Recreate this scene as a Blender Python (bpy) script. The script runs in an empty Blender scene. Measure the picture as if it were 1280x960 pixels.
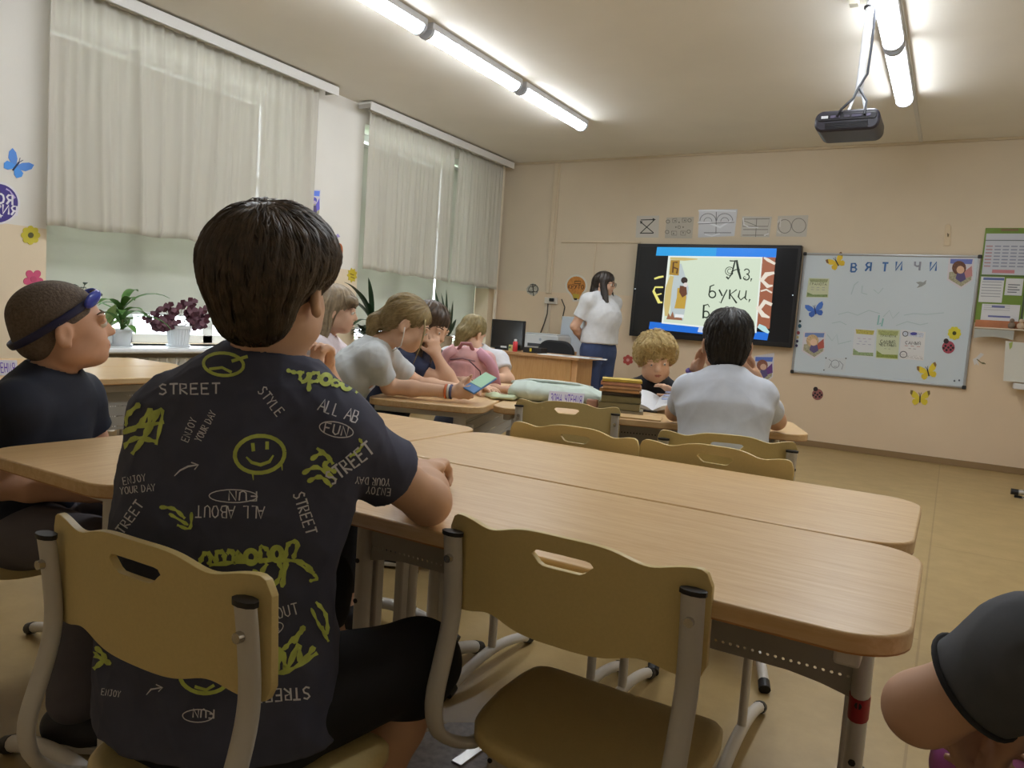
import bpy, bmesh, math, random
import numpy as np
from mathutils import Vector, Matrix, Euler
from mathutils.bvhtree import BVHTree

S = bpy.context.scene
C = S.collection
random.seed(7); rng = np.random.default_rng(7)

# ------------------------------------------------------------------ camera
CAM = np.array([0.0, 0.0, 1.0623])
YAW, PITCH, ROLL, FPX = -0.526608, -0.083717, 0.069157, 938.6
cf = np.array([math.sin(YAW)*math.cos(PITCH), math.cos(YAW)*math.cos(PITCH), math.sin(PITCH)])
_r = np.cross(cf, [0, 0, 1.0]); _r /= np.linalg.norm(_r); _u = np.cross(_r, cf)
cr = math.cos(ROLL)*_r + math.sin(ROLL)*_u
cu = -math.sin(ROLL)*_r + math.cos(ROLL)*_u
cam_data = bpy.data.cameras.new('camera'); cam = bpy.data.objects.new('camera', cam_data); C.objects.link(cam)
cam.matrix_world = Matrix(((cr[0], cu[0], -cf[0], CAM[0]), (cr[1], cu[1], -cf[1], CAM[1]), (cr[2], cu[2], -cf[2], CAM[2]), (0, 0, 0, 1)))
cam_data.sensor_width = 36; cam_data.lens = FPX/1280*36; cam_data.clip_start = .02
S.camera = cam
# ------------------------------------------------------------------ light, exposure
S.view_settings.view_transform = 'Standard'; S.view_settings.look = 'None'
S.view_settings.gamma = 1; S.view_settings.use_curve_mapping = False
S.view_settings.exposure = 0.5
LAMP_POWER = 24.0
SKY_POWER = 6.5
try:
    S.cycles.use_denoising = True
    S.cycles.max_bounces = 8; S.cycles.diffuse_bounces = 4; S.cycles.transparent_max_bounces = 12
    S.cycles.sample_clamp_indirect = 6
except Exception: pass
W = bpy.data.worlds.new('sky'); S.world = W; W.use_nodes = True
bgn = W.node_tree.nodes['Background']; bgn.inputs[0].default_value = (.86, .95, 1, 1); bgn.inputs[1].default_value = SKY_POWER

# ------------------------------------------------------------------ pixel -> world measuring helpers
def ray(x, y): return cf + (x-640)/FPX*cr - (y-480)/FPX*cu
def PD(x, y, d): return CAM + d*ray(x, y)
def atY(x, y, Y): q = ray(x, y); return CAM + q*(Y/q[1])
def atX(x, y, X): q = ray(x, y); return CAM + q*(X/q[0])
def atZ(x, y, z): q = ray(x, y); return CAM + q*((z-CAM[2])/q[2])
def V(*a): return np.array(a, float)
def nrm(a): a = np.asarray(a, float); return a/np.linalg.norm(a)

# ------------------------------------------------------------------ materials
def lin(h):
    h = h.lstrip('#'); c = [int(h[i:i+2], 16)/255 for i in (0, 2, 4)]
    return tuple(x/12.92 if x <= .04045 else ((x+.055)/1.055)**2.4 for x in c)
MC = {}
def M(h, rough=.6, metal=0, var=0.0, scale=30, bump=0.0, emit=0, stretch=None, spec=.5, h2=None, sss=0):
    key = (h, rough, metal, var, scale, bump, emit, stretch, spec, h2, sss)
    if key in MC: return MC[key]
    m = bpy.data.materials.new('m_'+h.strip('#')); m.use_nodes = True
    nt = m.node_tree; b = nt.nodes['Principled BSDF']
    c = lin(h)
    b.inputs['Base Color'].default_value = (*c, 1); b.inputs['Roughness'].default_value = rough
    b.inputs['Metallic'].default_value = metal; b.inputs['Specular IOR Level'].default_value = spec
    if sss:
        b.inputs['Subsurface Weight'].default_value = sss; b.inputs['Subsurface Radius'].default_value = (.01, .004, .002); b.inputs['Subsurface Scale'].default_value = .6
    if emit:
        b.inputs['Emission Color'].default_value = (*c, 1); b.inputs['Emission Strength'].default_value = emit
    if var or bump:
        tc = nt.nodes.new('ShaderNodeTexCoord'); mp = nt.nodes.new('ShaderNodeMapping'); nz = nt.nodes.new('ShaderNodeTexNoise')
        nt.links.new(tc.outputs['Object'], mp.inputs[0]); nt.links.new(mp.outputs[0], nz.inputs['Vector'])
        if stretch: mp.inputs['Scale'].default_value = stretch
        nz.inputs['Scale'].default_value = scale; nz.inputs['Detail'].default_value = 5
        if var:
            rp = nt.nodes.new('ShaderNodeValToRGB'); rp.color_ramp.elements[0].position = .3; rp.color_ramp.elements[1].position = .7
            lo = lin(h2) if h2 else tuple(x*(1-var) for x in c); hi = c if h2 else tuple(min(1, x*(1+var)) for x in c)
            rp.color_ramp.elements[0].color = (*lo, 1); rp.color_ramp.elements[1].color = (*hi, 1)
            nt.links.new(nz.outputs['Fac'], rp.inputs[0]); nt.links.new(rp.outputs[0], b.inputs['Base Color'])
            if emit: nt.links.new(rp.outputs[0], b.inputs['Emission Color'])
        if bump:
            bp = nt.nodes.new('ShaderNodeBump'); bp.inputs['Strength'].default_value = bump; bp.inputs['Distance'].default_value = .01
            nt.links.new(nz.outputs['Fac'], bp.inputs['Height']); nt.links.new(bp.outputs[0], b.inputs['Normal'])
    MC[key] = m
    return m
def wood(name, a, b2, scale=6, rough=.35, along=(1.2, 14, 14)):
    m = bpy.data.materials.new(name); m.use_nodes = True; nt = m.node_tree; b = nt.nodes['Principled BSDF']
    tc = nt.nodes.new('ShaderNodeTexCoord'); mp = nt.nodes.new('ShaderNodeMapping'); nz = nt.nodes.new('ShaderNodeTexNoise')
    mp.inputs['Scale'].default_value = along
    nt.links.new(tc.outputs['Object'], mp.inputs[0]); nt.links.new(mp.outputs[0], nz.inputs['Vector'])
    nz.inputs['Scale'].default_value = scale; nz.inputs['Detail'].default_value = 8; nz.inputs['Roughness'].default_value = .65; nz.inputs['Distortion'].default_value = .6
    rp = nt.nodes.new('ShaderNodeValToRGB'); rp.color_ramp.elements[0].position = .32; rp.color_ramp.elements[1].position = .68
    rp.color_ramp.elements[0].color = (*lin(a), 1); rp.color_ramp.elements[1].color = (*lin(b2), 1)
    nt.links.new(nz.outputs['Fac'], rp.inputs[0]); nt.links.new(rp.outputs[0], b.inputs['Base Color'])
    b.inputs['Roughness'].default_value = rough
    return m
def translucent(name, h, tw, sheer=0):
    m = bpy.data.materials.new(name); m.use_nodes = True; nt = m.node_tree
    out = nt.nodes['Material Output']; nt.nodes.remove(nt.nodes['Principled BSDF'])
    d = nt.nodes.new('ShaderNodeBsdfDiffuse'); t = nt.nodes.new('ShaderNodeBsdfTranslucent'); mx = nt.nodes.new('ShaderNodeMixShader')
    for n in (d, t): n.inputs[0].default_value = (*lin(h), 1)
    mx.inputs[0].default_value = tw
    nt.links.new(d.outputs[0], mx.inputs[1]); nt.links.new(t.outputs[0], mx.inputs[2]); last = mx
    if sheer:
        tr = nt.nodes.new('ShaderNodeBsdfTransparent'); m2 = nt.nodes.new('ShaderNodeMixShader'); m2.inputs[0].default_value = sheer
        nt.links.new(mx.outputs[0], m2.inputs[1]); nt.links.new(tr.outputs[0], m2.inputs[2]); last = m2
    nt.links.new(last.outputs[0], out.inputs[0])
    return m
def glass_mat(tint='ffffff', gloss=.08):
    m = bpy.data.materials.new('pane_glass'); m.use_nodes = True; nt = m.node_tree
    out = nt.nodes['Material Output']; nt.nodes.remove(nt.nodes['Principled BSDF'])
    a = nt.nodes.new('ShaderNodeBsdfTransparent'); g = nt.nodes.new('ShaderNodeBsdfGlossy'); mx = nt.nodes.new('ShaderNodeMixShader')
    a.inputs[0].default_value = (*lin(tint), 1); g.inputs['Roughness'].default_value = .03; mx.inputs[0].default_value = gloss
    nt.links.new(a.outputs[0], mx.inputs[1]); nt.links.new(g.outputs[0], mx.inputs[2]); nt.links.new(mx.outputs[0], out.inputs[0])
    return m
def perforated(name, h, pitch=.014, hole=.30):
    """painted steel sheet punched with rows of round holes, in bands"""
    m = bpy.data.materials.new(name); m.use_nodes = True; nt = m.node_tree; L = nt.links
    out = nt.nodes['Material Output']; b = nt.nodes['Principled BSDF']; b.inputs['Base Color'].default_value = (*lin(h), 1); b.inputs['Roughness'].default_value = .45
    tr = nt.nodes.new('ShaderNodeBsdfTransparent'); mx = nt.nodes.new('ShaderNodeMixShader')
    tc = nt.nodes.new('ShaderNodeTexCoord'); sp = nt.nodes.new('ShaderNodeSeparateXYZ'); L.new(tc.outputs['Object'], sp.inputs[0])
    def mth(op, a, b_=None, c_=None):
        n = nt.nodes.new('ShaderNodeMath'); n.operation = op
        for i, v in enumerate((a, b_, c_)):
            if v is None: continue
            if isinstance(v, (int, float)): n.inputs[i].default_value = v
            else: L.new(v, n.inputs[i])
        return n.outputs[0]
    fx = mth('SUBTRACT', mth('FRACT', mth('DIVIDE', sp.outputs[0], pitch)), .5)
    fz = mth('SUBTRACT', mth('FRACT', mth('DIVIDE', sp.outputs[2], pitch)), .5)
    rr = mth('SQRT', mth('ADD', mth('MULTIPLY', fx, fx), mth('MULTIPLY', fz, fz)))
    ho = mth('LESS_THAN', rr, hole)
    band = mth('LESS_THAN', mth('FRACT', mth('DIVIDE', sp.outputs[2], pitch*4)), .25)
    L.new(mth('MULTIPLY', ho, band), mx.inputs[0]); L.new(b.outputs[0], mx.inputs[1]); L.new(tr.outputs[0], mx.inputs[2]); L.new(mx.outputs[0], out.inputs[0])
    return m

# ------------------------------------------------------------------ object helpers
def tag(o, label=None, cat=None, group=None, kind=None):
    if label: o['label'] = label
    if cat: o['category'] = cat
    if group: o['group'] = group
    if kind: o['kind'] = kind
    return o
def thing(name, label, cat, loc=(0, 0, 0), rotz=0, group=None, mw=None):
    o = bpy.data.objects.new(name, None); C.objects.link(o); o.empty_display_size = .05
    if mw is not None: o.matrix_world = mw
    else:
        o.location = [float(v) for v in loc]; o.rotation_euler = (0, 0, rotz)
    return tag(o, label, cat, group)
def local_m(o):
    if o.matrix_basis is not None: return o.matrix_basis.copy()
def finish(name, me, mat, parent=None, world=False, smooth=40, bev=0, seg=2):
    o = bpy.data.objects.new(name, me); C.objects.link(o)
    if mat is not None:
        for m in (mat if isinstance(mat, (list, tuple)) else [mat]): me.materials.append(m)
    if smooth:
        me.polygons.foreach_set('use_smooth', [True]*len(me.polygons))
        if smooth < 179: me.set_sharp_from_angle(angle=math.radians(smooth))
    if parent is not None:
        if world:
            mw = parent.matrix_basis.copy(); p = parent.parent
            while p is not None: mw = p.matrix_basis @ mw; p = p.parent
            me.transform(mw.inverted())
        o.parent = parent
    if bev:
        b = o.modifiers.new('bevel', 'BEVEL'); b.width = bev; b.segments = seg; b.limit_method = 'ANGLE'; b.angle_limit = math.radians(35)
    return o
class MB:
    def __init__(s): s.v = []; s.f = []; s.mi = []; s.cur = 0
    def add(s, vs, fs):
        n = len(s.v); s.v += [tuple(float(c) for c in p) for p in vs]; s.f += [tuple(i+n for i in f) for f in fs]; s.mi += [s.cur]*len(fs)
        return s
    def box(s, c, d, rot=None):
        x, y, z = [k/2 for k in d]
        vs = [Vector(p) for p in ((-x,-y,-z),(x,-y,-z),(x,y,-z),(-x,y,-z),(-x,-y,z),(x,-y,z),(x,y,z),(-x,y,z))]
        if rot is not None: vs = [rot @ p for p in vs]
        c = Vector([float(k) for k in c])
        return s.add([p+c for p in vs], [(0,3,2,1),(4,5,6,7),(0,1,5,4),(1,2,6,5),(2,3,7,6),(3,0,4,7)])
    def tube(s, pts, r, seg=10, flat=None, cap=True, up=None):
        """sweep; r a number or a list; flat = (multiplier along 'up' cross direction)"""
        P = [np.asarray(p, float) for p in pts]; n = len(P)
        R = r if isinstance(r, (list, tuple, np.ndarray)) else [r]*n
        T = [nrm((P[min(i+1, n-1)]-P[max(i-1, 0)])) for i in range(n)]
        a = np.asarray(up, float) if up is not None else (V(0, 0, 1) if abs(T[0][2]) < .9 else V(1, 0, 0))
        rings = []; N = None
        for i in range(n):
            N = a if N is None else N
            N = N - T[i]*np.dot(N, T[i]); N = nrm(N) if np.linalg.norm(N) > 1e-6 else nrm(np.cross(T[i], V(.3, .5, .8)))
            B = np.cross(T[i], N); k = flat or 1
            rings.append([P[i] + R[i]*(math.cos(2*math.pi*j/seg)*N + k*math.sin(2*math.pi*j/seg)*B) for j in range(seg)])
        vs = [p for rg in rings for p in rg]; fs = []
        for i in range(n-1):
            for j in range(seg):
                j2 = (j+1) % seg; fs.append((i*seg+j, i*seg+j2, (i+1)*seg+j2, (i+1)*seg+j))
        if cap: fs += [tuple(range(seg))[::-1], tuple((n-1)*seg+j for j in range(seg))]
        return s.add(vs, fs)
    def lathe(s, prof, c=(0, 0, 0), seg=24, M4=None):
        vs = []; fs = []; n = len(prof)
        for r, z in prof:
            for j in range(seg):
                a = 2*math.pi*j/seg; p = Vector((r*math.cos(a), r*math.sin(a), z))
                if M4 is not None: p = M4 @ p
                vs.append((p.x+c[0], p.y+c[1], p.z+c[2]))
        for i in range(n-1):
            for j in range(seg):
                j2 = (j+1) % seg; fs.append((i*seg+j, i*seg+j2, (i+1)*seg+j2, (i+1)*seg+j))
        fs += [tuple(range(seg))[::-1], tuple((n-1)*seg+j for j in range(seg))]
        return s.add(vs, fs)
    def ball(s, c, r, seg=12, rings=8, rot=None):
        r = (r, r, r) if isinstance(r, (int, float)) else r
        prof = [(max(1e-4, math.sin(math.pi*i/rings)), -math.cos(math.pi*i/rings)) for i in range(rings+1)]
        m = Matrix.Diagonal((*r, 1));  m = (rot.to_4x4() @ m) if rot is not None else m
        return s.lathe(prof, c, seg, m)
    def prism(s, poly, z0, z1, M4=None):
        n = len(poly); vs = [Vector((x, y, z0)) for x, y in poly]+[Vector((x, y, z1)) for x, y in poly]
        if M4 is not None: vs = [M4 @ p for p in vs]
        return s.add(vs, [tuple(range(n))[::-1], tuple(range(n, 2*n))]+[(i, (i+1) % n, n+(i+1) % n, n+i) for i in range(n)])
    def mesh(s, name):
        me = bpy.data.meshes.new(name); me.from_pydata(s.v, [], s.f); me.update()
        if any(s.mi): me.polygons.foreach_set('material_index', s.mi)
        bm = bmesh.new(); bm.from_mesh(me); bmesh.ops.recalc_face_normals(bm, faces=bm.faces); bm.to_mesh(me); bm.free()
        return me
    def build(s, name, mat, parent=None, world=False, smooth=40, bev=0, seg=2):
        return finish(name, s.mesh(name), mat, parent, world, smooth, bev, seg)
def dup(root, loc=None, rotz=None, label=None, group=None, mw=None):
    r = root.copy(); C.objects.link(r)
    if mw is not None: r.matrix_world = mw
    if loc is not None: r.location = [float(v) for v in loc]
    if rotz is not None: r.rotation_euler = (0, 0, rotz)
    if label: r['label'] = label
    if group: r['group'] = group
    for ch in list(root.children):
        c = ch.copy(); C.objects.link(c); c.parent = r
        for g in list(ch.children):
            d = g.copy(); C.objects.link(d); d.parent = c
    return r
def rrect(w, h, r, seg=6, cx=0, cy=0):
    pts = []
    for sx, sy, a0 in ((1, 1, 0), (-1, 1, 90), (-1, -1, 180), (1, -1, 270)):
        for i in range(seg+1):
            a = math.radians(a0+90*i/seg); pts.append((cx+sx*(w/2-r)+r*math.cos(a), cy+sy*(h/2-r)+r*math.sin(a)))
    return pts
def circ(r, n=20, cx=0, cy=0, ry=None): return [(cx+r*math.cos(2*math.pi*i/n), cy+(ry or r)*math.sin(2*math.pi*i/n)) for i in range(n)]
def text_mesh(t, size, align='CENTER', shear=0, bold=0, spacing=1):
    c = bpy.data.curves.new('t', 'FONT'); c.body = t; c.size = size; c.align_x = align; c.align_y = 'CENTER'; c.shear = shear; c.offset = bold; c.space_character = spacing; c.resolution_u = 3
    o = bpy.data.objects.new('t', c); C.objects.link(o); bpy.context.view_layer.update()
    me = bpy.data.meshes.new_from_object(o.evaluated_get(bpy.context.evaluated_depsgraph_get()))
    bpy.data.objects.remove(o); vs = [tuple(v.co[:2]) for v in me.vertices]; fs = [tuple(p.vertices) for p in me.polygons]
    bpy.data.meshes.remove(me)
    return vs, fs
def strip(pts, w, closed=False):
    """flat brush stroke: 2-D points, width number or list"""
    P = [np.array(p, float) for p in pts]
    if closed: P = P+[P[0]]
    n = len(P); Wd = w if isinstance(w, (list, tuple)) else [w]*n; vs = []; fs = []
    for i in range(n):
        t = P[min(i+1, n-1)]-P[max(i-1, 0)]
        if closed and i in (0, n-1): t = P[1]-P[n-2]
        t = t/(np.linalg.norm(t)+1e-9); nn = np.array([-t[1], t[0]])*Wd[i]/2
        vs += [tuple(P[i]+nn), tuple(P[i]-nn)]
    for i in range(n-1): fs.append((2*i, 2*i+1, 2*i+3, 2*i+2))
    return vs, fs
def arc(cx, cy, r, a0, a1, n=12, ry=None):
    return [(cx+r*math.cos(math.radians(a0+(a1-a0)*i/n)), cy+(ry or r)*math.sin(math.radians(a0+(a1-a0)*i/n))) for i in range(n+1)]

# drawn capitals as brush strokes: each stroke a list of points on a 0..1 high body
CYR = {'А': [[(0, 0), (.34, 1), (.68, 0)], [(.13, .36), (.56, .36)]], 'В': [[(0, 0), (0, 1), (.4, .97), (.52, .76), (.38, .54), (0, .52)], [(.38, .54), (.6, .3), (.45, .02), (0, 0)]], 'Г': [[(0, 0), (0, 1), (.5, 1)]],
       'Е': [[(.52, 1), (0, 1), (0, 0), (.54, 0)], [(0, .52), (.46, .52)]], 'З': [[(0, .88), (.25, 1), (.5, .86), (.46, .64), (.2, .54)], [(.2, .54), (.5, .42), (.54, .16), (.26, 0), (0, .12)]], 'И': [[(0, 1), (0, 0), (.58, 1), (.58, 0)]],
       'Й': [[(0, .9), (0, 0), (.56, .9), (.56, 0)], [(.16, 1.12), (.28, 1.02), (.4, 1.12)]], 'К': [[(0, 0), (0, 1)], [(.54, 1), (.04, .5), (.58, 0)]], 'М': [[(0, 0), (.04, 1), (.38, .3), (.72, 1), (.76, 0)]], 'Н': [[(0, 0), (0, 1)], [(.58, 0), (.58, 1)], [(0, .52), (.58, .52)]],
       'О': [[(.32, 1), (.08, .84), (0, .5), (.08, .16), (.32, 0), (.56, .16), (.64, .5), (.56, .84), (.32, 1)]], 'Р': [[(0, 0), (0, 1), (.4, .97), (.52, .74), (.38, .5), (0, .46)]], 'С': [[(.56, .86), (.32, 1), (.07, .82), (0, .5), (.08, .16), (.32, 0), (.58, .14)]],
       'Т': [[(0, 1), (.62, 1)], [(.31, 1), (.31, 0)]], 'У': [[(0, 1), (.32, .4)], [(.62, 1), (.28, .3), (.02, 0)]], 'Ч': [[(0, 1), (.04, .58), (.26, .46), (.54, .54)], [(.54, 1), (.54, 0)]], 'Ы': [[(0, 1), (0, 0), (.3, .02), (.4, .28), (.28, .5), (0, .52)], [(.62, 1), (.62, 0)]],
       'Я': [[(.56, 0), (.56, 1), (.18, .97), (.03, .74), (.18, .5), (.56, .46)], [(.3, .48), (0, 0)]], '-': [[(0, .5), (.9, .5)]], ' ': []}
def drawn(t, size, w=.15, sx=1.0):
    """strokes of a drawn word, centred on the origin"""
    out = []; u = 0
    for ch in t:
        g = CYR[ch]; wid = max([p[0] for s in g for p in s], default=.3)
        for s in g: out.append(strip([((u+x)*size*sx, (y-.5)*size) for x, y in s], w*size))
        u += wid+.26
    u -= .26
    return [([(x-u*size*sx/2, y) for x, y in vs], fs) for vs, fs in out]
# ------------------------------------------------------------------ organic bodies: smooth-blended solids meshed as one surface
def smin(a, b, k):
    h = np.clip(.5+.5*(b-a)/k, 0, 1); return b*(1-h)+a*h-k*h*(1-h)
def rcone(a, b, ra, rb):
    a = np.asarray(a, float); b = np.asarray(b, float); ab = b-a; L2 = ab@ab+1e-12
    def f(p):
        q = p-a; t = np.clip(q@ab/L2, 0, 1); q = q-t[..., None]*ab
        return np.sqrt((q*q).sum(-1))-(ra+t*(rb-ra))
    r = max(ra, rb); return f, np.minimum(a, b)-r, np.maximum(a, b)+r
def econe(a, b, wa, wb, da, db, side):
    """tapered limb of elliptical section: half-width w along 'side', half-depth d across"""
    a = np.asarray(a, float); b = np.asarray(b, float); ab = b-a; L = np.linalg.norm(ab); ax = ab/L
    s = nrm(np.asarray(side, float)-ax*np.dot(side, ax)); n = np.cross(ax, s)
    def f(p):
        q = p-a; t0 = q@ax; t = np.clip(t0/L, 0, 1); e = t0-t*L
        w = wa+t*(wb-wa); d = da+t*(db-da); m = np.minimum(w, d)
        return (np.sqrt((q@s/w)**2+(q@n/d)**2+(e/m)**2)-1)*m
    r = max(wa, wb, da, db); return f, np.minimum(a, b)-r, np.maximum(a, b)+r
def ell(c, r, R=None):
    c = np.asarray(c, float); r = np.asarray(r, float)
    def f(p):
        q = p-c
        if R is not None: q = q@R
        k0 = np.sqrt(((q/r)**2).sum(-1)); k1 = np.sqrt(((q/r**2)**2).sum(-1))+1e-9
        return k0*(k0-1)/k1
    m = r.max(); return f, c-m, c+m
def half(pt, n):
    pt = np.asarray(pt, float); n = nrm(n)
    return (lambda p: (p-pt)@n), None, None
def field_mesh(prims, vox, disp=None):
    """prims: (shape, k, op) with op 'add', 'sub' or 'int'; surface nets over the blended field"""
    los = [s[1] for s, k, op in prims if op == 'add']; his = [s[2] for s, k, op in prims if op == 'add']
    lo = np.min(los, 0)-3*vox; hi = np.max(his, 0)+3*vox
    n = np.ceil((hi-lo)/vox).astype(int)+1
    F = np.full(n, .08, np.float32)
    for (fn, l, h), k, op in prims:
        if l is None: i0 = np.zeros(3, int); i1 = n
        else:
            mg = k+2.5*vox
            i0 = np.maximum(0, np.floor((l-mg-lo)/vox).astype(int)); i1 = np.minimum(n, np.ceil((h+mg-lo)/vox).astype(int)+1)
        if (i1 <= i0).any(): continue
        g = np.stack(np.meshgrid(*[lo[j]+vox*np.arange(i0[j], i1[j]) for j in range(3)], indexing='ij'), -1)
        d = fn(g).astype(np.float32); sl = tuple(slice(i0[j], i1[j]) for j in range(3))
        if op == 'add': F[sl] = smin(F[sl], d, k)
        elif op == 'sub': F[sl] = -smin(-F[sl], d, max(k, 1e-4))
        else: F[sl] = -smin(-F[sl], -d, max(k, 1e-4))
    neg = F < 0
    cs = np.zeros(n-1, np.int8)
    for a in (0, 1):
        for b in (0, 1):
            for c in (0, 1): cs += neg[a:n[0]-1+a, b:n[1]-1+b, c:n[2]-1+c]
    act = np.argwhere((cs > 0) & (cs < 8)); idx = np.full(n-1, -1, np.int32); idx[tuple(act.T)] = np.arange(len(act))
    acc = np.zeros((len(act), 3)); cnt = np.zeros(len(act))
    cor = [(a, b, c) for a in (0, 1) for b in (0, 1) for c in (0, 1)]
    for A in cor:
        for ax in range(3):
            if A[ax]: continue
            B = list(A); B[ax] = 1
            fa = F[tuple((act+A).T)]; fb = F[tuple((act+B).T)]; m = (fa < 0) != (fb < 0)
            t = fa[m]/(fa[m]-fb[m]); p = np.tile(np.array(A, float), (m.sum(), 1)); p[:, ax] = t
            acc[m] += p; cnt[m] += 1
    vs = lo+vox*(act+acc/cnt[:, None])
    fs = []
    for ax in range(3):
        o1, o2 = [(1, 2), (2, 0), (0, 1)][ax]
        sl0 = [slice(1, n[j]-1) for j in range(3)]; sl1 = list(sl0)
        sl0[ax] = slice(0, n[ax]-1); sl1[ax] = slice(1, n[ax])
        a = neg[tuple(sl0)]; b = neg[tuple(sl1)]; e = np.argwhere(a != b); s = a[tuple(e.T)]
        off = np.ones(3, int); off[ax] = 0; e = e+off
        def cell(d1, d2):
            q = e.copy(); q[:, o1] -= d1; q[:, o2] -= d2; return idx[tuple(q.T)]
        q = np.stack([cell(1, 1), cell(0, 1), cell(0, 0), cell(1, 0)], 1)
        q[~s] = q[~s][:, ::-1]; fs.append(q)
    fs = np.concatenate(fs); fs = fs[(fs >= 0).all(1)]
    return vs, fs
def np_mesh(name, vs, fs):
    me = bpy.data.meshes.new(name); nv, nf, k = len(vs), len(fs), fs.shape[1]
    me.vertices.add(nv); me.vertices.foreach_set('co', np.ascontiguousarray(vs, np.float32).ravel())
    me.loops.add(nf*k); me.loops.foreach_set('vertex_index', np.ascontiguousarray(fs, np.int32).ravel())
    me.polygons.add(nf); me.polygons.foreach_set('loop_start', np.arange(0, nf*k, k, dtype=np.int32))
    me.update(calc_edges=True); me.validate()
    return me
def vnormals(me):
    a = np.empty(len(me.vertices)*3, np.float32); me.vertex_normals.foreach_get('vector', a); return a.reshape(-1, 3)
def vcos(me):
    a = np.empty(len(me.vertices)*3, np.float32); me.vertices.foreach_get('co', a); return a.reshape(-1, 3)
def folds(p, f=1.0, seed=0):
    """soft irregular cloth folds"""
    r = np.random.default_rng(seed); w = np.zeros(len(p)); q = p*f
    wp = q+.02*np.sin(q[:, [1, 2, 0]]*23+seed)
    for i in range(7):
        k = nrm(r.normal(size=3)+V(0, 0, .4))*r.uniform(28, 75); w += ((1-np.abs(np.sin(.5*(wp@k)+r.uniform(0, 6.3))))**2.5-.22)*40/np.linalg.norm(k)
    return w/3.0
def organic(name, prims, vox, mat, parent, disp=0, dseed=0, dfreq=1, dfn=None, relax=1):
    vs, fs = field_mesh(prims, vox); me = np_mesh(name, vs, fs)
    if relax:
        bm = bmesh.new(); bm.from_mesh(me)
        for _ in range(relax): bmesh.ops.smooth_vert(bm, verts=bm.verts, factor=.5, use_axis_x=True, use_axis_y=True, use_axis_z=True)
        bm.to_mesh(me); bm.free()
    if disp or dfn:
        c = vcos(me); nn = vnormals(me); a = (disp*folds(c, dfreq, dseed)) if disp else 0
        if dfn is not None: a = a+dfn(c)
        c = c+nn*np.asarray(a)[:, None]; me.vertices.foreach_set('co', np.ascontiguousarray(c, np.float32).ravel()); me.update()
    return finish(name, me, mat, parent, world=True, smooth=180)

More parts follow.
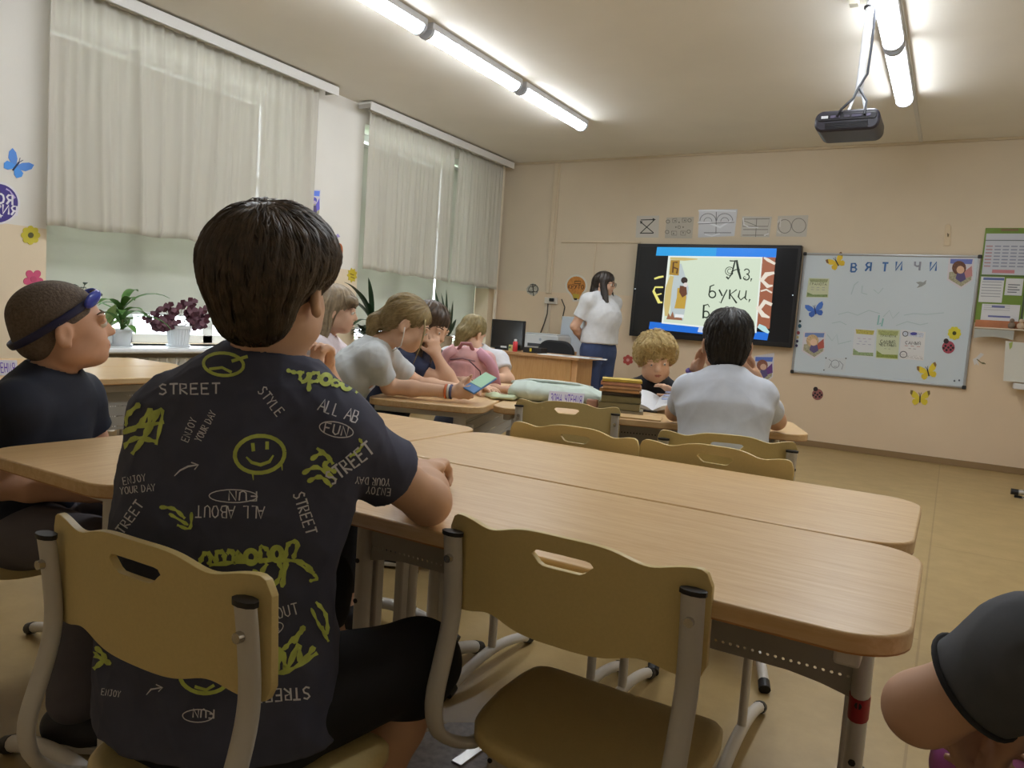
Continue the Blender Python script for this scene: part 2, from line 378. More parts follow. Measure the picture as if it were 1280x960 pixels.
SKIN = {}
def skin(h): return M(h, .55, var=.05, scale=14, sss=.0, spec=.35)
class Person:
    def __init__(s, label, base, vox=.006, cat='person', skinhex='e0b090', group=None):
        s.vox = vox; s.root = thing('person', label, cat, base, 0, group); s.body = []; s.shirt = []; s.pants = []; s.skin = skinhex
        s.headf = None; s.extra = []
    def B(s, sh, k=.02, op='add'): s.body.append((sh, k, op))
    # -- trunk: list of (centre, half-width, half-depth); side = towards the person's right
    def trunk(s, secs, side, k=.05, shirt=True, infl=.012, sk=.045, lower=0):
        s.side = nrm(side)
        for (a, wa, da), (b, wb, db) in zip(secs[:-1], secs[1:]):
            s.B(econe(a, b, wa, wb, da, db, side), k)
            if shirt: s.shirt.append((econe(a, b, wa+infl, wb+infl, da+infl, db+infl, side), sk, 'add'))
    def arm(s, sh, el, wr, r=(.042, .036, .036, .023), sleeve=.55, sr=.02, k=.03, sk=.022):
        sh, el, wr = [np.asarray(q, float) for q in (sh, el, wr)]
        s.B(rcone(sh, el, r[0], r[1]), k); m = el+.35*(wr-el)
        s.B(rcone(el, m, r[1]*.98, r[2]), .02); s.B(rcone(m, wr, r[2], r[3]), .02)
        if sleeve:
            e = sh+sleeve*(el-sh); ra = r[0]+sr*.8; rb = r[0]+(r[1]-r[0])*sleeve+sr
            s.shirt.append((rcone(sh, e, ra, rb), sk, 'add')); s.cuts = getattr(s, 'cuts', []); s.cuts.append((e, nrm(el-sh), rb))
    def hand(s, wr, d, palm, sc=1.0, curl=.5, thumb=1, spread=0.1, curls=None):
        """d: wrist-to-knuckles, palm: direction the palm faces, thumb: +1 thumb on the side d x palm, -1 opposite"""
        wr = np.asarray(wr, float); d = nrm(d); palm = nrm(np.asarray(palm, float)-d*np.dot(palm, d)); sd = np.cross(d, palm)*thumb
        P = lambda a, b, c: wr+sc*(a*d+b*sd+c*palm)
        s.B(econe(P(.004, 0, 0), P(.022, 0, 0), .024*sc, .030*sc, .016*sc, .0135*sc, sd), .015)
        s.B(econe(P(.022, 0, 0), P(.066, 0, 0), .031*sc, .036*sc, .0135*sc, .0115*sc, sd), .012)
        for i, (o, L) in enumerate(((.027, .062), (.009, .070), (-.009, .066), (-.026, .052))):
            p = P(.066-.003*abs(i-1.3), o, 0); cu_ = curls[i] if curls else curl
            dirv = nrm(d+sd*spread*(1.5-i)*.5); ang = 0; rr = .0082
            for j, fr in enumerate((.44, .32, .24)):
                ang += cu_*(.75, 1.15, .8)[j]
                v = dirv*math.cos(ang)+palm*math.sin(ang); q = p+sc*L*fr*v
                s.B(rcone(p, q, rr*sc, (rr-.0009)*sc), .004); p = q; rr -= .0009
        p = P(.018, .026, .006); v = nrm(d*.62+sd*.62+palm*.45); q = p+.034*sc*v; s.B(rcone(p, q, .0125*sc, .0095*sc), .010)
        v2 = nrm(v*.8+d*.35+palm*.45*max(.3, curl)); s.B(rcone(q, q+.028*sc*v2, .0092*sc, .0075*sc), .004)
    def leg(s, hip, kn, an, r=(.075, .052, .05, .032), trouser=1.0, tr=.014, k=.03):
        hip, kn, an = [np.asarray(q, float) for q in (hip, kn, an)]
        s.B(rcone(hip, kn, r[0], r[1]), k); m = kn+.3*(an-kn); s.B(rcone(kn, m, r[1]*.95, r[2]), .02); s.B(rcone(m, an, r[2], r[3]), .02)
        s.pants.append((rcone(hip, kn, r[0]+tr, r[1]+tr), .03, 'add'))
        if trouser > 1:
            t = trouser-1; e = kn+t*(an-kn); s.pants.append((rcone(kn, e, r[1]+tr, r[2]+tr), .03, 'add'))
    def foot(s, an, d, h='2b2b30', L=.2):
        an = np.asarray(an, float); d = nrm([d[0], d[1], 0]); z0 = max(.0, an[2]-.075)
        a = an*V(1, 1, 0)-d*.035+V(0, 0, z0+.034); b = a+d*(L-.07)
        pr = [(econe(a+V(0, 0, .006), a+d*.5*(L-.07), .034, .038, .036, .034, np.cross(d, V(0, 0, 1))), .02, 'add'), (econe(a+d*.5*(L-.07), b, .038, .036, .032, .024, np.cross(d, V(0, 0, 1))), .02, 'add'),
              (rcone(a+V(0, 0, .02), an+V(0, 0, .0), .036, .036), .02, 'add'), (half(V(0, 0, z0), V(0, 0, -1)), .004, 'int')]
        sh = organic('shoe', pr, max(s.vox, .005), M(h, .6, bump=.1, scale=60), s.root)
        mb = MB(); sdv = np.cross(d, V(0, 0, 1)); mid = a+d*(L-.07)/2
        M4 = Matrix(((sdv[0], d[0], 0, mid[0]), (sdv[1], d[1], 0, mid[1]), (0, 0, 1, z0+.001), (0, 0, 0, 1)))
        mb.prism(rrect(.078, L+.004, .037), 0, .016, M4); o = mb.build('sole', M('c8c4bc', .7), sh, world=True, bev=.003)
        s.B(rcone(an, a+V(0, 0, .01), .030, .024), .02); s.B(rcone(a+V(0, 0, .008), b, .024, .02), .02)
    def head(s, c, fwd, up=(0, 0, 1), sc=1.0, neck=None, ears=True, smile=0, lid=0.0, eyehex='4a3626', browhex='4a3a28', iris=True, mouthhex='bb7868', neckr=.040):
        c = np.asarray(c, float); f = nrm(fwd); r = nrm(np.cross(f, np.asarray(up, float))); u = np.cross(r, f)
        R = np.stack([r, f, u], 1); s.hc, s.hR, s.hs = c, R, sc
        L = s.L = lambda x, y, z: c+sc*(R@V(x, y, z))
        E = lambda x, y, z, a, b, d, k, op='add': s.B(ell(L(x, y, z), V(a, b, d)*sc, R), k*sc, op)
        K = lambda p, q, a, b, k: s.B(rcone(L(*p), L(*q), a*sc, b*sc), k*sc)
        E(0, -.014, .030, .070, .088, .074, .02); E(0, .022, -.018, .054, .064, .074, .03); E(0, .056, -.078, .020, .022, .017, .028)
        E(0, .02, -.058, .044, .05, .028, .03)
        for x in (-1, 1):
            E(x*.031, .055, -.030, .021, .021, .023, .022); E(x*.046, .012, -.060, .013, .03, .018, .03)
            E(x*.0295, .0935, .002, .015, .012, .0105, .012, 'sub')
            E(x*.0285, .078, .019, .020, .012, .0055, .012)
            if ears:
                Re = R@np.array(Euler((math.radians(-8), 0, math.radians(x*18))).to_matrix())
                s.B(ell(L(x*.073, -.006, -.008), V(.0085, .019, .029)*sc, Re), .008*sc); s.B(ell(L(x*.081, -.001, -.004), V(.0055, .0105, .017)*sc, Re), .004*sc, 'sub')
                E(x*.0735, -.002, -.031, .0065, .009, .009, .006)
        K((0, .082, .006), (0, .098, -.024), .0065, .0095, .010)
        for x in (-1, 1): K((x*.006, .092, -.027), (x*.0095, .084, -.027), .0065, .006, .005)
        E(0, .080, -.0475, .020, .011, .005, .008); E(0, .079, -.0570, .016, .011, .0055, .008); E(0, .0925, -.052, .021, .008, .0016, .003, 'sub')
        if neck is not None: s.B(rcone(L(0, -.022, -.055), neck, neckr*sc, (neckr+.004)*sc), .025)
        wh = M('e8e2da', .25)
        for x in (-1, 1):
            mb = MB(); mb.ball(L(x*.0295, .0775, .0025), .0118*sc, 14, 10)
            eo = mb.build('eye', wh, s.root, world=True, smooth=180)
            if iris:
                mb = MB(); t = nrm(R@V(x*.05, 1, -.25*lid)); mb.ball(L(x*.0295, .0775, .0025)+t*.0068*sc, .0058*sc, 10, 8); mb.build('iris', M(eyehex, .15), eo, world=True, smooth=180)
            # upper lid
            s.B(ell(L(x*.0295, .0775, .0065-.004*lid), V(.0145, .0128, .0095+.002*lid)*sc, R), .003*sc)
            if lid < .8: s.B(ell(L(x*.0295, .091, .0005), V(.0105, .012, .0048*(1-lid))*sc, R), .002*sc, 'sub')
        for x in (-1, 1):
            mb = MB(); mb.tube([L(x*(.014+.010*i), .0895-.0035*i-.001*i*i, .0235+.003*math.sin(i*1.0)) for i in range(4)], [.0022*sc, .003*sc, .0026*sc, .0012*sc], 6)
            mb.build('eyebrow', M(browhex, .8), s.root, world=True, smooth=180)
        s.lips = (L(0, .0875, -.0525), R, V(.0165, .014, .0058)*sc, mouthhex)
    def finish_body(s):
        sm = skin(s.skin); vs, fs = field_mesh(s.body, s.vox); me = np_mesh('body', vs, fs)
        bm = bmesh.new(); bm.from_mesh(me); bmesh.ops.smooth_vert(bm, verts=bm.verts, factor=.4, use_axis_x=True, use_axis_y=True, use_axis_z=True); bm.to_mesh(me); bm.free()
        mats = [sm]
        if s.headf is not None or hasattr(s, 'lips'):
            c, R, r, h = s.lips; mats.append(M(h, .45))
            fc = vs[fs].mean(1); q = ((fc-c)@R)/r; me.polygons.foreach_set('material_index', ((q*q).sum(1) < 1).astype(np.int32))
        return finish('body', me, mats, s.root, world=True, smooth=180)
    def finish_shirt(s, mat, hem=None, neck=None, name='t_shirt', disp=.003, seed=1, extra=(), freq=1.0, vox=None):
        pr = list(s.shirt)
        for e, n, rb in getattr(s, 'cuts', []):
            # trim the sleeve end square
            f0, lo, hi = half(e+n*.0, n); pr.append(((lambda p, e=e, n=n, rb=rb: np.maximum(-((p-e)@n), np.linalg.norm(p-e-n*.03, axis=-1)-(rb+.03)), e-(rb+.05), e+(rb+.05)), .004, 'sub'))
        if hem is not None: pr.append((half(*hem), .006, 'int'))
        if neck is not None: pr.append((neck, .006, 'sub'))
        pr += list(extra)
        return organic(name, pr, vox or s.vox, mat, s.root, disp=disp, dseed=seed, dfreq=freq)
    def finish_pants(s, mat, extra=(), name='trousers', disp=.002, seed=3):
        return organic(name, s.pants+list(extra), s.vox, mat, s.root, disp=disp, dseed=seed)
    def hair(s, prims, mat, ridges=.0015, locks=None, vox=None, name='hair', seed=5, crown=(0, -.05, .105), freq=60):
        L, R, sc, c = s.L, s.hR, s.hs, s.hc; pr = []
        for p in prims:
            if p[0] == 'e': pr.append((ell(L(*p[1]), V(*p[2])*sc, R), (p[3] if len(p) > 3 else .02)*sc, 'add'))
            elif p[0] == 'c': pr.append((rcone(L(*p[1]), L(*p[2]), p[3]*sc, p[4]*sc), (p[5] if len(p) > 5 else .02)*sc, 'add'))
            elif p[0] == 'w': pr.append((rcone(p[1], p[2], p[3], p[4]), (p[5] if len(p) > 5 else .02), 'add'))
            elif p[0] == 'se': pr.append((ell(L(*p[1]), V(*p[2])*sc, R), (p[3] if len(p) > 3 else .006)*sc, 'sub'))
            elif p[0] == 'h': pr.append((half(L(*p[1]), R@V(*p[2])), .006*sc, 'int'))
        cr_ = V(*crown)
        def rid(q):
            l = (q-c)@R/sc; d = l-cr_; a = np.arctan2(d[:, 0], d[:, 1]); z = np.linalg.norm(d, axis=1)
            return ridges*sc*(np.sin(a*freq*.35+3*np.sin(z*30))+.6*np.sin(a*freq*.8+5*np.sin(z*22+1)))
        o = organic(name, pr, vox or s.vox*.8, mat, s.root, dfn=rid if ridges else None)
        if locks: s.locks(o, mat, seed=seed, crown=crown, **locks)
        return o
    def locks(s, o, mat, n=400, length=.07, width=.004, crown=(0, -.05, .105), seed=5, lift=.002, down=.5, zmin=-9, name='hair_strands', curl=0, wl=.03):
        me = o.data; mw = s.root.matrix_basis; c = vcos(me)+np.array(mw.translation); tr = BVHTree.FromPolygons([Vector(p) for p in c], [tuple(p.vertices) for p in me.polygons])
        r = np.random.default_rng(seed); L, R, sc = s.L, s.hR, s.hs; crw = L(*crown); upv = R[:, 2]; mb = MB()
        pick = r.integers(0, len(c), n)
        for i in pick:
            p = c[i].astype(float)
            if ((p-s.hc)@R)[2]/sc < zmin: continue
            ln = length*sc*r.uniform(.6, 1.2); ns = 8; pts = []; nor = []; jit = r.normal(0, .42, 3); ph = r.uniform(0, 6.3)
            for j in range(ns):
                loc, nn, _, _ = tr.find_nearest(Vector(p)); nn = np.array(nn); loc = np.array(loc)
                t = j/(ns-1); off = lift*sc*(.4+1.2*math.sin(t*2.2))
                side = np.cross(nn, upv); pts.append(loc+nn*off+(curl*math.sin(t*9+ph)*side if curl else 0)); nor.append(nn)
                d = (loc-crw); d = d/(np.linalg.norm(d)+1e-6)-down*upv+jit*.35; d = d-nn*np.dot(d, nn); d /= np.linalg.norm(d)+1e-6; p = loc+d*ln/ns
            w = width*sc*r.uniform(.6, 1.3)
            vs = []; fs = []
            for j in range(ns):
                tg = nrm(pts[min(j+1, ns-1)]-pts[max(j-1, 0)]+1e-9); sd = nrm(np.cross(tg, nor[j])); t = j/(ns-1); ww = w*(math.sin(math.pi*(.12+.86*t)))**.7*.5
                vs += [pts[j]-sd*ww, pts[j]+nor[j]*ww*.8, pts[j]+sd*ww]
            for j in range(ns-1):
                a = 3*j; fs += [(a, a+1, a+4, a+3), (a+1, a+2, a+5, a+4)]
            mb.add(vs, fs)
        h = mb.build(name, mat, o, world=True, smooth=180)
        return h
def neck_hole(a, b, r0, r1): return rcone(a, b, r0, r1)
# ================================================================== ROOM
D, XL, XR, YB, H = 8.12, -5.05, 1.35, -1.6, 3.0
WIN = ((2.66, 4.86), (5.56, 7.95)); WZ0, WZ1 = .70, 2.84
def wallmat(name, hu, hl, z0=1.44):
    m = bpy.data.materials.new(name); m.use_nodes = True; nt = m.node_tree; L = nt.links; b = nt.nodes['Principled BSDF']
    tc = nt.nodes.new('ShaderNodeTexCoord'); sp = nt.nodes.new('ShaderNodeSeparateXYZ'); L.new(tc.outputs['Object'], sp.inputs[0])
    gt = nt.nodes.new('ShaderNodeMath'); gt.operation = 'GREATER_THAN'; L.new(sp.outputs[2], gt.inputs[0]); gt.inputs[1].default_value = z0
    mx = nt.nodes.new('ShaderNodeMix'); mx.data_type = 'RGBA'; L.new(gt.outputs[0], mx.inputs[0])
    mx.inputs[6].default_value = (*lin(hl), 1); mx.inputs[7].default_value = (*lin(hu), 1)
    nz = nt.nodes.new('ShaderNodeTexNoise'); nz.inputs['Scale'].default_value = 2.2; nz.inputs['Detail'].default_value = 6; L.new(tc.outputs['Object'], nz.inputs['Vector'])
    m2 = nt.nodes.new('ShaderNodeMix'); m2.data_type = 'RGBA'; m2.blend_type = 'MULTIPLY'; m2.inputs[0].default_value = .12
    L.new(mx.outputs[2], m2.inputs[6]); L.new(nz.outputs['Fac'], m2.inputs[7]); L.new(m2.outputs[2], b.inputs['Base Color']); b.inputs['Roughness'].default_value = .75
    bp = nt.nodes.new('ShaderNodeBump'); n2 = nt.nodes.new('ShaderNodeTexNoise'); n2.inputs['Scale'].default_value = 90; L.new(tc.outputs['Object'], n2.inputs['Vector'])
    bp.inputs['Strength'].default_value = .08; bp.inputs['Distance'].default_value = .004; L.new(n2.outputs['Fac'], bp.inputs['Height']); L.new(bp.outputs[0], b.inputs['Normal'])
    return m
def struct(name, mb, mat, **k): return tag(mb.build(name, mat, **k), kind='structure')
# floor: tan linoleum with welded seams
fm = bpy.data.materials.new('linoleum'); fm.use_nodes = True
def _floor():
    nt = fm.node_tree; L = nt.links; b = nt.nodes['Principled BSDF']; tc = nt.nodes.new('ShaderNodeTexCoord')
    nz = nt.nodes.new('ShaderNodeTexNoise'); nz.inputs['Scale'].default_value = 5; nz.inputs['Detail'].default_value = 9; nz.inputs['Roughness'].default_value = .7; L.new(tc.outputs['Object'], nz.inputs['Vector'])
    rp = nt.nodes.new('ShaderNodeValToRGB'); rp.color_ramp.elements[0].position = .3; rp.color_ramp.elements[1].position = .72
    rp.color_ramp.elements[0].color = (*lin('a0885a'), 1); rp.color_ramp.elements[1].color = (*lin('b39a6a'), 1); L.new(nz.outputs['Fac'], rp.inputs[0])
    br = nt.nodes.new('ShaderNodeTexBrick'); mp = nt.nodes.new('ShaderNodeMapping'); mp.inputs['Rotation'].default_value = (0, 0, math.radians(90)); L.new(tc.outputs['Object'], mp.inputs[0]); L.new(mp.outputs[0], br.inputs['Vector'])
    br.inputs['Scale'].default_value = 1; br.inputs['Brick Width'].default_value = 3.1; br.inputs['Row Height'].default_value = 1.5; br.inputs['Mortar Size'].default_value = .004
    br.inputs['Color1'].default_value = (1, 1, 1, 1); br.inputs['Color2'].default_value = (.93, .93, .93, 1); br.inputs['Mortar'].default_value = (.75, .72, .68, 1)
    m2 = nt.nodes.new('ShaderNodeMix'); m2.data_type = 'RGBA'; m2.blend_type = 'MULTIPLY'; m2.inputs[0].default_value = 1
    L.new(rp.outputs[0], m2.inputs[6]); L.new(br.outputs['Color'], m2.inputs[7]); L.new(m2.outputs[2], b.inputs['Base Color']); b.inputs['Roughness'].default_value = .42
_floor()
struct('floor', MB().box(((XL+XR)/2, (D+YB)/2, -.05), (XR-XL+.8, D-YB+.4, .1)), fm)
struct('ceiling', MB().box(((XL+XR)/2, (D+YB)/2, H+.05), (XR-XL+.8, D-YB+.4, .1)), M('e9e4da', .85, var=.03, scale=1.5))
PEACH, UP = 'e2d2ba', 'e6dfd2'
struct('wall_front', MB().box(((XL+XR)/2, D+.1, H/2), (XR-XL+.8, .2, H)), wallmat('wall_front_paint', 'ddceb6', 'e3cdb0'))
struct('wall_back', MB().box(((XL+XR)/2, YB-.1, H/2), (XR-XL+.8, .2, H)), wallmat('wall_back_paint', UP, PEACH))
struct('wall_right', MB().box((XR+.1, (D+YB)/2, H/2), (.2, D-YB, H)), wallmat('wall_right_paint', UP, PEACH))
mb = MB(); TH = .42; xc = XL-TH/2
mb.box((xc, (YB+WIN[0][0])/2, H/2), (TH, WIN[0][0]-YB, H)); mb.box((xc, (WIN[0][1]+WIN[1][0])/2, H/2), (TH, WIN[1][0]-WIN[0][1], H)); mb.box((xc, (WIN[1][1]+D)/2, H/2), (TH, D-WIN[1][1], H))
for a, b in WIN:
    mb.box((xc, (a+b)/2, WZ0/2), (TH, b-a, WZ0)); mb.box((xc, (a+b)/2, (WZ1+H)/2), (TH, b-a, H-WZ1))
struct('wall_left', mb, wallmat('wall_left_paint', 'ece9e2', 'ead9bd'))
struct('baseboard_front', MB().box(((XL+XR)/2, D-.008, .03), (XR-XL, .016, .06)), M('8d7350', .6), bev=.003)
struct('baseboard_left', MB().box((XL+.008, (D+YB)/2, .03), (.016, D-YB, .06)), M('8d7350', .6), bev=.003)
# windows, sills, radiators, outside
GL = glass_mat(); BL = translucent('blind_cloth', 'c2c1b8', .36); WF = M('eef0f0', .35)
for i, (a, b) in enumerate(WIN):
    w = thing('window_%d' % (i+1), None, None, (XL-.33, (a+b)/2, WZ0)); w['kind'] = 'structure'
    mb = MB(); X = XL-.33
    for z in (WZ0+.035, WZ1-.035, 2.12): mb.box((X, (a+b)/2, z), (.07, b-a, .07))
    nm = 3
    for j in range(nm+1): mb.box((X, a+.035+(b-a-.07)*j/nm, (WZ0+WZ1)/2), (.07, .07 if j in (0, nm) else .1, WZ1-WZ0))
    mb.build('window_frame', WF, w, world=True, bev=.006)
    MB().box((X-.005, (a+b)/2, (WZ0+WZ1)/2), (.008, b-a-.1, WZ1-WZ0-.1)).build('glazing', GL, w, world=True)
    for j in range(nm):
        mb = MB(); y = a+(b-a)*(j+.82)/nm; mb.box((X+.045, y, 1.25), (.02, .03, .05)); mb.box((X+.06, y, 1.29), (.018, .02, .13))
        mb.build('window_handle', WF, w, world=True, bev=.004)
    s_ = tag(MB().box(((XL-.23+XL+.26)/2, (a+b)/2, WZ0-.018), (.49, b-a-.004 if i else b-a+.0, .036)).build('trim_%d' % (i+1), M('e9edf0', .25), bev=.012), kind='structure')
    # roller blinds over the glass, stopping short of the sill and of the lintel
    for (y0, y1, z0, z1, lab) in (((a, 4.475, .93, 2.70, 'wide pale grey roller blind behind the wide single curtain'), (4.495, b, .93, 2.80, 'narrow pale grey roller blind at the end of the wide curtain')) if i == 0 else
                                  ((a, 7.075, .88, 2.70, 'pale grey roller blind behind the wider curtain of the pair'), (7.10, b, .84, 2.80, 'pale grey roller blind behind the narrower curtain of the pair'))):
        t = thing('roller_blind', lab, 'blind', (XL-.2, (y0+y1)/2, z1), 0, 'roller blinds in the windows')
        MB().box((XL-.2, (y0+y1)/2, (z0+z1)/2), (.003, y1-y0-.01, z1-z0)).build('blind_cloth', BL, t, world=True)
        MB().tube([(XL-.2, y0+.01, z0), (XL-.2, y1-.01, z0)], .011, 10).build('bottom_bar', M('d8dad6', .4), t, world=True, smooth=60)
        MB().tube([(XL-.2, y0+.01, z1), (XL-.2, y1-.01, z1)], .016, 12).build('roller_tube', M('d8dad6', .4), t, world=True, smooth=60)
    # radiator
    t = thing('radiator', 'white ribbed radiator under the sill '+('with the red-leaved plant' if i == 0 else 'of the window by the corner'), 'radiator', (XL+.11, (a+b)/2, .1), 0, 'radiators under the windows')
    mb = MB(); n = 22
    for j in range(n): mb.tube([(XL+.10, a+.3+j*.078, .12), (XL+.10, a+.3+j*.078, .62)], .034, 8, flat=1.5, up=(0, 1, 0))
    mb.build('rib', M('eeeeea', .35), t, world=True, smooth=60)
    for z in (.14, .60): MB().tube([(XL+.10, a+.2, z), (XL+.10, a+.3+n*.078, z)], .02, 8).build('header_pipe', M('eeeeea', .35), t, world=True)
    for y in (a+.35, b-.45):
        for z in (.2, .5): MB().box((XL+.03, y, z), (.056, .03, .03)).build('wall_bracket', M('d8d8d4', .4), t, world=True)
# riser pipe in the corner
t = tag(MB().tube([(XL+.06, D-.1, 0), (XL+.06, D-.1, H)], .022, 12).build('riser_pipe', M('e3d6c2', .4)), 'cream heating pipe running up the corner beside the window', 'pipe')
# garden beyond the glass
g = tag(MB().box((XL-12, 4, -.9), (22, 44, .1)).build('ground_outside', M('a4aa9a', .9, var=.2, scale=3)), kind='structure')
for k, (x, y, r) in enumerate(((-7.6, 2.9, .8), (-8.6, 5.0, .9), (-7.6, 6.9, .75), (-8.8, 9.0, .95), (-8.2, 11.3, .9))):
    nv = []; fs = []; mb = MB(); rr = np.random.default_rng(k)
    for j in range(420):
        d_ = nrm(rr.normal(size=3)); p = V(x, y, -.2)+d_*r*(.75+.3*rr.random()); a1 = nrm(np.cross(d_, rr.normal(size=3))); a2 = np.cross(d_, a1)
        L_ = .16; mb.add([p-a1*L_, p+a2*L_*.5, p+a1*L_, p-a2*L_*.5], [(0, 1, 2, 3)])
    t = thing('bush', 'bright green bush outside the windows', 'bush', (x, y, -.85), 0, 'bushes outside the windows')
    mb.build('foliage', M('6fbf4a', .7, var=.3, scale=4), t, world=True, smooth=0); MB().tube([(x, y, -.86), (x, y, -.2)], .05, 8).build('stem', M('5a4630', .8), t, world=True)
# curtain rails and curtains
RM = M('e6e6e4', .35)
def rail(a, b, label):
    t = thing('curtain_rail', label, 'curtain rail', (XL+.12, (a+b)/2, 2.95), 0, 'curtain rails under the ceiling')
    mb = MB(); mb.box((XL+.13, (a+b)/2, 2.975), (.16, b-a, .02)); mb.box((XL+.205, (a+b)/2, 2.945), (.012, b-a, .075)); mb.build('cornice', RM, t, world=True, bev=.004)
    mb = MB(); mb.tube([(XL+.10, a+.02, 2.955), (XL+.10, b-.02, 2.955)], .008, 6); mb.build('track', RM, t, world=True)
    for y in (a+.006, b-.006): MB().box((XL+.13, y, 2.955), (.15, .01, .05)).build('end_cap', M('b9b5ae', .5), t, world=True)
rail(1.9, 4.98, 'white curtain rail above the wide single curtain'); rail(5.40, 8.02, 'white curtain rail above the pair of curtains by the corner')
CURT = translucent('curtain_voile', 'e8e4dc', .5, .22)
def curtain(a, b, zb, label, seed, nf, tilt=0, amp=.042, zt=2.93, group='white curtains at the windows', zb2=None):
    r = np.random.default_rng(seed); ny, nz = 220, 26; vs = []; fs = []
    ph = r.uniform(0, 6, 5); ks = nf*np.array([1, .63, 1.45, .31, 2.0])*2*math.pi
    t = thing('curtain', label, 'curtain', (XL+.10, (a+b)/2, zb), 0, group)
    for sgn in (0, 1):
        for i in range(ny+1):
            u = i/ny
            for j in range(nz+1):
                w = j/nz; zlo = zb+((zb2 or zb)-zb)*u+.006*math.sin(u*nf*3); z = zt+(zlo-zt)*w
                q = u+.012*math.sin(w*2.2+u*9)
                A = amp*(.45+.75*w); top = .012*math.sin(ks[2]*1.7*u+1)*(1-w)**2
                x = A*(.8*(1-abs(math.sin(.5*ks[0]*q+ph[0]+.6*math.sin(ks[3]*q))))**2.2+.34*math.sin(ks[1]*q+ph[1])+.30*(1-abs(math.sin(.5*ks[2]*q+ph[2])))**3-.2)+top
                vs.append((XL+.10+x+sgn*.0016, a+(b-a)*u, z))
    n1 = nz+1; N = (ny+1)*n1
    for i in range(ny):
        for j in range(nz):
            p = i*n1+j; fs.append((p, p+1, p+n1+1, p+n1)); q = p+N; fs.append((q, q+n1, q+n1+1, q+1))
    for i in range(ny):
        for j in (0, nz): p = i*n1+j; fs.append((p, p+n1, p+n1+N, p+N))
    for j in range(nz):
        for i in (0, ny): p = i*n1+j; fs.append((p, p+1, p+1+N, p+N))
    m = MB(); m.add(vs, fs); m.build('curtain_cloth', CURT, t, world=True, smooth=180)
    MB().box((XL+.10, (a+b)/2, zt+.004), (.014, b-a, .012)).build('heading_tape', M('e4e0d8', .8), t, world=True)
    return t
curtain(2.60, 4.84, 1.455, 'wide pale curtain at the window behind the boy in the patterned shirt', 3, 11, zb2=1.53)
curtain(5.50, 6.93, 1.46, 'wider of the two pale curtains at the window by the corner', 4, 8, amp=.032, zb2=1.45)
curtain(6.99, 7.96, 1.45, 'narrower pale curtain beside the corner pipe', 5, 6, amp=.032, zb2=1.44)
# cable trunking
TR = M('d9c8ae', .5)
mb = MB(); x0 = -4.30; mb.box((x0, D-.012, 2.2), (.05, .024, 1.55)); mb.box((x0+.036, D-.008, 2.2), (.022, .016, 1.55)); mb.build('cable_trunking', TR, bev=.003)
tag(bpy.data.objects['cable_trunking'], 'cream double cable trunking running up the front wall near the lightbulb sign', 'cable trunking')
mb = MB(); mb.box((-3.67, D-.0085, 2.045), (1.0, .016, .02)); o = mb.build('cable_trunking', TR, bev=.002); tag(o, 'thin cream cable channel running level along the wall to the display', 'cable trunking')
mb = MB(); mb.box((-3.72, D-.0075, 1.715), (.02, .014, .62)); o = mb.build('cable_trunking', TR, bev=.002); tag(o, 'thin cream cable channel dropping down the wall behind the standing person', 'cable trunking')
mb = MB(); mb.box((-.46, 6.4, H-.008), (.03, 3.3, .016)); o = mb.build('cable_trunking', M('d8d6d2', .5), bev=.002); tag(o, 'white cable channel on the ceiling between the projector pole and the front wall', 'cable trunking')
mb = MB(); mb.box(((XL+XR)/2, D-.012, H-.012), (XR-XL, .024, .024)); struct('trim_3', mb, M('c8b89c', .6), bev=.004)
# ------------------------------------------------------------------ ceiling lamps
LM = bpy.data.materials.new('lamp_diffuser'); LM.use_nodes = True
_b = LM.node_tree.nodes['Principled BSDF']; _b.inputs['Base Color'].default_value = (.9, .92, .95, 1); _b.inputs['Emission Color'].default_value = (.90, .95, 1, 1); _b.inputs['Emission Strength'].default_value = LAMP_POWER
def lamp(x, y0, y1, label, group):
    t = thing('ceiling_lamp', label, 'lamp', (x, (y0+y1)/2, H), 0, group); L_ = y1-y0; yc = (y0+y1)/2
    MB().box((x, yc, H-.022), (.13, L_-.005, .044)).build('housing', M('d6d8dc', .4), t, world=True, bev=.006)
    mb = MB(); prof = [(.055*math.cos(math.radians(a)), -.052*math.sin(math.radians(a))) for a in range(0, 181, 15)]
    n = len(prof); vs = [(x+p, y, H-.044+q) for y in (y0+.035, y1-.035) for p, q in prof]
    fs = [(i, i+1, n+i+1, n+i) for i in range(n-1)]+[tuple(range(n)), tuple(range(2*n-1, n-1, -1)), (0, n, 2*n-1, n-1)]
    mb.add(vs, fs); mb.build('diffuser', LM, t, world=True, smooth=60)
    for y in (y0+.018, y1-.018):
        MB().prism([(x+p*1.12, H-.044+q*1.12) for p, q in prof], y-.014, y+.014, Matrix(((1, 0, 0, 0), (0, 0, 1, 0), (0, 1, 0, 0), (0, 0, 0, 1)))).build('end_cap', M('c3c8d4', .4), t, world=True, bev=.002)
segs = ((1.63, 2.83), (2.87, 4.07), (4.12, 5.33), (5.39, 6.59))
nm = ('overhead near the back', 'cut by the picture edge', 'middle of the three shown', 'end one by the front wall')
for i, (a, b) in enumerate(segs): lamp(-3.255, a, b, 'fluorescent ceiling lamp of the window-side row, '+nm[i], 'ceiling lamps, window-side row')
nm2 = ('overhead near the back', 'second of four', 'third, beside the projector pole', 'end one by the front wall')
for i, (a, b) in enumerate(segs): lamp(-.52, a, b, 'fluorescent ceiling lamp of the projector-side row, '+nm2[i], 'ceiling lamps, projector-side row')
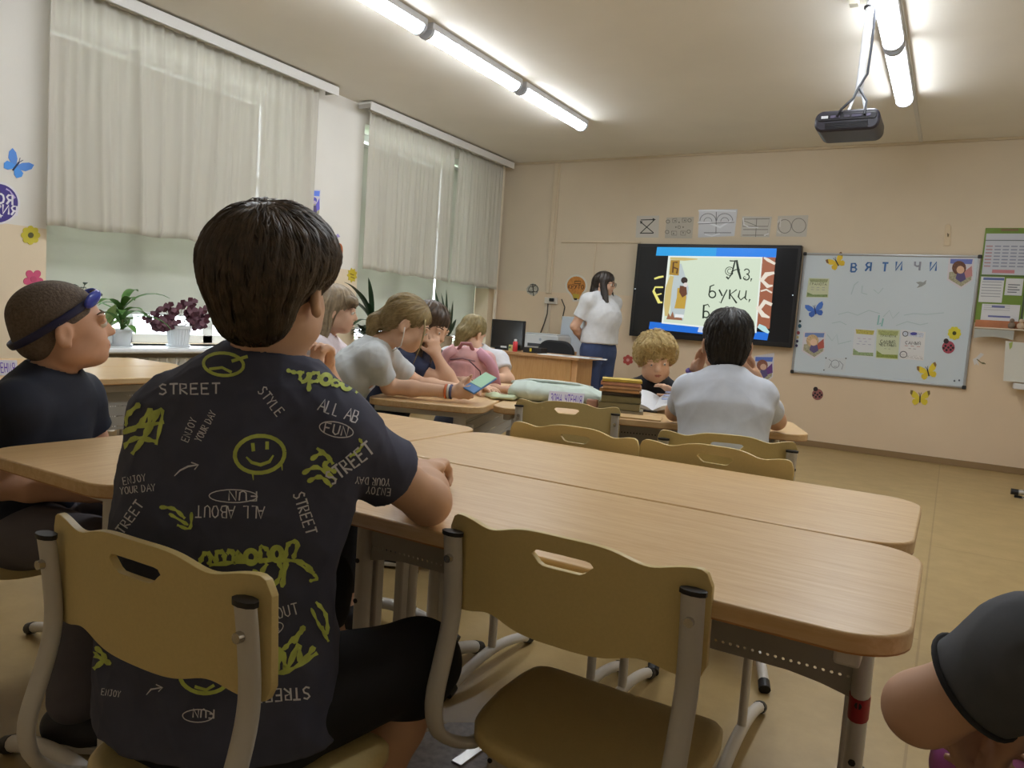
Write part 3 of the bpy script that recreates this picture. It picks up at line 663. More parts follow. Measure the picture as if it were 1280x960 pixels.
# ================================================================== FURNITURE
STEEL = M('cdc8c0', .38, var=.05, scale=8); BLK = M('1b1a1c', .5); PLA = M('d8c286', .42, bump=.03, scale=220, var=.03)
SCREW = M('c9c6c0', .25, metal=.9)
WOODT = wood('beech_laminate', 'cda672', 'dfc091'); WOODD = wood('desk_beech', 'b98a55', 'cba06a', along=(14, 14, 1.2)); EDGE = wood('beech_edge', 'a5713c', 'b5804a')
PERF = perforated('perforated_sheet', 'a8a49c', .0135, .21)
def make_chair(label, group):
    """origin on the floor under the middle of the backrest; the seated person looks along +Y"""
    t = thing('school_chair', label, 'chair', (0, 0, 0), 0, group)
    # backrest: bowed plastic shell with a wavy outline and a hand slot
    nu = 56; W_ = .212
    def top(u):
        a = abs(u)/W_; e = .0 if a < .90 else -.024*(1-math.sqrt(max(0, 1-((a-.90)/.10)**2)))
        return .752+.006*math.exp(-(u/.085)**4)-.010*math.exp(-((abs(u)-.128)/.035)**2)+e
    def bot(u):
        a = abs(u)/W_; e = .0 if a < .93 else .02*(1-math.sqrt(max(0, 1-((a-.93)/.07)**2)))
        return .596-.004*math.exp(-(u/.075)**4)+.012*math.exp(-((abs(u)-.125)/.035)**2)+e
    hw = .050
    def slot(u):
        if abs(u) >= hw: return None
        q = abs(u)/hw; hi = .732-.001*q; lo = .709+.018*max(0, (q-.55)/.45)**2
        if q > .82: hi = hi-(hi-lo)*.5*((q-.82)/.18)**2
        return (lo, hi)
    us = sorted(set([-W_+2*W_*i/nu for i in range(nu+1)]+[-hw, hw]))
    def P(u, z, s): return (u, .030+s*.0055-.034*(1-(u/W_)**2)*-1 if False else -.004+.026*(1-(u/W_)**2)*1.0*(-1)+.030+s*.0055+(.745-z)*.05, z)
    vs = []; fs = []; nl, nh = 7, 3; cols = []
    for u in us:
        sl = slot(u); mid = .724
        lo, hi = sl if sl else (mid, mid)
        cols.append(([bot(u)+(lo-bot(u))*k/nl for k in range(nl+1)], [hi+(top(u)-hi)*k/nh for k in range(nh+1)], sl is not None))
    nc = nl+nh+2
    for s in (-1, 1):
        for u, (A, B_, _o) in zip(us, cols): vs += [P(u, z, s) for z in A+B_]
    N = len(us)*nc
    for i in range(len(us)-1):
        for k in range(nc-1):
            if k == nl: continue
            a = i*nc+k; fs.append((a, a+nc, a+nc+1, a+1)); b = a+N; fs.append((b, b+1, b+nc+1, b+nc))
        for k in (0, nc-1): a = i*nc+k; fs.append((a, a+nc, a+nc+N, a+N))
        if cols[i][2] or cols[i+1][2]:
            for k in (nl, nl+1): a = i*nc+k; fs.append((a, a+nc, a+nc+N, a+N))
    for i in (0, len(us)-1):
        for k in range(nc-1): a = i*nc+k; fs.append((a, a+1, a+1+N, a+N))
    mb = MB(); mb.add(vs, fs); me = mb.mesh('backrest'); bm = bmesh.new(); bm.from_mesh(me); bmesh.ops.remove_doubles(bm, verts=bm.verts, dist=.0003); bmesh.ops.recalc_face_normals(bm, faces=bm.faces); bm.to_mesh(me); bm.free()
    finish('backrest', me, PLA, t, smooth=50, bev=.003)
    # seat: dished shell with a rolled front lip
    mb = MB(); n = 48; rings = []
    def outl(a, k, dz):
        c, s_ = math.cos(a), math.sin(a); e = 2/4.2; x = .192*math.copysign(abs(c)**e, c); y = .172*math.copysign(abs(s_)**e, s_)
        wd = 1-.10*(y < 0)*(-y/.172); x *= wd*k; y *= k
        z = .402+dz-.010*(1-min(1, (x/.17)**2))*(1 if y < .1 else .6)-.020*max(0, (y-.10)/.07)**2*1.0+.006*max(0, (-y-.1)/.07)
        return (x, .185+y, z)
    for k, dz in ((.02, 0), (.3, 0), (.55, 0), (.75, 0), (.9, 0), (.97, -.002), (1.0, -.008), (1.0, -.026), (.97, -.030), (.9, -.022), (.5, -.020), (.02, -.020)):
        rings.append([outl(2*math.pi*j/n, k, dz) for j in range(n)])
    vs = [p for r_ in rings for p in r_]; fs = []
    for i in range(len(rings)-1):
        for j in range(n): j2 = (j+1) % n; fs.append((i*n+j, i*n+j2, (i+1)*n+j2, (i+1)*n+j))
    fs += [tuple(range(n))[::-1], tuple((len(rings)-1)*n+j for j in range(n))]
    mb.add(vs, fs); mb.build('seat', PLA, t, smooth=55)
    for sx in (-1, 1):
        x = sx*.193
        pr = [(.0, .722), (.006, .68), (.012, .615), (.008, .57), (-.006, .52), (-.020, .475), (-.022, .44), (-.010, .405), (.022, .375), (.07, .36), (.15, .352), (.30, .352)]
        pts = []
        for i in range(len(pr)-1):
            for q in range(3):
                u = q/3; p0 = pr[max(i-1, 0)]; p1 = pr[i]; p2 = pr[i+1]; p3 = pr[min(i+2, len(pr)-1)]
                f_ = lambda a, b, c, d: .5*((2*b)+(-a+c)*u+(2*a-5*b+4*c-d)*u*u+(-a+3*b-3*c+d)*u**3)
                yy, zz = f_(p0[0], p1[0], p2[0], p3[0]), f_(p0[1], p1[1], p2[1], p3[1]); pts.append((x-(sx*.028 if zz < .40 and yy > 0 else 0)*min(1, max(0, (yy)/.05)), yy, zz))
        pts.append((x-sx*.028, *pr[-1]))
        fr = MB().tube(pts, .0095, 10, flat=1.75, up=(0, 1, 0)).build('back_post', STEEL, t, smooth=60)
        MB().tube([(x, .0, .721), (x, .0, .7275)], .0112, 10, flat=1.7, up=(0, 1, 0)).build('post_cap', BLK, fr, smooth=30)
        for z in (.685, .645): 
            if z == .685: MB().tube([(x, -.012, z), (x, -.004, z)], [.0065, .007], 10).build('screw', SCREW, fr, smooth=60)
        xi = x-sx*.028
        lg = MB().tube([(xi, .135, .352), (xi, .135, .05)], .0115, 12, flat=1.5, up=(1, 0, 0)).build('leg', STEEL, t, smooth=60)
        mb = MB()
        for z in (.30, .24, .18): mb = MB(); mb.tube([(xi, .1165, z), (xi, .1225, z)], .0045, 8); mb.build('adjuster_hole', BLK, lg)
        pts = [(xi, -.10+.46*i/14, .018+.042*math.sin(math.pi*min(1, max(0, (i)/14)))**.8) for i in range(15)]
        ft = MB().tube(pts, .0155, 10).build('foot_bar', STEEL, t, smooth=60)
        for q in (0, -1):
            a, b = np.array(pts[q]), np.array(pts[1 if q == 0 else -2]); dd = nrm(a-b); MB().tube([a-dd*.022, a+dd*.010], .0178, 12).build('foot_cap', BLK, ft, smooth=40)
    MB().tube([(-.165, .135, .30), (.165, .135, .30)], .010, 8, flat=1.6, up=(0, 1, 0)).build('crossbar', STEEL, t, smooth=60)
    return t
chair0 = make_chair('cream plastic school chair', None)
CH = []
def put_chair(x, y, rz, label, group):
    c = chair0 if not CH else dup(chair0)
    c.location = (float(x), float(y), 0); c.rotation_euler = (0, 0, rz); c['label'] = label; c['group'] = group; CH.append(c); return c
G1 = 'cream school chairs'
put_chair(-.455, .962, 0, 'empty cream plastic school chair with hand slot pushed up to the near table', G1)
put_chair(-.855, .565, math.radians(2), 'cream plastic school chair under the boy in the patterned shirt', G1)
put_chair(-.535, 2.065, math.pi, 'empty chair across the long table with its hand slot showing above the tabletop', G1)
put_chair(-.955, 2.05, math.pi, 'chair across the long table showing only a curved top edge', G1)

def make_table(label, group, panel_side=1):
    """1.25 x .5 m school table, origin on the floor under its centre, sitter on the -Y side"""
    t = thing('school_table', label, 'table', (0, 0, 0), 0, group); L_, Wd = 1.25, .495
    top = MB().prism([(x, y) for x, y in (lambda q: q)(rrect(L_, Wd, .085, 8))], .682, .709).build('tabletop', WOODT, t, bev=.004, seg=3)
    MB().prism(rrect(L_-.0005, Wd-.0005, .085, 8), .6825, .7045).build('edge_band', EDGE, top)
    px = .555
    for sx in (-1, 1):
        x = sx*px; y0 = .145
        lg = MB().tube([(x, y0, .665), (x, y0, .06)], .0155, 12, flat=1.7, up=(1, 0, 0)).build('leg', STEEL, t, smooth=60)
        for z in (.46, .36, .26): MB().tube([(x, y0-.028, z), (x, y0-.0255, z)], .006, 8).build('adjuster_hole', BLK, lg)
        lg2 = MB().box((x-sx*.004, y0+.043, .34), (.026, .03, .58)).build('inner_post', STEEL, t, bev=.005)
        MB().box((x, -.02, .668), (.032, .40, .026)).build('top_bracket', STEEL, t, bev=.005)
        pts = [(x, -.235+.47*i/14, .020+.05*math.sin(math.pi*i/14)**.8) for i in range(15)]
        ft = MB().tube(pts, .019, 12).build('foot_bar', STEEL, t, smooth=60)
        for q in (0, -1):
            a, b = np.array(pts[q]), np.array(pts[1 if q == 0 else -2]); dd = nrm(a-b); MB().tube([a-dd*.026, a+dd*.008], .0205, 12).build('foot_cap', BLK, ft, smooth=40)
    z0, z1 = .475, .668; n = 20; pl = []
    pl = [(-px+.012, z1), (px-.012, z1)]+[(px-.012-.02*i/6*0-(2*px-.024)*i/n, z0-.018*max(0, (abs(i/n-.5)-.40)/.10)**1.5) for i in range(n+1)]
    MB().prism(pl, -.001, .001, Matrix(((1, 0, 0, 0), (0, 0, 1, .150), (0, 1, 0, 0), (0, 0, 0, 1)))).build('modesty_panel', PERF, t)
    MB().box((0, .15, .655), (2*px-.03, .03, .03)).build('rail', STEEL, t, bev=.003)
    return t
table0 = make_table('beech', 'school tables'); TB = []
def put_table(x, y, rz, label):
    c = table0 if not TB else dup(table0)
    c.location = (float(x), float(y), 0); c.rotation_euler = (0, 0, rz); c['label'] = label; TB.append(c); return c
put_table(-.632, 1.24, 0, 'beech-topped school table with rounded corners, right behind the empty chair')
put_table(-.650, 1.742, math.pi, 'beech-topped school table joined along the far side of the one by the empty chair')
put_table(-1.532, 1.42, -math.pi/2, 'beech-topped school table set crosswise between the boy with goggles and the patterned-shirt boy')
# second cluster, turned about 19 degrees
A2 = math.radians(19); e1 = V(math.cos(A2), math.sin(A2), 0); e2 = V(-math.sin(A2), math.cos(A2), 0)
nr = V(-.425, 3.0, 0); c_a2 = nr-e1*.625+e2*.2475
put_table(c_a2[0], c_a2[1], A2, 'beech-topped school table with the tote bag and pile of books on it')
p0 = nr-e1*1.262; c_c2 = p0-e1*.2475+e2*.625-e2*.10
put_table(c_c2[0], c_c2[1], A2-math.pi/2, 'beech-topped school table with the pink backpack on it')
put_table(-3.24, 1.93, -math.pi/2, 'beech-topped school table with a perforated front panel beside the window, boy with goggles before it')
put_table(-3.745, 1.93, math.pi/2, 'beech-topped school table against the radiator, with a reading-zone tent card')
PERF2 = perforated('fine_perforated_sheet', 'a8a49c', .011, .26)
for k in (2, 4, 5, 6):
    for o in TB[k].children:
        if o.name.startswith('modesty_panel'): o.material_slots[0].link = 'OBJECT'; o.material_slots[0].material = PERF2
def on2(u, v): # point in the turned cluster's frame, from the near right corner
    return nr-e1*u+e2*v
q = on2(.93, -.02); put_chair(q[0], q[1], A2, 'empty cream school chair in front of the tent card and books', G1)
put_chair(-.575, 2.34, A2, 'cream school chair under the boy in the plain white shirt', G1)
put_chair(-2.26, 1.05, -math.pi/2, 'cream school chair under the boy with goggles', G1)
put_chair(-2.26, 1.70, -math.pi/2, 'cream school chair under the child with clasped hands, hidden behind the patterned-shirt boy', G1)
put_chair(-2.50, 2.25, math.radians(-60), 'cream school chair under the girl with earphones', G1)
put_chair(-2.58, 2.77, math.radians(-78), 'cream school chair under the girl in navy leaning on her hand', G1)
put_chair(-1.385, 3.88, A2+math.pi, 'cream school chair under the curly blond boy', G1)
put_chair(-2.69, 4.07, math.radians(-150), 'cream school chair under the child behind the pink backpack', G1)
put_chair(-3.07, 2.76, math.radians(-60), 'cream school chair under the long-haired girl in front of the wall between the windows', G1)

# ------------------------------------------------------------------ teacher's desk
dx0, dx1, dy0, dy1, dz = -3.86, -2.93, 6.22, 6.76, .765
t = thing('teacher_desk', 'light brown wooden desk with a full front panel and a monitor on it', 'desk', ((dx0+dx1)/2, (dy0+dy1)/2, 0))
MB().box(((dx0+dx1)/2, (dy0+dy1)/2, dz-.012), (dx1-dx0, dy1-dy0, .024)).build('desktop', wood('desk_top_wood', 'a88058', 'bf9468'), t, world=True, bev=.003)
MB().box(((dx0+dx1)/2-.022, dy0+.05, (dz-.024)/2+.05), (dx1-dx0-.18, .018, dz-.124)).build('front_panel', WOODD, t, world=True, bev=.002)
for x in (dx0+.08, dx1-.10): MB().box((x, (dy0+dy1)/2, (dz-.024)/2), (.018, dy1-dy0-.06, dz-.024)).build('side_panel', WOODD, t, world=True, bev=.002)
MB().box((dx1-.065, dy0+.06, (dz-.024)/2), (.055, .018, dz-.024)).build('corner_panel', wood('desk_beech_light', 'c49668', 'd6ab7c', along=(14, 14, 1.2)), t, world=True, bev=.002)
# monitor seen from its front (dark)
mc = atY(635, 418, 6.55); t = thing('monitor', 'black computer monitor, switched off, on the wooden desk', 'monitor', (mc[0], 6.55, dz))
th = Matrix.Rotation(math.radians(-4), 3, 'Z')
sc_ = MB().box((mc[0], 6.55, mc[2]), (.40, .035, .29), th).build('casing', M('17181b', .4), t, world=True, bev=.006)
MB().box((mc[0], 6.531, mc[2]), (.375, .004, .262), th).build('screen', M('15171c', .18), sc_, world=True)
MB().box((mc[0], 6.57, (mc[2]+dz)/2-.06), (.06, .03, mc[2]-dz-.05)).build('stand', M('17181b', .4), t, world=True, bev=.004)
MB().box((mc[0], 6.57, dz+.008), (.22, .16, .016)).build('base', M('17181b', .4), t, world=True, bev=.005)
MB().box((mc[0]-.03, 6.53, mc[2]-.128), (.07, .003, .018)).build('sticker', M('e8e8e8', .5), sc_, world=True)
# small things on the desk
p = atY(681, 437, 7.72); cz_ = p[2]; t = thing('low_cabinet', 'low wooden cabinet by the front wall under the printer', 'cabinet', (p[0], 7.78, 0))
MB().box((p[0], 7.80, cz_/2), (.62, .5, cz_)).build('body', WOODD, t, world=True, bev=.004)
for s_ in (-1, 1): dr_ = MB().box((p[0]+s_*.15, 7.545, cz_/2), (.29, .016, cz_-.06)).build('door', WOODD, t, world=True, bev=.003); MB().box((p[0]+s_*.03, 7.53, cz_*.7), (.012, .02, .09)).build('handle', SCREW, dr_, world=True, bev=.003)
cz_ += .001; p = V(p[0], 7.76, cz_)
t = thing('printer', 'white laser printer on the low cabinet between the monitor and the standing person', 'printer', p)
MB().box((p[0], 7.76, cz_+.085), (.46, .34, .17)).build('body', M('dcdfe2', .45), t, world=True, bev=.015)
MB().box((p[0], 7.76, cz_+.178), (.42, .30, .016)).build('lid', M('cfd3d8', .45), t, world=True, bev=.006)
MB().box((p[0]-.02, 7.588, cz_+.05), (.28, .012, .035)).build('paper_slot', M('44484e', .5), t, world=True, bev=.003)
MB().tube([(p[0], 7.5885, cz_+.115), (p[0], 7.5905, cz_+.115)], .016, 12).build('emblem', M('aab4c2', .4), t, world=True)
p = atY(671, 432, 6.45)
t = thing('black_box', 'small black set-top box on the desk in front of the printer', 'device', (p[0]-.02, 6.46, dz))
MB().box((p[0]-.02, 6.46, dz+.026), (.20, .13, .052)).build('body', BLK, t, world=True, bev=.004)
MB().box((p[0]-.03, 6.384, dz+.03), (.022, .003, .03)).build('sticker', M('e2cf3a', .5), t, world=True)
p = atY(644, 432, 6.36)
t = thing('spray_can', 'small red can standing on the desk before the monitor', 'can', (p[0], 6.36, dz))
MB().lathe([(.022, 0), (.024, .004), (.024, .09), (.018, .1)], (p[0], 6.36, dz), 16).build('body', M('c7343a', .35), t, world=True)
MB().lathe([(.015, 0), (.015, .018), (.008, .022)], (p[0], 6.36, dz+.10), 12).build('cap', M('eeeeee', .4), t, world=True)
p = atY(638, 432, 6.40)
t = thing('eraser_box', 'tiny pale yellow carton on the desk beside the red can', 'box', (p[0]-.02, 6.44, dz)); MB().box((p[0]-.02, 6.44, dz+.03), (.03, .03, .06)).build('carton', M('d9cf8a', .5), t, world=True, bev=.002); MB().box((p[0]-.02, 6.4245, dz+.035), (.024, .002, .02)).build('print', M('4a6a3a', .5), t, world=True)
for k, (px_, py_, w, h, rz) in enumerate(((680, 444, .30, .21, .1), (708, 447, .30, .21, -.15), (734, 449, .16, .12, .3))):
    p = atZ(px_, py_, dz+.004); o = MB().box((0, 0, .003), (w, h, .006)).build('paper_sheet', M('e9ebee', .6)); o.location = (p[0], min(max(p[1], dy0+.12), 6.4), dz+.0005+.0*k); o.rotation_euler = (0, 0, rz)
    tag(o, ('white papers on the desk beside the black chair', 'white papers on the desk below the pale panel', 'small white sheet on the desk corner near the standing person')[k], 'paper')
# black office chair behind the desk
p = atY(693, 440, 7.02); t = thing('office_chair', 'black office chair whose rounded backrest shows above the wooden desk', 'chair', (p[0], 7.2, 0))
bx = MB(); bx.prism(rrect(.43, .46, .14, 8), -.03, .03, Matrix(((1, 0, 0, p[0]), (0, 0, 1, 7.05), (0, 1, 0, .66), (0, 0, 0, 1)))); bx.build('backrest', M('27282b', .7), t, world=True, bev=.015)
MB().prism(rrect(.46, .44, .1, 6, p[0], 7.27), .43, .50).build('seat', M('27282b', .7), t, world=True, bev=.02)
MB().box((p[0], 7.07, .5), (.06, .02, .2)).build('back_bracket', BLK, t, world=True, bev=.004); MB().tube([(p[0], 7.27, .07), (p[0], 7.27, .44)], .028, 12).build('gas_stem', BLK, t, world=True)
mb = MB()
for k in range(5):
    a = k*1.2566; mb.tube([(p[0], 7.27, .09), (p[0]+.27*math.cos(a), 7.27+.27*math.sin(a), .06)], [.03, .018], 8)
mb.build('star_base', BLK, t, world=True)
for k in range(5):
    a = k*1.2566; MB().ball((p[0]+.27*math.cos(a), 7.27+.27*math.sin(a), .03), .029, 10, 8).build('caster', BLK, t, world=True, smooth=180)
# pale board leaning on the wall behind the standing person
p = atY(711, 425, 7.85); mb = MB(); mb.box((p[0], 7.93, .58), (.34, .03, 1.16), Matrix.Rotation(math.radians(-6), 3, 'X')); o = mb.build('panel_board', M('c9d2de', .5), bev=.004)
tag(o, 'pale blue-white board leaning on the front wall behind the standing person', 'board')
# wall socket with a hanging lead
p = atY(690, 376, D); o = MB().box((p[0]-.05, D-.006, p[2]-.24), (.085, .012, .42)).build('cable_cover', M('d6c6b0', .5), bev=.003); tag(o, 'pale cable cover strip below the wall socket', 'cable cover')
t = thing('wall_socket', 'white wall socket with a black plug at the foot of the cable trunking', 'socket', (p[0], D, p[2]))
MB().box((p[0], D-.02, p[2]), (.17, .04, .075)).build('box', M('d9d2c6', .5), t, world=True, bev=.006); MB().box((p[0]+.02, D-.05, p[2]+.01), (.06, .03, .04)).build('plug', BLK, t, world=True, bev=.006)
pl = [atY(x, y, D-.03) for x, y in ((702, 374), (706, 384), (703, 398), (704, 412), (702, 425))]; mb = MB(); mb.tube(pl, .007, 8); o = mb.build('power_lead', M('3a332e', .5)); tag(o, 'black lead hanging from the wall socket down to the printer', 'cable')
pl = [atY(x, y, D-.03) for x, y in ((685, 378), (684, 392), (680, 405), (675, 418), (672, 428))]; mb = MB(); mb.tube(pl, .007, 8); o = mb.build('power_lead', M('3a332e', .5)); tag(o, 'black lead hanging slantwise from the wall socket towards the monitor', 'cable')
# ------------------------------------------------------------------ projector on its pole
PY = 4.72; pc = atY(1062, 158, PY); top = atZ(1079, 14, H); px_ = pc[0]
t = thing('projector', 'black projector seen from behind, hanging from the ceiling on a white pole', 'projector', (px_, PY, H))
bz = pc[2]; prof = rrect(.335, .115, .045, 6)
M4 = Matrix(((1, 0, 0, px_), (0, 0, 1, PY), (0, 1, 0, bz), (0, 0, 0, 1)))
bd = MB().prism(prof, -.14, .14, M4).build('body', M('2a2733', .38, var=.1, scale=10), t, world=True, bev=.012)
MB().prism(rrect(.30, .035, .012, 4), -.145, -.139, Matrix(((1, 0, 0, px_), (0, 0, 1, PY), (0, 1, 0, bz+.018), (0, 0, 0, 1)))).build('connector_panel', M('191722', .4), bd, world=True, bev=.002)
for k, (dx, w, hx) in enumerate(((-.115, .035, 'd8dbe0'), (-.06, .05, '5b5570'), (-.0, .03, '3e3b4c'), (.05, .05, '4b4760'), (.11, .02, '6a6480'))):
    MB().box((px_+dx, PY-.146, bz+.02), (w, .006, .014)).build('port', M(hx, .4), bd, world=True)
MB().tube([(px_+.07, PY+.139, bz), (px_+.07, PY+.155, bz)], .035, 16).build('lens', M('11131c', .1), bd, world=True)
mb = MB(); 
for k in range(6): mb.box((px_, PY-.1415, bz-.012-.006*k), (.22, .003, .0025))
mb.build('vent_rib', M('15141b', .5), bd, world=True)
MB().box((px_+.035, PY, bz+.066), (.16, .16, .012)).build('mount_plate', M('e4e6ea', .4), t, world=True, bev=.003)
pb = V(px_+.03, PY, bz+.07); pt = V(px_+.045, PY-.02, H)
MB().tube([pb+V(0, 0, .10), pt], .021, 12, flat=1.35, up=(1, 0, 0)).build('pole', M('e3e6ec', .35), t, world=True, smooth=60)
for s_ in (-1, 1): MB().tube([pb+V(s_*.05, 0, 0), pb+V(s_*.012, 0, .13)], .008, 8).build('spider_arm', M('dfe2e8', .35), t, world=True)
MB().box((pt[0], pt[1], H-.008), (.12, .12, .016)).build('ceiling_plate', M('d9d5c8', .4), t, world=True, bev=.003)
for s_ in (-1, 1): MB().box((pt[0]+s_*.085, pt[1], H-.02), (.05, .06, .04)).build('anchor_bracket', M('cbc6b4', .4), t, world=True, bev=.004)
MB().tube([pt+(pb-pt)*.085, pt+(pb-pt)*.105], .031, 12).build('pole_clamp', BLK, t, world=True)
cb = [pt+(pb-pt)*.12+V(.032, -.01, 0), pt+(pb-pt)*.45+V(.036, -.02, 0), pt+(pb-pt)*.68+V(.034, -.03, 0), pt+(pb-pt)*.80+V(0, -.05, 0), pt+(pb-pt)*.92+V(-.01, -.12, 0), V(px_-.03, PY-.17, bz+.05), V(px_-.05, PY-.15, bz+.02)]
MB().tube(cb, .007, 8).build('cable', M('20222c', .5), t, world=True, smooth=60)
MB().tube([pt+(pb-pt)*.80+V(.0, -.05, 0), pb+V(.06, -.12, .03), V(px_+.09, PY-.155, bz+.02)], .006, 8).build('cable', M('23262f', .5), t, world=True, smooth=60)
# ================================================================== PEOPLE
def sph(az, pitch=0):
    a, p = math.radians(az), math.radians(pitch); return V(math.sin(a)*math.cos(p), math.cos(a)*math.cos(p), math.sin(p))
def kid(label, pel, az, neck, head, face, shirt, pants, arms, sc=1.0, vox=.006, skinhex='dcb398', legs=None, sleeve=.55, infl=.012, wmul=1.0, shd=.132, hem=None, lid=.3, neckr=.036,
        browhex='5a4630', up=(0, 0, 1), hsc=1.0, seed=1, disp=.0055, shoes='2b2b30', side=None, sleeve_r=.02, trouser=1.75, dmul=1.0, eyehex='4a3626', freq=1.5, hand_sc=.92, ears=True, shdrop=.062):
    pel, neck, head = [np.asarray(q, float) for q in (pel, neck, head)]
    f = sph(az); r = V(f[1], -f[0], 0) if side is None else nrm(side)
    P = Person(label, (pel[0], pel[1], 0), vox, skinhex=skinhex); ax = neck-pel
    def at(t, b=0): return pel+ax*t-f*b*sc
    w = wmul*sc; d = sc*dmul
    secs = [(at(-.06), .130*w, .105*d), (at(.22, .012), .122*w, .092*d), (at(.48, .020), .128*w, .090*d), (at(.74, .016), .138*w, .084*d), (at(.90, .006), .095*w, .060*d), (neck, .045*w, .045*d)]
    P.trunk(secs, r, infl=infl)
    for sg, nm_ in ((1, 'R'), (-1, 'L')):
        a = arms.get(nm_); s_ = neck-V(0, 0, shdrop*sc)+r*sg*shd*w+ (a.get('sho', 0) if isinstance(a.get('sho', 0), np.ndarray) else 0)
        P.arm(s_, a['el'], a['wr'], [x*sc for x in (.040, .034, .033, .022)], sleeve, sleeve_r)
        P.shirt.append((rcone(neck-V(0, 0, .045*sc)+r*sg*.05*w, s_, .045*sc+infl*.5, .040*sc+infl), .05, 'add'))
        P.hand(a['wr'], a['d'], a['p'], sc*hand_sc, a.get('curl', .5), a.get('thumb', sg), a.get('spread', .15), a.get('curls'))
    hz = 0
    if legs is None:
        legs = {}
        for sg, nm_ in ((1, 'R'), (-1, 'L')):
            h = pel+r*sg*.075*sc; k = h+f*.36*sc+V(0, 0, .01)+r*sg*.02; legs[nm_] = (h, k, k+V(0, 0, 0)*0+f*.02+V(0, 0, .085-k[2]))
    for nm_, (h, k, a) in legs.items():
        P.leg(h, k, a, [x*sc for x in (.072, .05, .048, .032)], trouser); P.foot(a, f if True else f, shoes, .2*sc)
    P.pants.append((econe(at(-.08), at(.12), .142*w, .135*w, .116*d, .104*d, r), .03, 'add'))
    P.head(head, face, up, sc*hsc, neck=neck-V(0, 0, .01), lid=lid, browhex=browhex, neckr=neckr, eyehex=eyehex, ears=ears)
    P.finish_body()
    nh = rcone(neck-V(0, 0, .012)-f*.004, neck+V(0, 0, .12)+f*.035, .047*sc, .075*sc)
    hemz = hem if hem is not None else (pel-V(0, 0, .02), V(0, 0, -1))
    P.finish_shirt(shirt, hemz, nh, disp=disp, seed=seed, freq=freq)
    P.finish_pants(pants)
    P.f, P.r = f, r
    return P
def cloth(h, var=.05): return M(h, .85, var=var, scale=25, bump=.05)
# collar ring helper
def collar(P, c, n, r, h, tube=.008):
    n = nrm(n); a = nrm(np.cross(n, V(.3, .7, .2))); b = np.cross(n, a)
    pts = [np.asarray(c)+r*(math.cos(t)*a+math.sin(t)*b) for t in np.linspace(0, 2*math.pi, 33)]
    return MB().tube(pts, tube, 8, cap=False).build('collar', cloth(h), P.root, world=True, smooth=180)
HAIR_D = M('1f1a16', .5, var=.35, scale=60, h2='3a2f27'); 
# ---------------------------------------------------------------- boy in the patterned shirt (seen from behind)
az = -15; f = sph(az); r = V(f[1], -f[0], 0)
B = Person('boy in a black shirt printed with lime scribbles, seen from behind on the chair', (-.88, .70, 0), .004, skinhex='d8ae90')
secs = [(V(-.905, .738, .47), .150, .112), (V(-.912, .738, .58), .142, .098), (V(-.912, .740, .69), .140, .092), (V(-.900, .750, .79), .146, .088), (V(-.888, .764, .868), .138, .078), (V(-.880, .776, .915), .085, .058), (V(-.876, .785, .958), .048, .046)]
B.shirt.append((econe(V(-.905, .738, .40), V(-.908, .738, .50), .186, .176, .138, .128, r), .05, 'add'))
B.trunk(secs, r, infl=.020, sk=.05)
shR, shL = V(-.768, .800, .888), V(-1.005, .735, .876); elR, elL = V(-.728, 1.002, .752), V(-1.24, .98, .745)
B.arm(shR, elR, V(-.872, 1.172, .752), (.040, .036, .038, .027), .60, .018); B.arm(shL, elL, V(-.98, 1.20, .75), (.046, .040, .040, .026), .6, .024)
for s_, q in ((1, shR), (-1, shL)): B.shirt.append((rcone(V(-.877, .772, .915)+r*s_*.05, q, .052, .056), .05, 'add'))
B.hand(V(-.872, 1.172, .752), V(-.42, .90, .02), V(.25, .1, -1), 1.2, .95, 1, .1); B.hand(V(-.98, 1.20, .75), V(.75, .65, -.02), V(0, .1, -1), 1.05, .45, -1, .12)
hipR, hipL = V(-.825, .760, .465), V(-.975, .715, .465)
B.leg(hipR, V(-.735, 1.01, .470), V(-.83, .955, .10), (.082, .054, .050, .034), 1.10, .014); B.leg(hipL, V(-1.045, 1.08, .515), V(-1.00, 1.08, .10), (.082, .052, .050, .034), 1.12, .012)
B.foot(V(-.83, .955, .10), f, '3a3a40', .23); B.foot(V(-1.00, 1.08, .10), f, '3a3a40', .23)
B.pants.append((econe(V(-.905, .738, .455), V(-.908, .738, .52), .155, .150, .112, .104, r), .03, 'add')); B.pants.append((rcone(hipR, hipL, .088, .088), .03, 'add'))
B.head(V(-.872, .782, 1.086), sph(-18, 2), (0, 0, 1), .98, neck=V(-.876, .782, .955), neckr=.046)
B.finish_body()
nh = rcone(V(-.876, .785, .955), V(-.870, .80, 1.06), .056, .085)
shirtM = cloth('474a5e', .1)
mainshirt = B.finish_shirt(shirtM, (V(-.90, .72, .425), nrm(V(.05, -.10, -1))), nh, disp=.0060, seed=11, freq=1.5)
trM = cloth('15161c', .1); B.finish_pants(trM, seed=4)
hairB = M('2a221c', .40, var=.3, scale=50, h2='57483a')
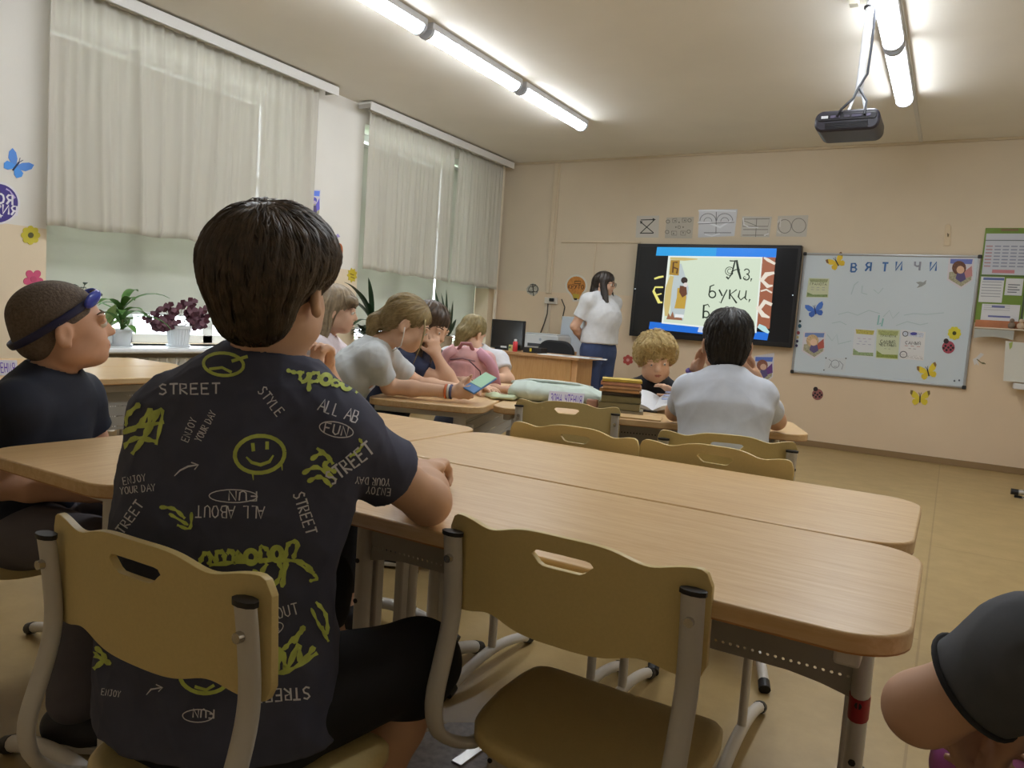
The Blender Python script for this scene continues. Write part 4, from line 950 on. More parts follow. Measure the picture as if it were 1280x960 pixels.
B.hair([('e', (0, -.012, .046), (.084, .102, .080)), ('e', (0, .012, .066), (.075, .078, .054)), ('e', (0, -.060, .016), (.074, .050, .066)), ('e', (0, -.056, -.036), (.056, .034, .046)),
        ('e', (.060, -.010, .046), (.028, .066, .044)), ('e', (-.060, -.010, .046), (.028, .066, .044)), ('e', (.026, .058, .052), (.042, .036, .030)), ('e', (-.026, .058, .052), (.042, .036, .030)),
        ('se', (0, .112, -.050), (.085, .062, .085), .004), ('se', (.094, .012, -.034), (.036, .042, .058), .004), ('se', (-.094, .012, -.034), (.036, .042, .058), .004)],
       hairB, ridges=.0009, vox=.004, crown=(.01, -.045, .118), locks=dict(n=3800, length=.070, width=.0040, lift=.003, down=.35, curl=.0015, zmin=-.045))
# bead string at the nape
# ---------------------------------------------------------------- prints on the shirt: brushed onto the cloth surface
def on_cloth(obj, root, items, name, mat, off=.0016, maxpx=7):
    """items: (verts in picture px, faces); every point is set down on the cloth and lifted by a hair's breadth"""
    me = obj.data; o_ = np.array(root.matrix_basis.translation); c = vcos(me)+o_
    tr = BVHTree.FromPolygons([Vector(p) for p in c], [tuple(p.vertices) for p in me.polygons]); mb = MB()
    for vs, fs in items:
        bm = bmesh.new(); bv = [bm.verts.new((x, y, 0)) for x, y in vs]
        for f_ in fs:
            try: bm.faces.new([bv[i] for i in f_])
            except Exception: pass
        bmesh.ops.triangulate(bm, faces=bm.faces)
        for _ in range(5):
            e = [e for e in bm.edges if e.calc_length() > maxpx]
            if not e: break
            bmesh.ops.subdivide_edges(bm, edges=e, cuts=1); bmesh.ops.triangulate(bm, faces=bm.faces)
        bm.verts.index_update(); hit = {}
        for v in bm.verts:
            d_ = nrm(ray(v.co.x, v.co.y)); h, n, _, _ = tr.ray_cast(Vector(CAM), Vector(d_))
            if h is not None: hit[v.index] = np.array(h)+np.array(n)*off
        ids = {}; L_ = []
        F_ = [[v.index for v in f_.verts] for f_ in bm.faces]
        F_ = [f_ for f_ in F_ if all(i in hit for i in f_) and max(np.linalg.norm(hit[f_[a]]-hit[f_[a-1]]) for a in range(3)) < .03]
        for f_ in F_:
            for i in f_:
                if i not in ids: ids[i] = len(L_); L_.append(hit[i])
        mb.add(L_, [tuple(ids[i] for i in f_) for f_ in F_]); bm.free()
    return mb.build(name, mat, obj, world=True, smooth=180)
GL_ = {'A': [[(0, 0), (.4, 1), (.8, 0)], [(.15, .38), (.65, .38)]], 'B': [[(0, 0), (0, 1), (.45, .95), (.5, .7), (.4, .53), (0, .5)], [(.4, .53), (.62, .35), (.5, .03), (0, 0)]], 'D': [[(0, 0), (0, 1), (.4, .9), (.62, .5), (.4, .08), (0, 0)]],
       'E': [[(.6, 1), (0, 1), (0, 0), (.62, 0)], [(0, .52), (.5, .52)]], 'F': [[(.6, 1), (0, 1), (0, 0)], [(0, .52), (.5, .52)]], 'J': [[(.1, 1), (.6, 1)], [(.4, 1), (.4, .15), (.2, 0), (0, .15)]], 'L': [[(0, 1), (0, 0), (.5, 0)]],
       'N': [[(0, 0), (0, 1), (.6, 0), (.6, 1)]], 'O': [[(.32, 1), (.05, .8), (0, .4), (.2, .02), (.5, .05), (.66, .45), (.55, .85), (.32, 1)]], 'R': [[(0, 0), (0, 1), (.5, .93), (.5, .6), (0, .48), (.6, 0)]],
       'S': [[(.6, .9), (.3, 1), (.05, .8), (.2, .58), (.5, .45), (.58, .2), (.3, 0), (0, .1)]], 'T': [[(0, 1), (.7, 1)], [(.35, 1), (.33, 0)]], 'U': [[(0, 1), (.03, .2), (.28, 0), (.55, .15), (.6, 1)]], 'Y': [[(0, 1), (.32, .5), (.66, 1)], [(.32, .5), (.28, 0)]], ' ': []}
def scrawl(txt, x, y, size, ang, w=1.6, sx=.9):
    """hand-drawn capitals: baseline start (x, y) in px, ang clockwise in degrees"""
    out = []; ca, sa = math.cos(math.radians(ang)), math.sin(math.radians(ang)); u = 0
    for ch in txt:
        for st in GL_[ch]:
            P = [(x+(u+a*size*sx)*ca+(b*size)*sa, y+(u+a*size*sx)*sa-(b*size)*ca) for a, b in st]; out.append(strip(P, w))
        u += size*(.88 if ch != ' ' else .5)*sx
    return out
def ring(cx, cy, rx, ry, w, ang=0, a0=0, a1=360):
    P = []
    for i in range(25):
        t = math.radians(a0+(a1-a0)*i/24); x, y = rx*math.cos(t), ry*math.sin(t); c_, s_ = math.cos(math.radians(ang)), math.sin(math.radians(ang)); P.append((cx+x*c_-y*s_, cy+x*s_+y*c_))
    return strip(P, w)
wh = []
wh += scrawl('STREET', 200, 494, 13, -1, 2.2, 1.15); wh += scrawl('STYLE', 322, 490, 12, 52, 1.6, .8)
wh += scrawl('ALL AB', 397, 513, 15, 19, 1.7, .72); wh += scrawl('FUN', 405, 540, 12, 12, 1.8, 1.0); wh.append(ring(420, 537, 21, 9, 1.3, 12))
wh += scrawl('ENJOY', 236, 553, 9, -68, 1.2, .8); wh += scrawl('YOUR DAY', 252, 553, 9, -62, 1.2, .7)
wh += scrawl('ENJOY', 156, 606, 9, -10, 1.1, .75); wh += scrawl('YOUR DAY', 152, 618, 9, -6, 1.1, .75)
wh += [strip([(219, 595), (226, 588), (236, 583), (248, 581)], [1, 2, 2.4, 1.6]), strip([(240, 578), (249, 581), (244, 587)], 1.6)]
wh += scrawl('FUN', 321, 614, 12, 181, 1.8, 1.2); wh.append(ring(292, 620, 30, 8, 1.3, 1))
wh += scrawl('ALL ABOUT', 331, 633, 15, 181, 1.6, .78); wh += scrawl('STREET', 150, 676, 12, -55, 1.8, .9); wh += scrawl('STYLE', 213, 684, 11, 182, 1.7, .85)
wh += scrawl('STREET', 415, 606, 17, -38, 2.6, .78); wh += scrawl('STREET', 366, 618, 14, 72, 2.0, .75)
wh += scrawl('YOUR DAY', 487, 598, 9, 184, 1.2, .75); wh += scrawl('ENJOY', 488, 610, 9, 186, 1.2, .8)
wh += scrawl('ABOUT', 328, 778, 14, -14, 1.5, .8); wh += scrawl('FUN', 330, 797, 11, -22, 1.6, .8); wh.append(ring(337, 788, 18, 8, 1.2, -25))
wh += scrawl('STREET', 386, 858, 15, 176, 2.4, .9); wh += [strip([(184, 868), (190, 861), (203, 859)], [1, 2, 1.4]), strip([(196, 855), (204, 859), (199, 864)], 1.4)]
wh += scrawl('FUN', 268, 886, 11, 182, 1.8, 1.0); wh.append(ring(248, 894, 19, 8, 1.3, 0)); wh += scrawl('ENJOY', 128, 868, 8, 8, 1.0, .7)
on_cloth(mainshirt, B.root, wh, 'white_print', M('dedee6', .8))
lm = []
sm = lambda cx, cy, rx, ry, ang=0: [ring(cx, cy, rx, ry, 5, ang), strip([(cx-9, cy-14), (cx-8, cy-4)], 4.5), strip([(cx+9, cy-16), (cx+9, cy-6)], 4.5), strip([(cx-17, cy+3), (cx-10, cy+10), (cx+1, cy+13), (cx+12, cy+9), (cx+17, cy+1)], [2, 4, 4.5, 4, 2])]
lm += sm(325, 568, 31, 23, -6); lm += [strip([(316, 590), (317, 600)], [3, 1]), strip([(352, 578), (353, 588)], [3, 1])]
lm += [ring(280, 456, 25, 14, 4, 4), strip([(262, 462), (278, 460), (290, 466)], 3.5), strip([(290, 452), (310, 446)], 4)]
def smooth_line(pts, n=5):
    P = [np.array(p, float) for p in pts]; out = []
    for i in range(len(P)-1):
        p0, p1, p2, p3 = P[max(i-1, 0)], P[i], P[i+1], P[min(i+2, len(P)-1)]
        for q in range(n):
            u = q/n; out.append(tuple(.5*((2*p1)+(-p0+p2)*u+(2*p0-5*p1+4*p2-p3)*u*u+(-p0+3*p1-3*p2+p3)*u**3)))
    return out+[tuple(P[-1])]
def scrib(pts, w=7):
    P = smooth_line(pts); n = len(P); return strip(P, [w*(.72+.28*math.sin(2.1*i+len(P)))*(.75 if i in (0, n-1) else 1) for i in range(n)])
# big brushed scribbles
lm += [scrib([(176, 505), (160, 520), (158, 540), (176, 530), (190, 512), (184, 540), (172, 560)], 8), scrib([(200, 512), (186, 540), (166, 568)], 8), scrib([(152, 562), (170, 548), (196, 552)], 8), scrib([(150, 545), (164, 536), (206, 528)], 7), scrib([(188, 520), (204, 514), (196, 556)], 6)]
lm += [scrib([(358, 463), (368, 466), (380, 466)], 6), scrib([(376, 464), (375, 474), (381, 478), (386, 466)], 6), scrib([(387, 466), (386, 490)], 7), scrib([(388, 468), (397, 467), (398, 476), (388, 478)], 6), ring(407, 475, 6, 6, 5.5), scrib([(417, 470), (424, 472), (424, 482), (416, 482), (416, 476), (424, 477)], 5), ring(433, 482, 5.5, 5.5, 5), scrib([(441, 480), (448, 486), (444, 492)], 5)]
lm += [scrib([(396, 560), (412, 574), (404, 582), (420, 590)], 7), scrib([(388, 575), (404, 566), (416, 580)], 7), scrib([(378, 592), (396, 584), (420, 600)], 7), scrib([(384, 602), (400, 596), (414, 608)], 7), scrib([(448, 548), (452, 556), (444, 566), (436, 570)], 5)]
lm += [scrib([(200, 634), (218, 636), (232, 648)], 6), scrib([(212, 642), (236, 656)], 5), scrib([(240, 640), (238, 660), (222, 656)], 5)]
lm += [scrib([(250, 704), (256, 692), (264, 694), (262, 706)], 8), scrib([(270, 706), (272, 690), (280, 692), (281, 706)], 8), scrib([(284, 692), (290, 688), (294, 704), (298, 690), (304, 703)], 8), ring(314, 696, 7, 8, 7), scrib([(326, 704), (326, 684), (335, 688), (336, 700), (328, 700)], 7), ring(346, 692, 6, 8, 7), scrib([(356, 700), (360, 680), (372, 678), (366, 698)], 7), scrib([(262, 706), (300, 702), (340, 700), (376, 702), (392, 716)], 7),
       scrib([(334, 704), (326, 720), (340, 732), (352, 714), (346, 700)], 7), scrib([(358, 700), (352, 734)], 8), scrib([(366, 698), (384, 712), (396, 722), (386, 726)], 5), scrib([(316, 712), (334, 726), (330, 738)], 6)]
lm += [scrib([(322, 812), (340, 806), (352, 812), (366, 798), (380, 786)], 7), scrib([(318, 846), (330, 822), (344, 838), (352, 814), (358, 836), (372, 806), (376, 828), (392, 808)], 9), scrib([(330, 842), (360, 838), (396, 816)], 8), scrib([(380, 782), (366, 804)], 8),
       scrib([(394, 752), (406, 768), (408, 792), (400, 782)], 6), scrib([(388, 760), (400, 784), (410, 802)], 5)]
lm += [ring(256, 846, 30, 20, 5, 4), strip([(240, 838), (246, 844)], 5), strip([(244, 858), (258, 862), (268, 856)], 4), scrib([(120, 808), (132, 822), (118, 836)], 8), scrib([(116, 816), (140, 830)], 8), scrib([(124, 800), (146, 818)], 7)]
lm += [scrib([(214, 462), (208, 452), (214, 446)], 4)]
on_cloth(mainshirt, B.root, lm, 'lime_print', M('c6d46c', .8, var=.2, scale=40), off=.0013)

# ---------------------------------------------------------------- boy with swimming goggles
G = kid('boy with blue goggles pushed up on his shaved head, in a navy shirt', (-2.0, 1.03, .47), 58, (-1.93, 1.03, .842), (-1.905, 1.045, .968), sph(24, 12), cloth('1d2333', .1), cloth('5f5b62'),
        dict(R=dict(el=V(-1.90, .90, .60), wr=V(-1.80, 1.06, .565), d=V(.4, .8, -.2), p=V(0, 0, -1), curl=.5), L=dict(el=V(-2.02, 1.22, .61), wr=V(-1.86, 1.2, .57), d=V(.8, -.3, -.1), p=V(0, 0, -1), curl=.5)),
        vox=.005, skinhex='d6a88c', up=(-.05, -.25, 1), hsc=1.08, trouser=1.9, wmul=1.04, shd=.125, infl=.016, lid=.1, seed=21, legs=dict(R=(V(-1.95, .97, .46), V(-1.70, 1.0, .47), V(-1.66, .955, .09)), L=(V(-2.02, 1.09, .46), V(-1.72, 1.22, .47), V(-1.70, 1.20, .09))), freq=.8)
G.hair([('e', (0, -.014, .034), (.0735, .0915, .0765)), ('e', (0, -.055, -.012), (.062, .047, .055)), ('se', (0, .100, -.022), (.085, .066, .092), .003), ('se', (.086, .012, -.030), (.030, .028, .048), .004), ('se', (-.086, .012, -.030), (.030, .028, .048), .004), ('se', (0, .02, -.09), (.12, .09, .045), .004)],
       M('54483e', .8, var=.25, scale=160, h2='6e6054', bump=.3), ridges=0)
pts = [G.L(.0775*math.cos(t), -.012+.0965*math.sin(t), .022+.048*math.sin(t)) for t in np.linspace(0, 2*math.pi, 41)]
st = MB().tube(pts, .0095, 10, flat=.32, cap=False, up=G.hR[:, 2]).build('goggle_strap', M('1c2048', .5), G.root, world=True, smooth=180)
for x in (-1, 1):
    ln = MB(); ln.ball(G.L(x*.043, .068, .060), (.038, .010, .021), 16, 10, Matrix(G.hR.tolist()) @ Euler((math.radians(-22), math.radians(x*14), math.radians(-x*38))).to_matrix()); ln.build('goggle_lens', M('2f45b8', .12, spec=.8), G.root, world=True, smooth=180)
MB().tube([G.L(-.018, .088, .066), G.L(.018, .088, .066)], .005, 8).build('goggle_bridge', M('1c2048', .5), G.root, world=True)

# ---------------------------------------------------------------- child hidden behind, hands clasped
K = kid('child with clasped hands, mostly hidden behind the boy in the patterned shirt', (-2.02, 1.71, .47), 85, (-1.955, 1.735, .905), (-1.925, 1.745, 1.012), sph(75, 0), cloth('dfe2e6'), cloth('30343f'),
        dict(R=dict(el=V(-1.73, 1.655, .742), wr=V(-1.738, 1.735, .865), d=V(-.05, .35, 1), p=V(.1, 1, -.3), curl=.9, thumb=1), L=dict(el=V(-1.74, 1.87, .742), wr=V(-1.742, 1.80, .868), d=V(-.05, -.35, 1), p=V(.1, -1, -.3), curl=.8, thumb=-1)), vox=.006, hand_sc=1.0)
K.hair([('e', (0, -.014, .040), (.079, .096, .078)), ('e', (0, -.058, -.012), (.066, .050, .065)), ('se', (0, .105, -.035), (.085, .066, .095), .004)], M('4d3f30', .5, var=.2, scale=60), ridges=.001)

# ---------------------------------------------------------------- long-haired girl by the wall
hc = PD(419, 388, 3.9)
W0 = kid('girl with loose light brown hair and pale pink top, before the wall between windows', hc+V(-.12, -.06, -.66), 60, hc+V(-.05, -.025, -.135), hc, sph(52, -5), cloth('e3d9df'), cloth('6a6a78'),
         dict(R=dict(el=hc+V(.10, -.04, -.30), wr=hc+V(.22, .10, -.32), d=V(.7, .5, .1), p=V(0, 0, -1)), L=dict(el=hc+V(.0, .22, -.32), wr=hc+V(.18, .2, -.32), d=V(.8, -.2, 0), p=V(0, 0, -1))), vox=.007, shd=.12, shdrop=.055, sc=1.14)
W0.hair([('e', (0, -.014, .040), (.080, .098, .080)), ('c', (.050, -.030, .02), (.072, -.045, -.15), .042, .034), ('c', (-.050, -.03, .02), (-.072, -.05, -.16), .042, .035), ('c', (0, -.07, .02), (0, -.115, -.19), .055, .045), ('c', (-.05, .07, .05), (.05, .075, .05), .022, .022), ('se', (0, .11, -.045), (.07, .055, .085), .004)],
        M('80705a', .45, var=.25, scale=50, h2='a08e72'), ridges=.0015, locks=dict(n=160, length=.12, width=.006, down=1.2))

# ---------------------------------------------------------------- girl with earphones
hc = PD(509, 405, 3.13); nk = PD(474, 430, 3.14)
E1 = kid('girl with low ponytail and white earphones, in a white shirt, holding a phone', nk+V(-.26, -.10, -.42), 60, nk, hc, sph(54, -24), cloth('d3dadf'), M('a9bd5c', .85, var=.45, scale=22, h2='5f6f3a'),
         dict(R=dict(el=V(-2.02, 2.455, .752), wr=V(-1.765, 2.565, .752), d=V(.88, .45, .02), p=V(-.3, .6, .3), curl=.8, thumb=1), L=dict(el=V(-2.05, 2.68, .752), wr=V(-1.80, 2.66, .755), d=V(.95, -.05, .03), p=V(0, -.7, .5), curl=.75, thumb=-1)),
         vox=.0055, shd=.118, up=(.3, .2, 1), hsc=1.04, skinhex='e1b99d', sleeve=.70, shdrop=.05, sleeve_r=.016, infl=.009, lid=.75, seed=31, ears=True)
E1.hair([('e', (0, -.014, .038), (.0765, .094, .078)), ('e', (0, -.060, -.010), (.060, .045, .055)), ('c', (0, -.095, -.015), (0, -.115, -.05), .026, .030), ('c', (0, -.115, -.05), (0, -.10, -.13), .028, .016), ('se', (0, .105, -.040), (.072, .060, .092), .004), ('se', (.084, .010, -.045), (.030, .030, .052), .004), ('se', (-.084, .010, -.045), (.030, .030, .052), .004)],
        M('86734c', .45, var=.25, scale=60, h2='a48f64'), ridges=.0012, crown=(0, .05, .10), locks=dict(n=380, length=.09, width=.004, down=.1))
for x, l in ((.05, .12), (.056, .13)):
    MB().tube([E1.L(x, .055, .05), E1.L(x+.012, .075, .01), E1.L(x+.012, .088, -.05), E1.L(x+.004, .095, -l)], [.004, .004, .003, .001], 6).build('hair_wisp', M('a8966a', .5), E1.root, world=True, smooth=180)
MB().tube([E1.L(.078, .0, -.012), E1.L(.076, .012, -.05), E1.L(.07, .02, -.085), E1.L(.06, .0, -.12)], .0022, 6).build('earphone_lead', M('e8e6e2', .5), E1.root, world=True, smooth=180)
for k, (q, h1) in enumerate(((.035, 'd8703c'), (.024, 'e9e6e2'), (.013, '4a4f78'))):
    pr_ = V(-1.765, 2.565, .752)-nrm(V(.255, .11, 0))*q; pts = [pr_+.027*(math.cos(t)*nrm(V(-.11, .255, 0))+math.sin(t)*V(0, 0, 1)) for t in np.linspace(0, 2*math.pi, 21)]
    MB().tube(pts, .0052, 6, cap=False).build('bracelet', M(h1, .5), E1.root, world=True, smooth=180)
# ---------------------------------------------------------------- girl in navy resting her head on her hand
hc = PD(537, 408, 3.5)
E2 = kid('dark-haired girl in a navy top resting her cheek on her hand', hc+V(-.27, -.02, -.56), 78, hc+V(-.07, .0, -.118), hc, sph(92, -22), cloth('232a45'), cloth('2d3348'),
         dict(R=dict(el=hc+V(.17, -.02, -.268), wr=hc+V(.085, -.055, -.125), d=V(-.25, -.1, 1), p=V(-.9, .4, .2), curl=.45, thumb=1), L=dict(el=hc+V(.02, .2, -.268), wr=hc+V(.25, .10, -.265), d=V(.9, -.3, .02), p=V(0, 0, -1), curl=.3)),
         vox=.006, shd=.12, skinhex='d9b094', up=(.3, .1, 1), lid=.8, seed=41, sleeve=.45)
E2.hair([('e', (0, -.014, .040), (.079, .096, .080)), ('c', (.056, -.0, .02), (.060, .03, -.20), .034, .022), ('c', (-.056, -.0, .02), (-.06, .03, -.20), .034, .022), ('c', (0, -.06, .02), (0, -.10, -.20), .055, .04), ('c', (.062, .02, -.04), (.070, .085, -.24), .026, .016), ('se', (0, .11, -.045), (.058, .058, .095), .004)],
        M('3a2c22', .42, var=.25, scale=60, h2='57432f'), ridges=.0014, locks=dict(n=200, length=.13, width=.005, down=1.2))
# ---------------------------------------------------------------- child behind the backpack
hc = PD(591, 415, 4.5)
E3 = kid('child in a white shirt bent over behind the pink backpack', hc+V(-.10, .14, -.54), 150, hc+V(.03, -.02, -.095), hc, sph(10, -18), cloth('dfe0e6'), cloth('3a3f4e'),
         dict(R=dict(el=hc+V(-.14, -.2, -.25), wr=hc+V(.02, -.30, -.26), d=V(.8, -.2, 0), p=V(0, 0, -1)), L=dict(el=hc+V(.27, .0, -.26), wr=hc+V(.16, -.2, -.26), d=V(-.5, -.6, 0), p=V(0, 0, -1))), vox=.007, up=(.2, 0, 1), shd=.145, hsc=.9)
E3.hair([('e', (0, -.014, .038), (.078, .096, .079)), ('e', (0, -.06, -.012), (.066, .05, .06)), ('c', (0, -.08, -.03), (0, -.07, -.12), .05, .03), ('se', (0, .108, -.035), (.08, .062, .092), .004)], M('7f7148', .5, var=.25, scale=60, h2='9c8d62'), ridges=.0012, locks=dict(n=160, length=.07, width=.005))
# ---------------------------------------------------------------- standing woman
base = V(-3.06, 6.94, 0); faz = 112; f = sph(faz); r = V(f[1], -f[0], 0); T = Person('standing person with long dark hair and glasses, white T-shirt and blue jeans', base, .008, skinhex='d0a78e')
b = lambda z, o=0, s_=0: base+V(0, 0, z)+f*o+r*s_
T.trunk([(b(.84, -.01), .175, .135), (b(.95), .165, .125), (b(1.06, .01), .155, .125), (b(1.18, .01), .165, .135), (b(1.28, -.01), .155, .105), (b(1.345, -.02), .10, .06), (b(1.385, -.02), .05, .05)], r, infl=.018)
T.B(ell(b(1.17, .035), V(.145, .14, .11)), .06); T.shirt.append((ell(b(1.15, .035), V(.165, .158, .14)), .08, 'add')); T.shirt.append((econe(b(.86), b(1.0), .196, .182, .158, .146, r), .05, 'add'))
for sg in (1, -1):
    sh_ = b(1.31, -.015, sg*.175); el = b(1.05, -.11, sg*.245); wr = b(.92, -.17, sg*.07)
    T.arm(sh_, el, wr, (.056, .045, .042, .028), .66, .022); T.hand(wr, -r*sg+V(0, 0, -.2), -f, 1.08, .5, sg, .1)
    T.shirt.append((rcone(b(1.33, -.02, sg*.06), sh_, .065, .075), .05, 'add'))
    T.leg(b(.82, 0, sg*.09), b(.46, .015, sg*.095), b(.09, -.02, sg*.10), (.105, .07, .065, .042), 1.98, .012); T.foot(b(.09, -.02, sg*.10), f+r*sg*.15, 'd8d4d0', .25)
T.pants.append((econe(b(.80, -.012), b(.98), .185, .172, .146, .132, r), .04, 'add'))
hc = b(1.488, .012)
T.head(hc, sph(88, -4), (0, 0, 1), 1.08, neck=b(1.37, -.02), lid=.3, neckr=.046, browhex='2a2018'); T.finish_body()
T.finish_shirt(cloth('d4d6da'), (b(.895), V(0, 0, -1)), rcone(b(1.385, -.015), b(1.5, .02), .058, .085), disp=.007, seed=51, freq=.8); T.finish_pants(cloth('36456b'))
T.hair([('e', (0, -.014, .040), (.080, .097, .080)), ('c', (.052, .0, .02), (.088, .10, -.25), .034, .026), ('c', (-.052, .0, .02), (-.088, .10, -.25), .034, .026), ('c', (0, -.06, .02), (0, -.085, -.16), .06, .05), ('c', (.03, -.05, -.1), (.085, -.02, -.24), .045, .035), ('se', (0, .112, -.045), (.058, .060, .095), .004)],
       M('1d1714', .4, var=.3, scale=60, h2='33271f'), ridges=.0016, locks=dict(n=160, length=.16, width=.006, down=1.3))
gm = M('17171a', .3)
for x in (-1, 1):
    pts = [T.L(x*.030+.022*math.cos(t), .1005-.006*abs(x*.030+.022*math.cos(t))/.05, .002+.018*math.sin(t)) for t in np.linspace(0, 2*math.pi, 21)]
    MB().tube(pts, .0022, 6, cap=False).build('glasses_rim', gm, T.root, world=True, smooth=180)
    MB().tube([T.L(x*.052, .096, .006), T.L(x*.074, .05, .008), T.L(x*.077, .0, .006)], .0018, 6).build('glasses_temple', gm, T.root, world=True, smooth=180)
# ---------------------------------------------------------------- curly blond boy
hc = PD(819, 449, 3.56)
BB = kid('curly blond boy in a black T-shirt looking down at a book', hc+V(-.09, .24, -.535), 161, hc+V(-.015, .06, -.112), hc, sph(150, -14), cloth('1a1c26', .1), cloth('333844'),
         dict(R=dict(el=V(-1.39, 3.44, .740), wr=V(-1.245, 3.275, .756), d=V(.75, -.35, .12), p=V(.1, -.5, -.6), curl=.5, thumb=1), L=dict(el=V(-1.03, 3.50, .745), wr=V(-1.055, 3.29, .765), d=V(-.45, -.35, .6), p=V(-.3, -.5, -.6), curl=.4, thumb=-1)),
         vox=.0055, skinhex='e2ba9e', up=(.05, -.3, 1), hsc=1.02, lid=.97, browhex='a08a58', seed=61, shd=.118, eyehex='5a7080')
BB.hair([('e', (0, -.010, .052), (.084, .096, .078)), ('e', (.03, .055, .080), (.045, .036, .030)), ('e', (-.03, .055, .080), (.045, .036, .030)), ('e', (0, -.06, .0), (.070, .05, .06)), ('e', (.066, .01, .035), (.026, .05, .045)), ('e', (-.066, .01, .035), (.026, .05, .045)), ('se', (0, .118, -.045), (.075, .060, .085), .004), ('se', (.09, .02, -.045), (.03, .035, .045), .004), ('se', (-.09, .02, -.045), (.03, .035, .045), .004)],
        M('b0955a', .5, var=.3, scale=45, h2='d2ba80'), ridges=.002, crown=(.02, -.03, .12), freq=44, locks=dict(n=1100, length=.034, width=.0042, lift=.008, down=.2, curl=.006))
pm = []
o_ = BB.root
# white lettering across the chest, half hidden by the book
cpt = hc+V(.05, -.02, -.235); shm = [c for c in BB.root.children if c.name.startswith('t_shirt')][0]
tr_ = BVHTree.FromPolygons([Vector(p) for p in vcos(shm.data)+np.array(BB.root.matrix_basis.translation)], [tuple(p.vertices) for p in shm.data.polygons])
mb = MB(); it = []; u = -.085
for k in range(7):
    for st in ([(0, 0), (0, .024 if k in (1, 4) else .016)], [(0, .012), (.008, .016), (.013, .011), (.013, 0)]): it.append(strip([(u+a, b_) for a, b_ in st], .0045))
    u += .024
for vs, fs in it:
    L_ = []
    for x, y in vs:
        o0 = cpt+(-BB.r)*x+V(0, 0, y); h, n, _, _ = tr_.ray_cast(Vector(o0+BB.f*.4), Vector(-BB.f)); L_.append((np.array(h)+np.array(n)*.002) if h is not None else o0+BB.f*.09)
    mb.add(L_, fs)
mb.build('white_print', M('dcdcdc', .8), shm, world=True, smooth=0)
# ---------------------------------------------------------------- dark-haired boy in white, from behind
hc = PD(909, 430, 2.68)
WB_ = kid('dark-haired boy in a plain white T-shirt, back turned, head propped on both hands', (-.632, 2.53, .47), -19, hc+V(.02, -.055, -.115), hc, sph(-17, -6), cloth('ccd2de'), cloth('2c3040'),
          dict(R=dict(el=V(-.555, 2.98, .752), wr=hc+V(.085, .10, -.11), d=V(-.3, -.3, 1), p=V(-.8, -.5, 0), curl=.35, thumb=1), L=dict(el=V(-.915, 2.855, .752), wr=hc+V(-.12, .055, -.10), d=V(.35, -.2, 1), p=V(.8, -.3, 0), curl=.35, thumb=-1)),
          vox=.005, skinhex='d2a78a', hsc=1.06, seed=71, shd=.122, wmul=.94, infl=.018, sleeve=.60, sleeve_r=.018, freq=.7, hem=(V(-.63, 2.52, .50), V(0, 0, -1)))
WB_.hair([('e', (0, -.012, .042), (.079, .097, .080)), ('e', (0, -.056, -.008), (.070, .048, .066)), ('e', (0, -.055, -.055), (.052, .034, .036)), ('se', (0, .110, -.030), (.085, .066, .092), .004), ('se', (.088, .016, -.036), (.030, .032, .050), .004), ('se', (-.088, .016, -.036), (.030, .032, .050), .004)],
         M('14110f', .5, var=.3, scale=70, h2='251f1b'), ridges=.0012, crown=(0, -.03, .115), locks=dict(n=600, length=.045, width=.005, down=.3))
pts = [V(*(hc+V(-.125, .05, -.115)))+.024*(math.cos(t)*nrm(V(1, .2, -.3))+math.sin(t)*nrm(V(.1, 1, .2))) for t in np.linspace(0, 2*math.pi, 21)]
MB().tube(pts, .008, 8, cap=False).build('wristband', M('4a2f7a', .5), WB_.root, world=True, smooth=180)
# ---------------------------------------------------------------- person at the edge of the picture
sh_ = PD(1300, 822, .68); el = PD(1152, 886, .76); wr = PD(1190, 882, .92)
X_ = Person('person in a dark grey shirt at the picture edge, holding a pink pouch', (sh_[0]+.12, sh_[1]-.03, 0), .005, skinhex='cea488')
rr_ = V(1, .0, 0); nb = sh_+V(.13, .02, .055); pb_ = V(nb[0]+.08, nb[1]+.10, .44)
X_.trunk([(pb_, .135, .10), (pb_+(nb-pb_)*.35, .12, .09), (pb_+(nb-pb_)*.7, .115, .08), (pb_+(nb-pb_)*.9, .085, .06), (nb, .05, .05)], rr_, infl=.014)
X_.arm(sh_, el, wr, (.036, .033, .032, .024), .56, .014); X_.shirt.append((rcone(nb-V(.05, 0, .05), sh_, .042, .046), .05, 'add'))
shr = nb+V(.13, -.0, -.06); wr2 = PD(1276, 896, .90); X_.arm(shr, shr+V(.08, .06, -.2), wr2, (.046, .041, .038, .026), .52, .024); X_.shirt.append((rcone(nb+V(.05, 0, -.05), shr, .06, .066), .05, 'add'))
X_.hand(wr, PD(1212, 925, .94)-wr, V(.8, -.3, -.2), 1.0, .45, -1, .1); X_.hand(wr2, PD(1250, 935, .93)-wr2, V(-.9, .1, -.3), 1.0, .55, 1, .1)
for sg in (1, -1): 
    h = pb_+V(sg*.08, 0, 0); k = h+V(sg*.05+.08, .30, .03); X_.leg(h, k, V(k[0], k[1], .09), (.08, .058, .05, .034), 1.9, .014); X_.foot(V(k[0], k[1], .09), V(0, 1, 0), '333338', .23)
X_.pants.append((econe(pb_-V(0, 0, .04), pb_+V(0, 0, .08), .155, .15, .125, .115, rr_), .03, 'add'))
X_.head(nb+V(.0, .03, .12), sph(0, -30), (0, .3, 1), 1.05, neck=nb); X_.finish_body()
X_.finish_shirt(cloth('50535a', .12), (pb_-V(0, 0, .03), V(0, 0, -1)), rcone(nb, nb+V(0, .02, .1), .055, .08), disp=.005, seed=81, freq=1.3); X_.finish_pants(cloth('17181c'))
